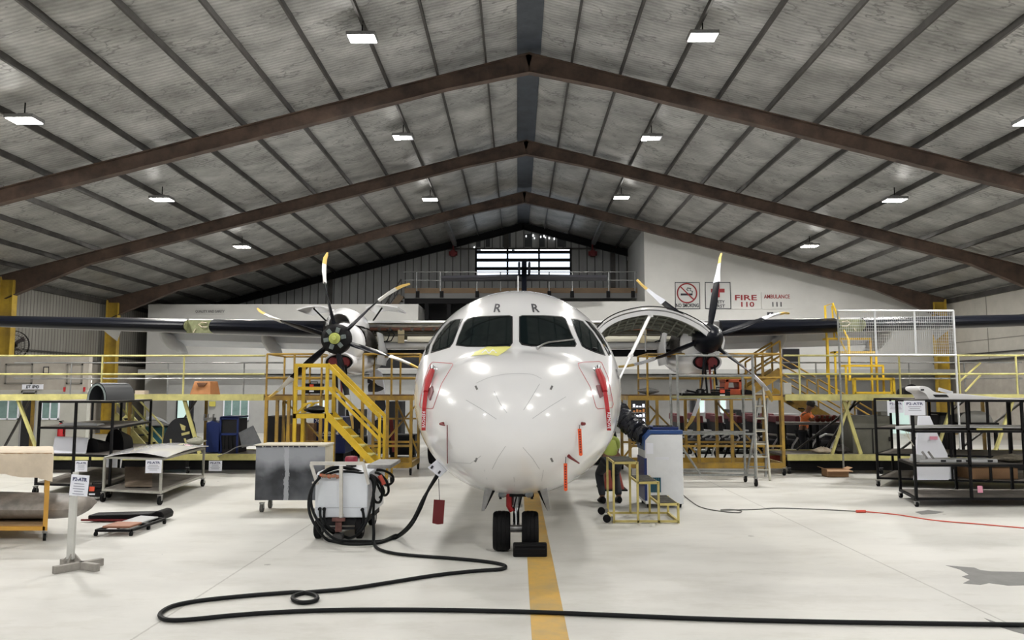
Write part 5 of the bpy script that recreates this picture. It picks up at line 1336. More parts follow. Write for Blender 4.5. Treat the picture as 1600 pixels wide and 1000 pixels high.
# black panel tools hanging near the rail
# cream draped timber crate far left
CD = 9.75; cx1 = X(82, CD)
t = thing('draped_crate', 'orange-framed wheeled stand with a cream cloth draped on top, at the left edge', 'stand', (X(20, CD+.4), CD+.45, 0))
M_ofr = mat('orange_frame', (.62, .33, .05), .5, 0, 3, .25)
x0 = X(-75, CD); zt_ = Z(714, CD)
for x in (x0, cx1):
    for D in (CD, CD+.9):
        b = MB(); b.bb(x-.03, x+.03, D-.03, D+.03, .13, zt_); b.build('post', M_ofr, t); caster(0, D, t, .045, x=x)
for D in (CD, CD+.9):
    b = MB(); b.bb(x0, cx1, D-.03, D+.03, .13, .18); b.build('base_rail', M_ofr, t)
    b = MB(); b.bar((cx1, D, zt_-.28), (cx1-.22, D, zt_-.04), .05, .05); b.build('gusset', M_ofr, t)
b = MB(); b.bb(x0, cx1, CD, CD+.9, .18, .20); b.build('base_board', M_wood, t)
b = MB(); b.bb(x0-.03, cx1+.04, CD-.04, CD+.94, zt_, zt_+.05); b.build('top_board', M_wood, t)
b = MB(); r = []; rn = random.Random(1); z1 = zt_+.065
nxs = 30
for k, (dy, dz) in enumerate(((.98, -.02), (.9, .0), (.45, .005), (.0, .0), (-.05, -.03), (-.06, -.16), (-.065, -.27))):
    row = []
    for j in range(nxs+1):
        x = x0-.04+(cx1+.06-x0+.04)*j/nxs; s_ = j/nxs
        ex = 0
        if k >= 5: ex = -.05*max(0, math.sin((s_-.55)*7))*(1 if s_ > .55 else 0)-.10*max(0, (s_-.85)/.15)
        row.append(Vector((x, CD+dy+(rn.uniform(-.006, .006)), z1+dz+ex*(k-4)/2+rn.uniform(-.004, .004))))
    r.append(row)
b.sheet(r, .012); b.build('cloth', M_cream, t, True)
for o_ in t.children_recursive:            # the stand is set askew: its right side runs back to the left
    for v_ in o_.data.vertices: v_.co.x -= .62*(v_.co.y-(CD-t.location.y))
# wing panel inside the stand
t = thing('wing_leading_edge', 'worn grey wing panel lying inside the cream-draped stand at the left edge', 'aircraft panel', V(30, CD+.2, .2))
b = MB(); r = []
for px, h0, h1 in ((-70, .205, .56), (20, .205, .54), (80, .21, .53), (108, .23, .51), (118, .28, .48), (122, .34, .43)):
    x = X(px, CD+.1); zc = (h0+h1)/2; hh = (h1-h0)/2
    r.append([Vector((x, CD+.45-.40*math.cos(a)*(1 if math.cos(a) > 0 else .6), zc+hh*math.sin(a))) for a in [2*PI*k/16 for k in range(16)]])
b.grid(r, True); b.f.append(list(range(16))); b.f.append([5*16+k for k in range(16)]); b.build('skin', mat('worn_skin', (.34, .31, .28), .5, .1, 2.5, .5, (.12, .11, .10)), t, True)
# sign stand
g = G(124, 888); SDp = g.y; sx0 = X(125, SDp)
t = thing('sign_post', 'white post sign with crossed wooden feet on the floor at the left', 'sign stand', (sx0, SDp, 0))
M_oldwood = mat('painted_grey_timber', (.36, .34, .31), .7, 0, 6, .35)
b = MB(); b.bb(sx0-.022, sx0+.022, SDp-.02, SDp+.02, .09, Z(738, SDp)); b.bb(sx0-.045, sx0-.022, SDp-.02, SDp, .1, Z(776, SDp)); b.bb(sx0+.022, sx0+.035, SDp-.04, SDp, .1, Z(776, SDp)); b.build('post', mat('post_white', (.60, .60, .57), .6, 0, 4, .15), t)
for a, l_, z in ((R(-22+180), .62, .035), (R(24), .0, 0)):
    pass
for (ax_, ay), (bx, by), z in (((83, 897), (160, 883), .038), ((97, 884), (152, 893), .038)):
    pa, pb = G(ax_, ay), G(bx, by); pa.z = pb.z = z; b = MB(); b.bar(pa, pb, .06, .075); b.build('foot', M_oldwood, t, bevel=.004)
b = MB()
for dx, dy in ((-.07, 0), (.07, 0), (0, -.06)): b.prism([(sx0, SDp, .075), (sx0+dx*1.4, SDp+dy*1.4, .075), (sx0+dx*.4, SDp+dy*.4, .15), (sx0, SDp, .16)], (0.02 if dy else 0, .02 if dx else 0, 0))
b.build('bracket', M_oldwood, t)
paper_sign(109, 139, 742, 775, SDp-.05, 'P2-ATR', 'white P2-ATR paper notice on the white post sign', R(-4), 5)
# black strip and creeper on the floor
t = thing('black_fairing', 'long black fairing with rounded end lying on the floor at the left', 'fairing', G(200, 812))
b = MB(); D = 11.1; b.prism([V(137, D, .03), V(137, D, .10), V(235, D+.05, .115), V(235, D+.05, .03)], (0, .28, 0)); b.build('beam', M_black, t, bevel=.02)
b = MB(); b.prism([Vector(q) for q in ([V(230, D, .01)]+[V(232+11*math.sin(a)+1, D, .10+.06*math.sin(a)) for a in (.2, .9, 1.6)]+[V(252, D, .15), V(256, D, .10), V(254, D, .03)])], (0, .34, 0)); b.build('rounded_end', M_black, t, bevel=.02)
b = MB(); b.bb(X(137, D), X(228, D), D-.01, D+.01, .02, .045); b.build('red_edge', M_darkred, t)
t = thing('floor_creeper', 'low wheeled creeper with pads lying on the floor before the black fairing', 'creeper', G(200, 828))
c = [G(150, 829, .07), G(205, 829, .07), G(257, 811, .07), G(218, 808, .07)]
b = MB()
for i in range(4): b.bar(c[i], c[(i+1) % 4], .035, .03)
b.bar(c[0].lerp(c[3], .5), c[1].lerp(c[2], .5), .03); b.build('frame', M_black, t)
b = MB(); q = lambda u, v_: (c[0].lerp(c[1], u)).lerp(c[3].lerp(c[2], u), v_)+Vector((0, 0, .02))
b.prism([q(.1, .05), q(.9, .05), q(.9, .4), q(.1, .4)], (0, 0, .03)); b.build('head_pad', mat('pad_brown', (.33, .15, .09), .6), t, bevel=.01)
b = MB(); b.prism([q(.15, .45), q(.85, .45), q(.85, .93), q(.15, .93)], (0, 0, .02)); b.build('body_pad', M_acgrey, t, bevel=.008)
for i, p in enumerate(c+[c[0].lerp(c[3], .5), c[1].lerp(c[2], .5)]):
    b = MB(); b.cyl(p+Vector((-.015, 0, -.042)), p+Vector((.015, 0, -.042)), .028, n=12); b.build('caster_wheel', M_rubber, t, True)
# ================================================================ cabinet cart
D = 11.95; x0, x1 = X(403, D), X(510, D); z0, z1 = Z(782, D), Z(695, D)
t = thing('steel_cabinet_cart', 'dark steel-faced wheeled cabinet with cream sides, streaked with overspray', 'cabinet', ((x0+x1)/2, D+.28, 0))
M_ovs, nt, b_, oc = newmat('oversprayed_steel')
f = noise_n(nt, oc, 2.2, 3, .5, (1, 1, 1)); f2 = noise_n(nt, oc, 30, 4, .7, (1.6, 1, .35)); sxx = node(nt, 'ShaderNodeSeparateXYZ'); nt.links.new(oc, sxx.inputs[0])
cc = ramp_n(nt, f, [(.35, (.035, .038, .045)), (.8, (.16, .17, .19))])
streak = math_n(nt, 'LESS_THAN', math_n(nt, 'ABSOLUTE', math_n(nt, 'ADD', math_n(nt, 'SUBTRACT', sxx.outputs['X'], -.02), math_n(nt, 'MULTIPLY', f, .08))), math_n(nt, 'MULTIPLY', f2, .07))
topfog = ramp_n(nt, math_n(nt, 'ADD', math_n(nt, 'MULTIPLY', sxx.outputs['Z'], .9), math_n(nt, 'MULTIPLY', f, .5)), [(.75, (0, 0, 0)), (1.1, (1, 1, 1))])
cc = mix_n(nt, math_n(nt, 'MULTIPLY', topfog, .8), cc, (.42, .44, .48)); cc = mix_n(nt, math_n(nt, 'MULTIPLY', streak, .7), cc, (.5, .52, .56))
sp = ramp_n(nt, f2, [(.70, (0, 0, 0)), (.73, (1, 1, 1))]); cc = mix_n(nt, sp, cc, (.5, .52, .55)); nt.links.new(cc, b_.inputs['Base Color']); b_.inputs['Roughness'].default_value = .35; b_.inputs['Metallic'].default_value = .3
M_creamp = mat('cream_panel', (.56, .52, .42), .6, 0, 3, .2)
b = MB(); b.bb(x0, x1, D, D+.012, z0, z1-.02); b.build('front_panel', M_ovs, t)
b = MB(); b.bb(x0, x1-.005, D+.012, D+.55, z0, z1-.03); b.build('body', M_creamp, t)
b = MB(); b.bb(x0-.01, x1+.01, D-.01, D+.56, z1-.03, z1); b.build('top', M_creamp, t, bevel=.006)
b = MB(); rn = random.Random(2); x = x0
while x < x1-.1: w_ = rn.uniform(.03, .12); b.bb(x, x+w_*.8, D-.014, D-.009, z1-.03-rn.uniform(.005, .012), z1-.018); x += w_
b.build('chipped_edge', M_ink, t)
for x in (x0+.09, x1-.09):
    for y in (D+.08, D+.48): caster(0, y, t, .062, mat('worn_wheel', (.09, .09, .085), .7), x=x)
# ================================================================ ground power cart
D = 9.9; x0, x1 = X(496, D), X(577, D); z0, z1 = Z(809, D), Z(738, D); DB = 11.1
t = thing('ground_power_cart', 'white wheeled ground power cart with draped cables and tow frame', 'ground power unit', ((x0+x1)/2, 10.5, 0))
M_cart = mat('cart_white', (.78, .82, .88), .35, 0, 2, .08)
b = MB(); b.prism([(x0, D, z0), (x0, D, z1-.05), (x0+.015, D+.06, z1), (x0+.015, DB, z1), (x0, DB, z0)], (x1-x0, 0, 0)); b.build('housing', M_cart, t, bevel=.01)
b = MB(); b.bb(x0-.003, x1+.003, D-.004, D+.0, z0+.12, z0+.124); b.build('panel_joint', M_seam, t)
b = MB(); b.bb(x1-.10, x1+.22, D+.45, DB+.1, z1-.0, z1+.05); b.build('top_tray', mat('tray_grey', (.36, .36, .35), .6, 0, 8, .4), t, bevel=.01)
b = MB(); b.lathe([(.085, 0), (.09, .08), (.075, .11), (.01, .12)], (X(551, 10.6), 10.6, z1+.03), (0, 0, 1), 20); b.build('beacon', mat('beacon_red', (.25, .015, .04), .35), t, True)
b = MB(); b.lathe([(.07, 0), (.07, .05)], (X(551, 10.6), 10.6, z1-.02), (0, 0, 1), 20); b.build('beacon_base', M_black, t)
# tow frame
TD = D-.08; M_wt = mat('tow_white', (.66, .64, .60), .45, 0, 6, .2)
b = MB(); p = lambda x, y: P(x, y, TD)
b.bar(p(485, 724), p(569, 724), .04, .04); b.bar(p(486, 725), p(496, 757), .035); b.bar(p(568, 725), p(576, 757), .035); b.bar(p(533, 728), p(533, 808), .04); b.bar(p(531, 806), p(536, 806), .09, .03); b.bar(p(488, 754), p(496, 754), .03, .02); b.build('tow_frame', M_wt, t)
b = MB(); xm = X(534, D); b.bar((xm-.08, D-.02, z0-.02), (xm+.08, D-.02, z0-.02), .05, .04); b.bar((xm-.02, D, z0-.02), (xm-.02, D-.0, .09), .05, .03); b.bar((xm+.02, D, z0-.02), (xm+.02, D, .09), .03, .03); b.build('tow_leg', mat('rust_pink', (.30, .13, .11), .6, 0, 9, .5), t)
b = MB(); b.bb(xm-.06, xm+.06, D-.09, D+.05, .0, .07); b.build('tow_foot', mat('dull_dark', (.05, .05, .05), .7), t, bevel=.01)
for px, Dw, r_ in ((503, 9.95, .125), (566, 9.95, .125), (523, 10.9, .12), (585, 10.9, .12)):
    xw = X(px, Dw); b = MB(); b.lathe([(.05, -.035), (.10 if r_ > .1 else .08, -.045), (r_, -.03), (r_, .03), (.10, .045), (.05, .035)], (xw, Dw, r_), (1, 0, 0), 28); o = b.build('wheel', M_rubber, t, True)
    b = MB(); b.lathe([(.01, -.046), (.05, -.044), (.055, .044), (.01, .046)], (xw, Dw, r_), (1, 0, 0), 16); b.build('wheel_hub', M_steel, o, True)
b = MB(); b.bar((X(503, 9.95), 9.95, .125), (X(566, 9.95), 9.95, .125), .03); b.bar((X(523, 10.9), 10.9, .12), (X(585, 10.9), 10.9, .12), .03); b.bb(x0+.05, x1-.05, D+.05, DB-.05, .16, z0); b.build('axle', M_dark, t)
# connectors (orange) and gland stubs
b = MB(); rn = random.Random(3)
for k in range(7):
    q = P(500+k*4.2, 742+1.0*math.sin(k)+k*.6, D-.05); b.cyl(q, q+Vector((.035, 0, rn.uniform(-.01, .01))), rn.uniform(.018, .028), n=10)
b.build('plug', mat('plug_orange', (.55, .12, .06), .5, 0, 30, .5, (.2, .2, .12)), t, True)
b = MB()
for px, py in ((500, 795), (507, 795), (566.5, 796)): q = P(px, py, D); b.cyl(q+Vector((0, .01, 0)), q+Vector((0, -.03, 0)), .022, n=12)
b.build('cable_gland', M_black, t, True)
def hose(name, pts, r, label, cat='cable', parent=None, m=M_cable, sub=6):
    q = []
    for p in pts:
        if len(p) == 2 or p[2] is None: g = G(p[0], p[1], r); q.append(g)
        else: v = P(p[0], p[1], p[2]); v.z = max(v.z, r); q.append(v)
    out = []
    for i in range(len(q)-1):
        a, b1, c1, d1 = q[max(i-1, 0)], q[i], q[i+1], q[min(i+2, len(q)-1)]
        for k in range(sub):
            v = Vector(crom(a, b1, c1, d1, k/sub)); v.z = max(v.z, r+.001); out.append(v)
    out.append(q[-1])
    b = MB(); b.tube(out, r, 8); o = b.build(name, m, parent, True)
    if parent is None: tag(o, label, cat)
    return o
# two hoses sweeping from the cart to the nose socket
hose('power_cable', [(500, 746, 9.83), (490, 758, 9.75), (483, 778, 9.65), (484, 802, 9.55), (496, 826, 9.5), (514, 845), (545, 850), (590, 848.5), (618, 841), (640, 824, 9.45), (656, 797, 9.5), (668, 768, 9.53), (683, 741, 9.62)], .018, 'black power cable sweeping from the white cart up to the nose socket, outer one')
hose('power_cable', [(502, 742, 9.86), (488, 762, 9.78), (487, 792, 9.7), (502, 822, 9.62), (525, 843, 9.5), (560, 846), (596, 845.5), (622, 836), (644, 814, 9.47), (662, 778, 9.53), (685, 742, 9.64)], .018, 'black power cable sweeping from the white cart up to the nose socket, inner one')
cartc = t
for pts in ([(500, 795, 9.86), (501, 808, 9.8), (508, 822, 9.75), (522, 834), (545, 841), (562, 832, 9.7), (574, 812, 9.78), (582, 780, 9.85), (586, 752, 9.95), (578, 742, 10)],
            [(507, 795, 9.86), (507, 812, 9.82), (516, 826, 9.8), (531, 834)], [(566, 796, 9.86), (568, 806, 9.84), (567, 818, 9.84), (558, 832, 9.8)],
            [(500, 741, 9.85), (520, 730, 9.9), (545, 733, 10), (570, 744, 10), (582, 752, 10), (584, 780, 10), (583, 808, 10)],
            [(503, 745, 9.85), (525, 737, 9.9), (548, 737, 9.95), (568, 740, 9.95), (585, 745, 10.1), (596, 760, 10.2), (595, 782, 10.2), (587, 784, 10.1), (583, 770, 10.1), (590, 748, 10.2)],
            [(575, 738, 10.2), (592, 740, 10.4), (604, 752, 10.5), (607, 768, 10.5), (600, 774, 10.4), (592, 762, 10.3), (586, 745, 10.3)],
            [(580, 735, 10.3), (598, 735, 10.6), (612, 742, 10.7), (614, 752, 10.7), (604, 758, 10.6), (592, 750, 10.5)],
            [(497, 745, 9.86), (515, 735, 9.92), (540, 730, 9.98), (566, 738, 10.05), (588, 748, 10.15), (600, 768, 10.25), (593, 778, 10.2)]):
    hose('cable_loop', pts, .017, None, parent=cartc)
b = MB(); q = P(593, 743, 10.2); b.cyl(q, P(600, 757, 10.2), .03, n=10); b.build('plug', mat('plug_red', (.5, .08, .05), .5), cartc, True)
# floor cable
hose('floor_cable', [(583, 806, 9.98), (584, 830, 9.7), (584, 848), (590, 857), (610, 863.5), (640, 867.5), (700, 872), (750, 876.5), (780, 881), (790, 885.5), (782, 889.5), (740, 892.5), (680, 899), (610, 910), (545, 920), (500, 924), (475, 926.5), (459, 931), (459, 937.5), (472, 941.5), (490, 939.5), (496, 934), (488, 928.5), (465, 925.5), (430, 927.5), (380, 931.5), (310, 939), (270, 947), (252, 957), (251, 964), (265, 969), (300, 968), (360, 962), (430, 957), (520, 953.5), (650, 953), (780, 955), (900, 959), (1100, 967), (1300, 972), (1500, 975), (1640, 977)], .019, 'long black cable looping over the floor in the foreground', sub=8)
hose('floor_cable', [(1066, 772), (1078, 782), (1094, 792), (1120, 798), (1152, 801), (1158, 798), (1140, 796), (1128, 797), (1180, 796), (1215, 794), (1280, 796), (1340, 799)], .008, 'thin grey cable on the floor running right from the cooling unit', m=mat('grey_cable', (.12, .12, .11), .5))
hose('extension_cord', [(1346, 799), (1400, 804), (1460, 813), (1530, 819), (1610, 826)], .008, 'thin red extension cord on the floor toward the right edge', m=mat('cord_red', (.60, .07, .04), .5))
b = MB(); a = G(1338, 799, .02); b.cyl(a, a+Vector((.14, .0, 0)), .022, n=10); b.tube([a+Vector((0, 0, .0)), a+Vector((.05, .07, 0)), a+Vector((.12, .05, 0)), a+Vector((.1, -.05, 0)), a], .01, 6); tag(b.build('plug_connector', mat('cord_red', (.60, .07, .04), .5), smooth=True), 'red plug joint between the grey cable and the red cord on the floor', 'plug')
# ================================================================ cooling unit and duct
D = 12.45; x0, x1 = X(1006, D), X(1065, D)
t = thing('cooling_unit', 'tall white air conditioning unit with blue top beside the nose', 'air conditioner', ((x0+x1)/2, D+.35, 0))
zb_, zt_ = .07, Z(679, D); M_acu = mat('unit_white', (.74, .76, .79), .4, 0, 3, .08)
b = MB(); b.prism([(x0, D, zb_), (x0, D, zt_-.06), (x0+.10, D, zt_), (x1, D, zt_), (x1, D, zb_)], (0, .7, 0)); b.build('body', M_acu, t, bevel=.008)
b = MB(); b.prism([(x0-.012, D-.01, zt_-.25), (x0-.012, D-.01, zt_-.04), (x0+.09, D-.01, zt_+.07), (x1+.005, D-.01, zt_+.07), (x1+.005, D-.01, zt_+.01), (x0+.10, D-.01, zt_+.01), (x0+.01, D-.01, zt_-.09), (x0, D-.01, zt_-.25)], (0, .73, 0)); b.build('blue_hood', mat('unit_blue', (.015, .06, .22), .4), t, bevel=.006)
b = MB(); b.bb(x0+.14, x1-.04, D+.1, D+.6, zt_+.07, zt_+.12); b.build('control_top', M_blue, t, bevel=.01)
b = MB(); b.bb(x0+.15, x1-.05, D+.09, D+.1, zt_+.12, zt_+.13)
for k in range(7): b.bb(x0+.17+k*.045, x0+.2+k*.045, D+.12, D+.2, zt_+.12, zt_+.14)
b.build('control', M_black, t)
b = MB(); b.bb(x0-.012, x0+.03, D-.004, D+.7, zb_+.05, zb_+.72); b.build('blue_edge', M_blue, t)
b = MB(); b.bb(X(1008, D), X(1019, D), D-.012, D-.002, Z(709, D), Z(692, D)); b.build('data_plate', M_paper, t)
b = MB(); b.bb(X(1021, D), X(1043, D), D-.01, D-.002, Z(718, D), Z(714, D)); b.build('label_strip', mat('label_pale', (.72, .74, .80), .5), t)
b = MB(); b.bb(X(1012, D), X(1030, D), D-.012, D-.002, Z(769, D), Z(746, D)); b.build('grille', M_teal, t)
b = MB()
for k in range(6): x = X(1012, D)+.03*k+.01; b.bb(x, x+.006, D-.018, D-.01, Z(769, D), Z(746, D))
b.build('grille_bar', M_black, t)
for x in (x0+.06, x1-.05):
    for y in (D+.08, D+.62): caster(0, y, t, .045, x=x)
# black crinkled duct
pts = [P(1012, 684, 12.75), P(1000, 676, 12.8), P(988, 666, 12.95), P(976, 655, 13.1), P(966, 645, 13.3), P(955, 634, 13.5)]
b = MB(); rows = []; rn = random.Random(6); N = 46
path = []
for i in range(len(pts)-1):
    for k in range(9): path.append(Vector(crom(pts[max(i-1, 0)], pts[i], pts[i+1], pts[min(i+2, len(pts)-1)], k/9)))
path.append(pts[-1]); b.tube(path, [.165+.018*math.sin(i*2.4)+rn.uniform(-.012, .012) for i in range(len(path))], 20)
for i_, v_ in enumerate(b.v): b.v[i_] = v_+Vector((rn.uniform(-.016, .016), rn.uniform(-.016, .016), rn.uniform(-.016, .016)))
tag(b.build('air_duct', mat('black_plastic', (.008, .009, .016), .22, 0, bump=1.0, bscale=9), smooth=50), 'crinkled black plastic air duct from the cooling unit to the fuselage', 'duct')
# ================================================================ yellow step stool with castors
D0, D1_ = 11.1, 11.85
t = thing('step_stool', 'pale yellow three-step mobile stool with ribbed treads right of the nose', 'step stool', (X(1000, 11.4), 11.45, 0))
M_sty = mat('stool_yellow', (.66, .55, .19), .5, 0, 4, .25)
xs = [X(957, D0), X(994, D0), X(1026, D0), X(1056, D0)]; zs = [.86, .58, .28]
M_trd = mat('serrated_tread', (.10, .095, .08), .6, .4, 12, .6)
for D in (D0, D1_):
    for i, x in enumerate(xs):
        z = zs[min(i, 2)] if i else zs[0]
        z = [zs[0], zs[0], zs[1], zs[2]][i]
        b = MB(); b.bb(x-.015, x+.015, D-.015, D+.015, .0 if D == D0 else .02, z); b.build('leg', M_sty, t)
    b = MB(); b.bb(xs[0], xs[3], D-.015, D+.015, .01, .04); b.build('base_rail', M_sty, t)
for k in range(3):
    a, c_ = xs[k], xs[k+1]; z = zs[k]
    b = MB(); b.bb(a, c_, D0-.015, D0+.015, z-.035, z-.002); b.bb(a, c_, D1_-.015, D1_+.015, z-.035, z-.002); b.bb(a, a+.025, D0, D1_, z-.035, z-.002); b.bb(c_-.025, c_, D0, D1_, z-.035, z-.002); b.build('step_frame', M_sty, t)
    b = MB()
    for j in range(9): y = D0+.02+(D1_-D0-.04)*j/8; b.bar((a+.02, y-.02, z+.004), (c_-.02, y+.02, z+.004), .035, .012)
    b.build('tread', M_trd, t)
b = MB()
for x in (xs[0], xs[3]): b.bb(x-.015, x+.015, D0, D1_, .01, .04)
b.build('base_rail', M_sty, t)
for y in (D0+.02, D1_-.02):
    b = MB(); b.cyl((xs[0]-.10, y-.02, .058), (xs[0]-.10, y+.02, .058), .055, n=18); b.build('caster_wheel', M_rubber, t, True)
    b = MB(); b.bar((xs[0]-.10, y, .058), (xs[0], y, .06), .02, .06); b.build('fork', M_steel, t)
# red bin beneath, behind the stool
t = thing('red_crate', 'dark red plastic crate on the floor behind the step stool', 'crate', V(958, 14.6, 0)); x0, x1 = X(940, 14.6), X(974, 14.6)
b = MB(); b.add([(x0, 14.6, .02), (x1, 14.6, .02), (x1, 15.2, .02), (x0, 15.2, .02), (x0+.1, 14.7, .4), (x1-.08, 14.7, .4), (x1-.08, 15.1, .4), (x0+.1, 15.1, .4)], [(0,1,5,4),(1,2,6,5),(2,3,7,6),(3,0,4,7),(4,5,6,7),(0,3,2,1)]); b.build('body', mat('crate_red', (.22, .03, .02), .5), t, bevel=.02)
b = MB(); b.bb(x0-.05, x1+.05, 14.55, 15.25, 0, .025); b.build('base', M_black, t)
# ================================================================ right-hand racks
rack('front black parts rack on the right, white panel on its top', [(1424, 12.65), (1680, 12.65), (1660, 13.7), (1400, 13.7)], (.13, .66, 1.205, 1.70), mids=2)
rack('rear black parts rack on the right, behind the front one', [(1366, 15.3), (1602, 14.6), (1640, 15.9), (1390, 16.6)], (.16, .62, 1.13, 1.70), mids=3)
def flat(name, pts, D, th, m, label, cat, bev=0.004, dz=0):
    b = MB(); b.prism([P(x, y, D) for x, y in pts], (0, th, 0)); return tag(b.build(name, m, bevel=bev), label, cat)
t = thing('winglet_panel', 'white thin tip panel with rounded horn lying on top of the front right rack', 'aircraft panel', V(1520, 12.9, 1.725))
b = MB(); b.prism([P(x, y, 12.75) for x, y in arc([(1452, 624), (1446, 615), (1437, 610), (1436, 605), (1442, 603), (1452, 606), (1460, 612), (1475, 614.5), (1500, 615), (1530, 618), (1570, 622), (1610, 623.5)], 3)+[(1610, 624.5)]], (0, .45, 0)); b.build('skin', M_aircraft, t, bevel=.01)
b = MB(); b.prism([P(x, y, 12.74) for x, y in ((1458, 616.5), (1479, 616.5), (1483, 620.5), (1462, 620.5))], (0, .012, 0)); b.prism([P(x, y, 12.74) for x, y in ((1439, 608), (1444, 608), (1444, 610.5), (1439, 610.5))], (0, .012, 0)); b.build('opening', M_dark, t)
b = MB(); b.bar(P(1467, 608, 13), P(1488, 614, 13), .04, .05); b.build('arm', M_acgrey, t)
flat('triangular_panel', [(1436, 650), (1453, 650), (1466, 680), (1480, 708), (1497, 750), (1429, 750), (1432, 700)], 14.95, .05, M_paper, 'tall white triangular panel standing inside the rear right rack', 'panel')
flat('pink_sticker', [(1453, 682), (1465, 682), (1465, 687), (1453, 687)], 14.93, .01, mat('pink', (.70, .30, .40), .6), 'pink sticker on the tall white triangular panel', 'sticker', 0)
t = thing('cardboard_box', 'brown cardboard box on the bottom of the rear right rack', 'box', V(1546, 15.1, .18)); x0, x1 = X(1511, 14.9), X(1583, 14.9)
b = MB(); b.bb(x0, x1, 14.9, 15.5, .185, Z(731, 14.9)); b.build('carton', M_card, t, bevel=.006); b = MB(); b.bb(x0, x1, 15.17, 15.23, Z(731, 14.9), Z(731, 14.9)+.003); b.build('tape', M_creamp, t)
b = MB(); b.sheet([[V(x, D, z) for x, z in ((1399, 1.235), (1450, 1.255), (1520, 1.26), (1600, 1.25), (1655, 1.24))] for D in (12.75, 13.5)], .02); tag(b.build('long_panel', M_acgrey, smooth=True), 'long pale panel lying on the second shelf of the front right rack', 'panel')
flat('yellow_label', [(1526, 669.5), (1566, 669.5), (1568, 673.5), (1526, 673.5)], 12.72, .004, mat('label_yellow', (.66, .60, .16), .6), 'yellow label taped to the front edge of the long pale panel', 'label', 0)
t = thing('machined_bracket', 'long grey machined part lying on the lower shelf of the front right rack', 'part', V(1490, 12.9, .68))
b = MB(); x0, x1 = X(1432, 12.85), X(1553, 12.85); b.bb(x0, x1, 12.85, 13.2, .685, .74); b.bb(x0+.02, x0+.1, 12.85, 13.2, .74, .80); b.build('body', M_acgrey, t, bevel=.01)
b = MB()
for q in (.3, .5, .62, .9): x = x0+(x1-x0)*q; b.bb(x-.04, x+.04, 12.84, 12.86, .70, .73)
b.build('slot', M_dark, t)
b = MB()
for q in (.12, .2): x = x0+(x1-x0)*q; b.bar((x, 12.9, .74), (x-.06, 12.95, .86), .03)
b.build('lug', M_steel, t)
b = MB(); rn = random.Random(12); c0 = V(1580, 13.0, .685)
b.grid([[c0+Vector(((.03+.28*math.sin(PI*(i+.4)/6.4))*math.cos(a)*rn.uniform(.75, 1.2), (.02+.2*math.sin(PI*(i+.4)/6.4))*math.sin(a), .13*i/6*rn.uniform(.8, 1.1))) for a in [2*PI*k/16 for k in range(16)]] for i in range(7)], True); b.f.append(list(range(16))); b.f.append([6*16+k for k in range(16)])
tag(b.build('crumpled_sheet', mat('crumpled', (.30, .27, .21), .5, .2, 8, .5)), 'crumpled olive-grey sheeting on the lower shelf at the right edge', 'sheeting')
flat('pink_tag', [(1527, 759), (1535, 759), (1536, 770), (1528, 770)], 12.6, .004, mat('pink', (.70, .30, .40), .6), 'pink tag hanging under the lower shelf of the front right rack', 'tag', 0)
paper_sign(1388, 1411, 627, 645, 14.9, 'P2-ATR', 'smaller white P2-ATR notice at the top left of the rear right rack', lines=3)
paper_sign(1413, 1445, 626, 649, 12.55, 'P2-ATR', 'larger white P2-ATR notice at the top left of the front right rack', lines=3)
b = MB(); b.tube([P(1415, 674, 12.6), P(1420, 684, 12.58), P(1428, 697, 12.6)], .006, 5); b.tube([P(1412, 680, 12.6), P(1420, 683, 12.59), P(1419, 675, 12.6)], .006, 5); tag(b.build('tie_string', M_creamp), 'loose cream tie string hanging on the front right rack', 'string')
# items in and behind the right dock (dock lower deck)
cage('black equipment cabinet standing on the right dock near the rear rack', 1466, 1484, 646, 700, 17.9, .5, M_black, M_dark)
half_cowl('grey rounded cover on the right dock behind the front rack', 1525, 17.8, .42+.72, 52, 18, mat('cover_grey', (.18, .18, .17), .6), dep=.8)
b = MB(); b.bb(X(1496, 17.8), X(1556, 17.8), 17.75, 18.7, 1.0, 1.135); 
tt = thing('side_bench', 'dark low bench on the right dock carrying a grey rounded cover', 'bench', V(1526, 18.1, .42)); b.build('bench_top', M_black, tt)
for px in (1500, 1552):
    for D in (17.85, 18.6): b = MB(); b.bb(X(px, D)-.03, X(px, D)+.03, D-.03, D+.03, .42, 1.0); b.build('leg', M_black, tt)
t = thing('grey_cabinet', 'grey-green steel cabinet unit under the right dock, left of the rear rack', 'cabinet', V(1362, 18.2, .42)); x0, x1 = X(1329, 18), X(1392, 18)
b = MB(); b.bb(x0, x1, 18, 18.7, .42, 1.28); b.build('body', mat('cab_greygreen', (.19, .19, .16), .55, 0, 2, .3), t, bevel=.008)
b = MB(); b.bb(x0, x1, 17.985, 18, .98, 1.0); b.bb((x0+x1)/2-.01, (x0+x1)/2+.01, 17.985, 18, .42, .98); b.bb(x1-.1, x1-.07, 17.97, 18, .7, .8); b.build('door_gap', M_dark, t)
b = MB(); b.bb(X(1375, 18.2), X(1385, 18.2), 18.2, 18.4, 1.281, 1.37); tag(b.build('small_box', mat('box_pale', (.4, .4, .37), .6), bevel=.01), 'small pale box on top of the grey-green cabinet', 'box')
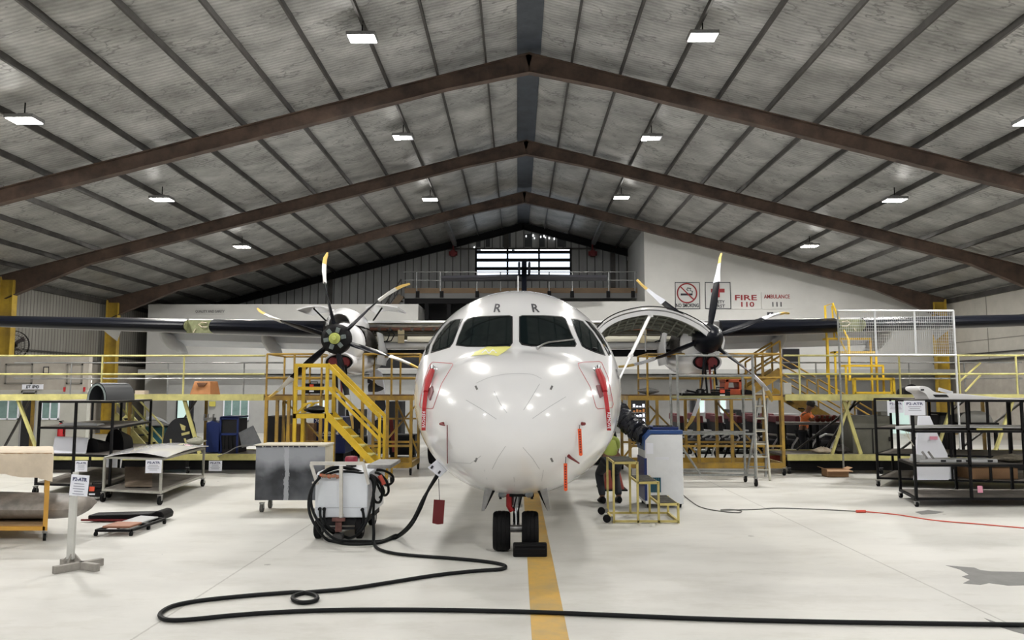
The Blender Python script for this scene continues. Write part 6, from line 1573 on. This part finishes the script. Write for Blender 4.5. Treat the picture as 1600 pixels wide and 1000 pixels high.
# ================================================================ passenger seats stored behind the right scaffold
def seat_row(x, y, label):
    t = thing('passenger_seat', label, 'seat', (x, y, 0), 'stored passenger seats')
    b = MB(); b.prism([(x-.20, y, .42), (x+.26, y, .45), (x+.27, y, .55), (x-.18, y, .54)], (0, .9, 0)); b.build('cushion', mat('seat_black', (.012, .012, .016), .7), t, bevel=.03)
    b = MB(); b.prism([(x-.24, y, .50), (x-.12, y, .50), (x-.20, y, 1.14), (x-.30, y, 1.12)], (0, .9, 0)); b.build('backrest', MATS['seat_black'], t, bevel=.03)
    b = MB(); b.prism([(x-.315, y-.01, 1.0), (x-.175, y-.01, 1.0), (x-.185, y-.01, 1.19), (x-.305, y-.01, 1.18)], (0, .92, 0)); b.build('headrest', mat('seat_maroon', (.10, .012, .018), .7), t, bevel=.02)
    b = MB(); b.tube([(x-.22, y-.02, .62), (x-.05, y-.02, .70), (x+.2, y-.02, .68), (x+.25, y-.02, .60), (x+.12, y-.02, .42), (x+.02, y-.02, .12)], .028, 6); b.build('arm_frame', mat('seat_alloy', (.62, .63, .65), .3, .6), t, True)
    b = MB(); b.bar((x-.2, y+.1, .02), (x+.24, y+.1, .02), .05, .04); b.bar((x-.15, y+.1, .04), (x+.02, y+.1, .42), .04); b.bar((x+.18, y+.1, .04), (x+.05, y+.1, .42), .04); b.build('leg_frame', M_black, t)
    return t
k = 0
xs0 = X(1078, 20.85)
seats = []
for i in range(9):
    seats.append((xs0+i*.52, 20.85))
for i in range(6): seats.append((X(1070, 22.95)+i*.56, 22.95))
wd = ['first', 'second', 'third', 'fourth', 'fifth', 'sixth', 'seventh', 'eighth', 'ninth']
s0 = seat_row(*seats[0], 'black aircraft seat with maroon headrest, first from the left in the front row')
for n, (x, y) in enumerate(seats[1:], 1):
    o = dup(s0); o.location = (x, y, 0)
    o['label'] = 'black aircraft seat with maroon headrest, %s from the left in the %s row' % (wd[n if n < 9 else n-9], 'front' if n < 9 else 'rear')
# red and yellow cases near the scaffold foot
for px0, px1, py0, py1, D, m, lab in ((1200, 1232, 703, 718, 19.6, mat('crate_red', (.22, .03, .02), .5), 'dark red case on the floor behind the right scaffold wheel'), (1230, 1240, 703, 711, 19.5, M_pyellow, 'small yellow case beside the dark red case')):
    b = MB(); b.bb(X(px0, D), X(px1, D), D, D+.4, 0.0, Z(py0, D)); tag(b.build('storage_case', m, bevel=.02), lab, 'case')
# ================================================================ workbench with parts and worker
BD = 19.25; x0, x1 = X(1222, BD), X(1330, BD); bz = Z(660, BD)
t = thing('workbench', 'long low workbench behind the right dock with red parts on it', 'workbench', ((x0+x1)/2, BD+.4, 0))
b = MB(); b.bb(x0, x1, BD, BD+.55, bz-.06, bz); b.build('bench_top', mat('bench_grey', (.22, .20, .20), .6), t)
for x in (x0+.05, (x0+x1)/2, x1-.05):
    for y in (BD+.05, BD+.5): b = MB(); b.bb(x-.03, x+.03, y-.03, y+.03, 0, bz-.06); b.build('leg', M_black, t)
b = MB(); b.bb(x0+.1, x1-.1, BD+.1, BD+.5, .2, .24); b.build('shelf', M_black, t)
o0 = None
for k, px in enumerate((1276, 1284, 1292, 1302, 1313, 1322)):
    lab = 'brown-red round flask lying on the workbench, %s from the left' % wd[k]
    D = BD+.25
    if o0 is None:
        c0 = Vector((X(px, D), D, bz+.09)); o0 = thing('pressure_flask', lab, 'flask', (c0.x, c0.y, bz), 'round flasks on the workbench')
        b = MB(); b.lathe([(.01, -.09), (.05, -.08), (.08, -.04), (.09, 0), (.08, .04), (.05, .08), (.01, .09)], c0, (0, 0, 1), 18); b.build('bulb', mat('flask_red', (.20, .03, .02), .3, .2), o0, True)
        b = MB(); b.cyl(c0+Vector((0, -.08, .02)), c0+Vector((0, -.12, .035)), .03, n=10); b.build('neck', M_chrome, o0, True)
    else:
        o = dup(o0); o.location = (X(px, D), D, bz); o['label'] = lab
# grey boxes to the left behind worker
b = MB(); b.bb(X(1195, 25.5), X(1247, 25.5), 25.5, 26.2, 0, Z(646, 25.5)); tag(b.build('storage_cabinet', M_greywall, bevel=.01), 'grey storage cabinet left of the worker in orange', 'cabinet')
# ---- figures grown with a skin modifier
def figure(joints, edges, name, m, parent, root=0, sub=2):
    me = bpy.data.meshes.new(name); off = rootloc(parent)
    me.from_pydata([Vector(p)-Vector(off) for p, r in joints], edges, []); o = bpy.data.objects.new(name, me); C.objects.link(o)
    mod = o.modifiers.new('skin', 'SKIN'); sk = me.skin_vertices[0].data if me.skin_vertices else None
    if sk is None:
        bm = bmesh.new(); bm.from_mesh(me); bm.verts.layers.skin.verify(); bm.to_mesh(me); bm.free(); sk = me.skin_vertices[0].data
    for i, (p, r) in enumerate(joints):
        r2 = r if isinstance(r, tuple) else (r, r); sk[i].radius = r2; sk[i].use_root = (i == root)
    ms = o.modifiers.new('sub', 'SUBSURF'); ms.levels = sub; ms.render_levels = sub
    dg = bpy.context.evaluated_depsgraph_get(); m2 = bpy.data.meshes.new_from_object(o.evaluated_get(dg)); bpy.data.objects.remove(o); bpy.data.meshes.remove(me)
    m2.materials.clear(); m2.materials.append(m); m2.name = name
    for p in m2.polygons: p.use_smooth = True; p.material_index = 0
    q = bpy.data.objects.new(name, m2); C.objects.link(q); q.parent = parent; return q
M_skin = mat('skin', (.20, .10, .06), .5); M_hair = mat('hair', (.012, .01, .01), .6); M_oshirt = mat('orange_shirt', (.95, .24, .06), .7); M_trous = mat('dark_trousers', (.02, .022, .03), .8)
def person(label, base, face, lean, shirt, reach, kneel=0, scale=1.0, cap=True, hv=None):
    """base: floor point; face: unit vector faced; lean: torso lean angle"""
    t = thing('person', label, 'person', base); f = Vector(face).normalized(); s_ = Vector((f.y, -f.x, 0)); B = Vector(base)
    def q(fw, sd, up): return B+(f*fw+s_*sd+Vector((0, 0, up)))*scale
    hip = .92-kneel
    def tq(l_, sd, fw=0): return q(math.sin(lean)*l_+fw*math.cos(lean), sd, hip+math.cos(lean)*l_-fw*math.sin(lean))
    hands = [q(*reach[0]), q(*reach[1])]
    J = [(q(0, 0, hip), (.15, .11)), (tq(.22, 0), (.14, .10)), (tq(.42, 0), (.165, .11)), (tq(.52, 0), (.10, .08)), (tq(.60, 0, .01), .055), (tq(.68, 0, .03), (.075, .085)), (tq(.78, 0, .05), (.082, .098)), (tq(.86, 0, .045), (.06, .07))]
    E_ = [(0, 1), (1, 2), (2, 3), (3, 4), (4, 5), (5, 6), (6, 7)]
    for k, sd in enumerate((-1, 1)):
        n0 = len(J); sh = tq(.47, sd*.19); h = hands[k]; el = (sh+h)/2+Vector((0, 0, -.08))+s_*sd*.05
        J += [(sh, .06), (el, .045), (h, .03)]; E_ += [(3, n0), (n0, n0+1), (n0+1, n0+2)]
        # palm and five fingers
        d = (h-el).normalized(); sdv = d.cross(Vector((0, 0, 1))).normalized() if abs(d.z) < .95 else s_; pm = h+d*.07
        J.append((pm, (.034, .02))); ip = len(J)-1; E_.append((n0+2, ip))
        for j, (of, ln) in enumerate(((-.03, .06), (-.01, .075), (.01, .07), (.03, .055))):
            J += [(pm+sdv*of+d*.03, .009), (pm+sdv*of*1.1+d*(.03+ln*.6)+Vector((0, 0, -.012)), .008), (pm+sdv*of*1.1+d*(.03+ln)+Vector((0, 0, -.035)), .007)]
            i0 = len(J)-3; E_ += [(ip, i0), (i0, i0+1), (i0+1, i0+2)]
        J += [(pm-sdv*sd*.045-d*.02, .011), (pm-sdv*sd*.055+d*.03, .009)]; i0 = len(J)-2; E_ += [(ip, i0), (i0, i0+1)]
        n1 = len(J); 
        if kneel:
            J += [(q(.0, sd*.10, hip-.04), .09), (q(.34, sd*.14, .46), .065), (q(.10, sd*.14, .09), .045), (q(.27, sd*.15, .04), (.045, .035))]
        else: J += [(q(.0, sd*.10, hip-.06), .095), (q(.05, sd*.11, .48), .062), (q(-.03, sd*.12, .08), .042), (q(.14, sd*.14, .035), (.045, .032))]
        E_ += [(0, n1), (n1, n1+1), (n1+1, n1+2), (n1+2, n1+3)]
    figure(J, E_, 'body', M_skin, t)
    # clothing shells
    up_ = [(J[0][0], (.165, .125)), (J[1][0], (.155, .115)), (J[2][0], (.18, .125)), (J[3][0], (.115, .095)), (tq(.565, 0), .07)]
    ee = [(0, 1), (1, 2), (2, 3), (3, 4)]
    a0 = 8
    for k in range(2):
        per = (len(J)-8)//2; s0_ = 8+k*per; n0 = len(up_); sh, el = J[s0_][0], J[s0_+1][0]
        up_ += [(sh, .075), (sh.lerp(el, .75), .062)]; ee += [(3, n0), (n0, n0+1)]
    figure(up_, ee, 'shirt', shirt, t)
    lo = [(J[0][0]+Vector((0, 0, .02)), (.165, .125))]; ee = []
    for k in range(2):
        per = (len(J)-8)//2; s1 = 8+k*per+per-4; n0 = len(lo)
        lo += [(J[s1][0], .105), (J[s1+1][0], .078), (J[s1+2][0]+Vector((0, 0, .02)), .062)]; ee += [(0, n0), (n0, n0+1), (n0+1, n0+2)]
    figure(lo, ee, 'trousers', M_trous, t)
    for k in range(2):
        per = (len(J)-8)//2; s1 = 8+k*per+per-4; an, to = J[s1+2][0], J[s1+3][0]
        b = MB(); d = (to-an); d.z = 0; d.normalize(); sv = Vector((d.y, -d.x, 0)); c0 = Vector((an.x, an.y, B.z))
        b.grid([[c0+d*x_+sv*w_*math.cos(a)+Vector((0, 0, max(0, h_*(.5+.5*math.sin(a))))) for a in [2*PI*j/10 for j in range(10)]] for x_, w_, h_ in ((-.07, .02, .05), (-.05, .045, .11), (.02, .048, .12), (.10, .05, .08), (.17, .045, .06), (.21, .015, .04))], True); b.f.append(list(range(10))); b.f.append([50+j for j in range(10)]); b.build('boot', M_black, t, True)
    hc = J[6][0]; hu = (J[7][0]-J[5][0]).normalized(); ff = (f*math.cos(lean)-Vector((0, 0, 1))*math.sin(lean)).normalized(); sv = hu.cross(ff)
    b = MB(); b.lathe([(.005, .125), (.06, .115), (.095, .08), (.108, .03), (.106, -.01), (.095, -.04)], hc-ff*.008+hu*.01, hu, 18); b.build('cap' if cap else 'hair', M_hair, t, True)
    if cap: b = MB(); b.prism([hc+ff*.08+sv*.07+hu*.02, hc+ff*.19+sv*.045+hu*.005, hc+ff*.19-sv*.045+hu*.005, hc+ff*.08-sv*.07+hu*.02], hu*.012); b.build('cap_peak', M_hair, t)
    b = MB(); b.prism([hc+ff*.085+hu*-.005, hc+ff*.125-hu*.045, hc+ff*.085-hu*.05-sv*.018, hc+ff*.085-hu*.05+sv*.018][:3], sv*.016); b.build('nose', M_skin, t)
    for sd in (-1, 1):
        b = MB(); b.lathe([(.004, -.008), (.012, 0), (.004, .008)], hc+ff*.088+sv*sd*.032+hu*.0, ff, 10); b.build('eye', M_ink, t)
        b = MB(); b.lathe([(.006, -.012), (.028, -.004), (.022, .010)], hc+sv*sd*.088-hu*.02, sv*sd, 12, (1.1, .7)); b.build('ear', M_skin, t, True)
    b = MB(); b.box(hc+ff*.085-hu*.068, (.04, .012, .008), Matrix((sv, ff, hu)).transposed()); b.build('mouth', mat('lip', (.16, .05, .04), .5), t)
    if hv:
        pass
    return t
wp = V(1256, 20.2, 0)
person('person in orange shirt and dark cap standing at the workbench behind the right dock', wp, (.8, -.6, 0), R(15), M_oshirt, ((.50, -.12, 1.24), (.54, .12, 1.24)), scale=.90)
wp = V(957, 12.95, 0)
person('person in yellow-green vest and dark trousers crouching behind the nose by the duct', wp, (-.15, 1, 0), R(52), mat('hivis', (.42, .50, .10), .7), ((.62, -.15, .80), (.60, .15, .78)), kneel=.2)
# ================================================================ background, left and right, under the wings
def win(n, px0, px1, py0, py1, D, glass, label, frame=M_paper, mull=0, kind='window'):
    x0, x1, z0, z1 = X(px0, D), X(px1, D), Z(py1, D), Z(py0, D); t = thing('%s_%d' % (kind, n), label, kind, ((x0+x1)/2, D, z0), kind='structure')
    b = MB(); q = .05
    b.bb(x0, x1, D-.03, D, z0, z0+q); b.bb(x0, x1, D-.03, D, z1-q, z1); b.bb(x0, x0+q, D-.03, D, z0, z1); b.bb(x1-q, x1, D-.03, D, z0, z1)
    for k in range(mull): x = x0+(x1-x0)*(k+1)/(mull+1); b.bb(x-.02, x+.02, D-.03, D, z0, z1)
    b.build(kind+'_frame', frame, t); b = MB(); b.bb(x0+q, x1-q, D-.012, D-.002, z0+q, z1-q); b.build('pane', glass, t)
M_wg = mat('office_window', (.22, .34, .33), .15, 0, 3, .3); M_wlit = mat('lit_window', (.62, .82, .78), .3, emit=.35)
LD = 33.95
win(2, 277, 298, 622, 700, LD, M_wlit, 'tall lit glass office door on the left lower wall', M_black)
win(3, 350, 390, 622, 658, LD, M_wg, 'office window with blinds on the left lower wall', mull=2)
win(4, 497, 508, 622, 655, LD, M_wlit, 'narrow lit window behind the yellow steps')
win(5, 1088, 1101, 620, 645, LD, M_wlit, 'narrow lit window behind the right scaffold, left one')
win(6, 1124, 1134, 620, 646, LD, M_wlit, 'narrow lit window behind the right scaffold, right one')
win(7, 1385, 1420, 622, 690, LD, M_wlit, 'pale glazed door at the right under the right dock', mull=1)
win(1, 1078, 1086, 622, 700, LD, M_dark, 'dark doorway behind the right propeller', M_ink, kind='door')
win(2, 1338, 1362, 620, 700, LD, M_dark, 'dark doorway behind the ochre stair', M_ink, kind='door')
win(3, 298, 304, 622, 700, LD, M_dark, 'dark open edge of the lit office door', M_ink, kind='door')
win(4, 529, 540, 622, 690, LD, M_dark, 'dark doorway behind the left propeller', M_ink, kind='door')
win(5, 1224, 1251, 545, 578, 34.9, M_dark, 'black opening high in the white wall under the right wing', M_ink, kind='door')
sgn = sign('yellow_notice', 327, 337, 627, 635, LD-.02, 'yellow notice on the left lower office wall', mat('notice_yellow', (.55, .50, .10), .6), False)
# light machine glow through scaffold: vending cabinet with shelves
t = thing('display_cabinet', 'lit glass cabinet with bright shelves seen through the right scaffold', 'cabinet', V(1000, 27, 0)); x0, x1 = X(985, 27), X(1014, 27)
b = MB(); b.bb(x0, x1, 27, 27.6, 0, Z(622, 27)); b.build('case', M_dark, t)
rn = random.Random(22)
for k in range(5):
    z = Z(637+k*7.5, 27); b = MB(); b.bb(x0+.05, x1-.05, 26.95, 27, z-.015, z+.015); b.build('shelf', M_steel, t)
    b = MB()
    for j in range(5): x = x0+.08+j*.11; b.bb(x, x+.07, 26.96, 27, z+.02, z+rn.uniform(.06, .13))
    b.build('stock', mat('lit_stock', (.85, .88, 1), .5, emit=.9) if k != 1 else mat('orange_stock', (.6, .25, .08), .5), t)
# left near office wall
OD = 25.0
x0, x1 = XL+.05, X(137, OD)
b = MB(); b.bb(x0, x1, OD, OD+.2, Z(609, OD), Z(556, OD)); o = b.build('wall_office_upper', M_beigewall); tag(o, 'beige upper wall of the left corner office', 'wall', kind='structure')
b = MB(); b.bb(x0, x1, OD, OD+.2, 0, Z(609, OD)-.001); o = b.build('wall_office_lower', mat('office_cream', (.46, .46, .42), .6, 0, 1, .15)); tag(o, 'pale lower wall of the left corner office', 'wall', kind='structure')
win(8, -20, 32, 624, 656, OD-.005, M_wg, 'long pale green window of the corner office, at the left edge', mull=2)
win(9, 66, 95, 624, 656, OD-.005, M_wg, 'pale green window of the corner office right of its door', mull=1)
win(6, 34, 58, 611, 712, OD-.005, M_dark, 'dark open doorway of the left corner office', M_greywall, kind='door')
for n_, (a, c_, lab) in enumerate(((7, 50, 'square beige hatch panel high on the left office wall, nearest the edge'), (103, 128, 'square beige hatch panel high on the left office wall, right one'))):
    win(10+n_, a, c_, 568, 600, OD-.005, M_beigewall, lab, mat('hatch_line', (.2, .19, .17), .6))
sg_ = sign('office_sign', 35, 68, 600.5, 608.5, OD-.03, 'white ET IPO sign above the dark office door on the left', M_paper, False)
text_on('lettering', 'ET IPO', .13, P(51, 604.6, OD-.075), M_ink, sg_, bold=True, fit=.42)
sg_ = sign('wall_notice', 68, 78, 573, 584, OD-.03, 'small cream notice fixed on the beige office wall', M_creamp, True)
def extinguisher(px, D, label):
    x = X(px, D); z = Z(688, D); t = thing('fire_extinguisher', label, 'fire extinguisher', (x, D-.13, z))
    b = MB(); b.lathe([(.05, 0), (.09, .02), (.09, .45), (.06, .52), (.03, .55)], (x, D-.11, z), (0, 0, 1), 18); b.build('cylinder', M_red, t, True)
    b = MB(); b.bar((x-.06, D-.11, z+.60), (x+.08, D-.11, z+.62), .03); b.cyl((x, D-.11, z+.54), (x, D-.11, z+.6), .025); b.tube([(x+.03, D-.11, z+.58), (x+.11, D-.12, z+.5), (x+.11, D-.12, z+.2)], .012, 6); b.build('valve', M_black, t)
    b = MB(); b.bb(x-.1, x+.1, D-.02, D-.0, z+.1, z+.5); b.build('wall_bracket', M_darkred, t)
extinguisher(101, OD, 'red fire extinguisher on the corner office wall')
for k, (px, lab) in enumerate(((101, 'left'), (132, 'right'))):
    sign('fire_point_plate', px-1.6, px+1.6, 605, 612, OD-.03-.001*k, 'small red fire point plate on the corner office wall, %s one' % lab, M_red, False)
# daylight slits beside the left column
b = MB()
for py in (585, 590, 596, 602): b.box(P(140, py, 29.9), (.16, .02, .08))
o = b.build('trim_10', M_dayhot); o['kind'] = 'structure'
# wall fan
t = thing('wall_fan', 'large round caged wall fan at the left edge', 'fan', P(20, 539, 26.9)); c0 = P(20, 539, 26.9); ax = Vector((.35, -.94, 0)).normalized()
u = Vector((0, 0, 1)); v_ = ax.cross(u)
b = MB()
for r_ in (.5, .36, .2): 
    for dd in ((-.06, .06) if r_ > .3 else (-.1,)): b.tube([c0+ax*dd+(u*math.sin(a)+v_*math.cos(a))*r_ for a in [2*PI*k/28 for k in range(28)]], .012 if r_ > .4 else .006, 5, closed=True)
for k in range(36):
    a = 2*PI*k/36; d = u*math.sin(a)+v_*math.cos(a); b.tube([c0+ax*.10+d*.08, c0+ax*.06+d*.5, c0-ax*.06+d*.5], .004, 4)
b.build('cage', M_black, t)
b = MB()
for k in range(3):
    a = 2*PI*k/3+.4; d = u*math.sin(a)+v_*math.cos(a); e = ax.cross(d); b.prism([c0+d*.06-e*.04, c0+d*.4-e*.10, c0+d*.44+e*.06, c0+d*.06+e*.05], ax*.012)
b.build('fan_blade', mat('fan_blade_dark', (.06, .05, .05), .5), t)
b = MB(); b.cyl(c0-ax*.22, c0+ax*.03, .1); b.bar(c0-ax*.2, Vector((XL+.02, c0.y+.15, c0.z)), .06); b.build('motor', M_black, t, True)
b = MB(); b.tube([c0+Vector((.3, -.2, -.1)), P(58, 560, 25.6), P(70, 585, 25.0-.06)], .01, 5); b.build('power_lead', M_greywall, t)
# blue engine crate with lettering, cardboard cartons, patterned panel
D = 19.6
t = thing('engine_crate', 'deep blue engine shipping crate with white lettering behind the yellow steps', 'crate', V(513, D+.5, .0)); x0, x1 = X(491, D), X(541, D)
b = MB(); b.bb(x0, x1, D, D+1, .28, Z(652, D)); b.build('case', mat('crate_blue', (.008, .018, .10), .4), t, bevel=.02)
b = MB(); b.bb(x0+.05, x1-.05, D+.05, D+.95, 0, .28); b.build('skid', M_black, t)
text_on('lettering', 'AIRCRAFT ENGINE', .1, P(510, 677, D-.012), M_paper, t, bold=True, fit=.62); text_on('lettering', '76', .12, P(496, 658, D-.012), M_paper, t, bold=True)
b = MB(); b.bb(X(492, D), X(522, D), D-.004, D, Z(681.5, D), Z(680.5, D)); b.build('underline', M_paper, t)
for px0, px1, py0, lab in ((451, 470, 663, 'left'), (471, 491, 662, 'right')):
    t = thing('cardboard_box', 'tall cardboard carton behind the yellow steps, %s one of the pair' % lab, 'box', V((px0+px1)/2, 19.5, .0)); b = MB(); b.bb(X(px0, 19.3), X(px1, 19.3), 19.3, 19.8, .0, Z(py0, 19.3)); b.build('carton', M_card, t, bevel=.005)
    xm = X((px0+px1)/2, 19.3); b = MB(); b.bb(xm-.03, xm+.03, 19.295, 19.3, .2, Z(py0, 19.3)); b.build('tape', M_wood, t)
D = 20.4
t = thing('patterned_fin', 'tall rounded white panel with black curved pattern behind the left propeller', 'painted panel', V(590, D, 0))
b = MB(); b.prism([P(x, y, D) for x, y in arc([(574, 712), (574, 640), (575, 600), (578, 583), (586, 577), (594, 580), (598, 592), (602, 625), (604, 665), (606, 712)], 4)], (0, .12, 0)); b.build('panel', M_paper, t, bevel=.02)
b = MB()
for pl in ([(575, 612), (576, 600), (590, 602), (600, 607), (590, 612)], [(574, 598), (575, 592), (585, 597), (597, 601), (600, 611), (586, 606)][:3]+[(590, 604)], [(582, 622), (594, 620), (601, 625), (602, 640), (592, 644), (581, 638)], [(578, 665), (590, 655), (603, 662), (604, 690), (592, 690), (582, 678)], [(576, 708), (580, 696), (592, 691), (602, 693), (603, 708)]):
    b.prism([P(x, y, D-.012) for x, y in arc(pl+[pl[0]], 3)[:-1]], (0, .011, 0))
b.build('pattern', M_ink, t)
b = MB(); c0 = P(587, 703, D-.025); b.lathe([(.005, -.005), (.06, 0), (.06, .01)], c0, (0, 1, 0), 16); b.build('yellow_spot', M_yellow, t)
b = MB(); b.bar(P(611, 655, 20), P(616, 706, 20), .09, .05); tag(b.build('red_plank', M_darkred), 'dark red plank standing behind the scaffold left of the nose', 'plank')
# dim machines filling the left bay
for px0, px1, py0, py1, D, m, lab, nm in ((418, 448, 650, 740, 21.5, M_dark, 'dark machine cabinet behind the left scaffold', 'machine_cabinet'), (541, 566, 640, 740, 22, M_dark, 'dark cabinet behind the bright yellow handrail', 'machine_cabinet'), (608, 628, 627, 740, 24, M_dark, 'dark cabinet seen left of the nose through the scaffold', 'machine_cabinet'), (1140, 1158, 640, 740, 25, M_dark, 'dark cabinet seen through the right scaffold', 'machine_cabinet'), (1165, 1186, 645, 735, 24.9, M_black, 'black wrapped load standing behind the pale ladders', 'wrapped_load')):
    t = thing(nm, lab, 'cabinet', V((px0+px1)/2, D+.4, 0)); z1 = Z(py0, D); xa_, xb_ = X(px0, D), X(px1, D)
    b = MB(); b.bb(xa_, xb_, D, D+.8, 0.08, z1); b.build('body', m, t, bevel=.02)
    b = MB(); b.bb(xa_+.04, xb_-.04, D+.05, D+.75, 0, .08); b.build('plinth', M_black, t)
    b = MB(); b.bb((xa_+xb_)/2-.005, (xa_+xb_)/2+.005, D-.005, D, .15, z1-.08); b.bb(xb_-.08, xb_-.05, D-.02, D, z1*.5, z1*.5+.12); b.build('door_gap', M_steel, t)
t = thing('printer_box', 'white boxed appliance on the stair landing right of the right scaffold', 'box', V(1229, 18.4, 1.775)); 
b = MB(); b.bb(X(1225, 18.3), X(1237, 18.3), 18.3, 18.6, 1.775, Z(598, 18.3)); b.build('box', mat('box_pale', (.4, .4, .37), .6), t, bevel=.01)
half_cowl('black round cover standing on the right dock deck left of the white tip panel', 1425, 18.0, 1.775, 24, 16, M_black)
# fluorescent-like glow strips of the shop behind the left scaffold at deck height
for k, px in enumerate((610, 622, 635, 644, 656)):
    t = thing('strip_lamp', 'short white strip lamp in the dim bay left of the nose', 'lamp', P(px, 556, 35.5), 'strip lamps left of the nose')
    b = MB(); b.bb(X(px-3, 35.9), X(px+3, 35.9), 35.88, 35.98, Z(557.5, 35.9), Z(554.5, 35.9)); b.build('tube', mat('strip_glow', (1, 1, 1), .5, emit=4), t)
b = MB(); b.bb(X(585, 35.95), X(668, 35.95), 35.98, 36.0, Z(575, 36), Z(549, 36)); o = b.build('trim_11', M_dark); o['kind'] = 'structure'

# pale yellow stair seen through the black rack, odds and ends on the right dock
stair('pale yellow stair behind the black rack on the left', (178, 1.25), (236, .25), 19.1, .6, 5, M_pyellow, .7, posts=3)
t = thing('open_carton', 'open brown cardboard box on the floor behind the right scaffold wheel', 'box', V(1304, 17.0, 0)); x0, x1 = X(1288, 16.9), X(1321, 16.9)
b = MB(); b.bb(x0, x1, 16.9, 16.92, 0, .16); b.bb(x0, x1, 17.2, 17.22, 0, .16); b.bb(x0, x0+.02, 16.92, 17.2, 0, .16); b.bb(x1-.02, x1, 16.92, 17.2, 0, .16); b.bb(x0, x1, 16.9, 17.22, 0, .01); b.build('carton', M_card, t)
b = MB(); b.prism([(x0, 16.9, .16), (x1, 16.9, .16), (x1+.05, 16.78, .13), (x0-.05, 16.78, .13)], (0, 0, .006)); b.prism([(x0, 16.92, .16), (x0, 17.2, .16), (x0-.1, 17.2, .2), (x0-.1, 16.92, .2)], (0, 0, .006)); b.prism([(x1, 16.92, .16), (x1, 17.2, .16), (x1+.1, 17.2, .2), (x1+.1, 16.92, .2)], (0, 0, .006)); b.build('flap', mat('carton_inside', (.42, .26, .15), .8), t)
def heap(name, label, cat, px, D, z, wx, wy, h, m, seed):
    rn = random.Random(seed); c0 = V(px, D, z); b = MB()
    b.grid([[c0+Vector(((.02+wx*math.sin(PI*(i+.4)/6.4))*math.cos(a)*rn.uniform(.75, 1.2), (.02+wy*math.sin(PI*(i+.4)/6.4))*math.sin(a), h*i/6*rn.uniform(.8, 1.1))) for a in [2*PI*k/14 for k in range(14)]] for i in range(7)], True); b.f.append(list(range(14))); b.f.append([6*14+k for k in range(14)])
    return tag(b.build(name, m), label, cat)
heap('plastic_wrap', 'crumpled cream plastic wrap on the lower deck of the right dock', 'wrap', 1285, 17.9, .42, .22, .15, .16, M_cream, 31)
heap('cloth_heap', 'dark cloth heap on the lower deck of the right dock left of the grey-green cabinet', 'cloth', 1313, 17.9, .42, .2, .15, .2, mat('cloth_dark', (.05, .045, .04), .8), 32)
heap('pink_cloth', 'small pink cloth on the curved panel of the trolley table', 'cloth', 290, 14.6, .81, .09, .08, .04, mat('pink', (.70, .30, .40), .6), 33)
heap('parts_basket', 'grey-green bag of parts at the right end of the trolley table', 'bag', 306, 15.1, .80, .16, .12, .17, mat('bag_olive', (.22, .22, .17), .7), 34)

for a_, c_, D, h, lab in ((1068, 1130, 23.9, .85, 'added black box darkening the floor behind the stored seats, leftmost of four'), (1131, 1195, 24.0, .8, 'added black box darkening the floor behind the stored seats, second of four from the left'), (1196, 1262, 23.9, .85, 'added black box darkening the floor behind the stored seats, third of four from the left'), (1263, 1330, 24.0, .8, 'added black box darkening the floor behind the stored seats, rightmost of four'),
                          (546, 590, 21.6, .55, 'added low dark box darkening the bay behind the scaffold left of the nose, left one'), (608, 650, 21.6, .6, 'added low dark box darkening the bay behind the scaffold left of the nose, right one')):
    x0, x1 = X(a_, D), X(c_, D); t = thing('dark_filler_box', lab, 'crate', ((x0+x1)/2, D+.3, 0), 'dark boxes added to darken the bays')  # black boxes added to darken the bright floor in the bays
    b = MB(); b.bb(x0+.02, x1-.02, D, D+.6, .08, h); b.build('body', M_black, t, bevel=.01)
    b = MB(); b.bb(x0+.01, x1-.01, D-.01, D+.61, h, h+.04); b.build('lid', M_dark, t)
    for x in (x0+.1, x1-.1):
        b = MB(); b.bb(x-.05, x+.05, D+.02, D+.58, 0, .08); b.build('runner', M_black, t)
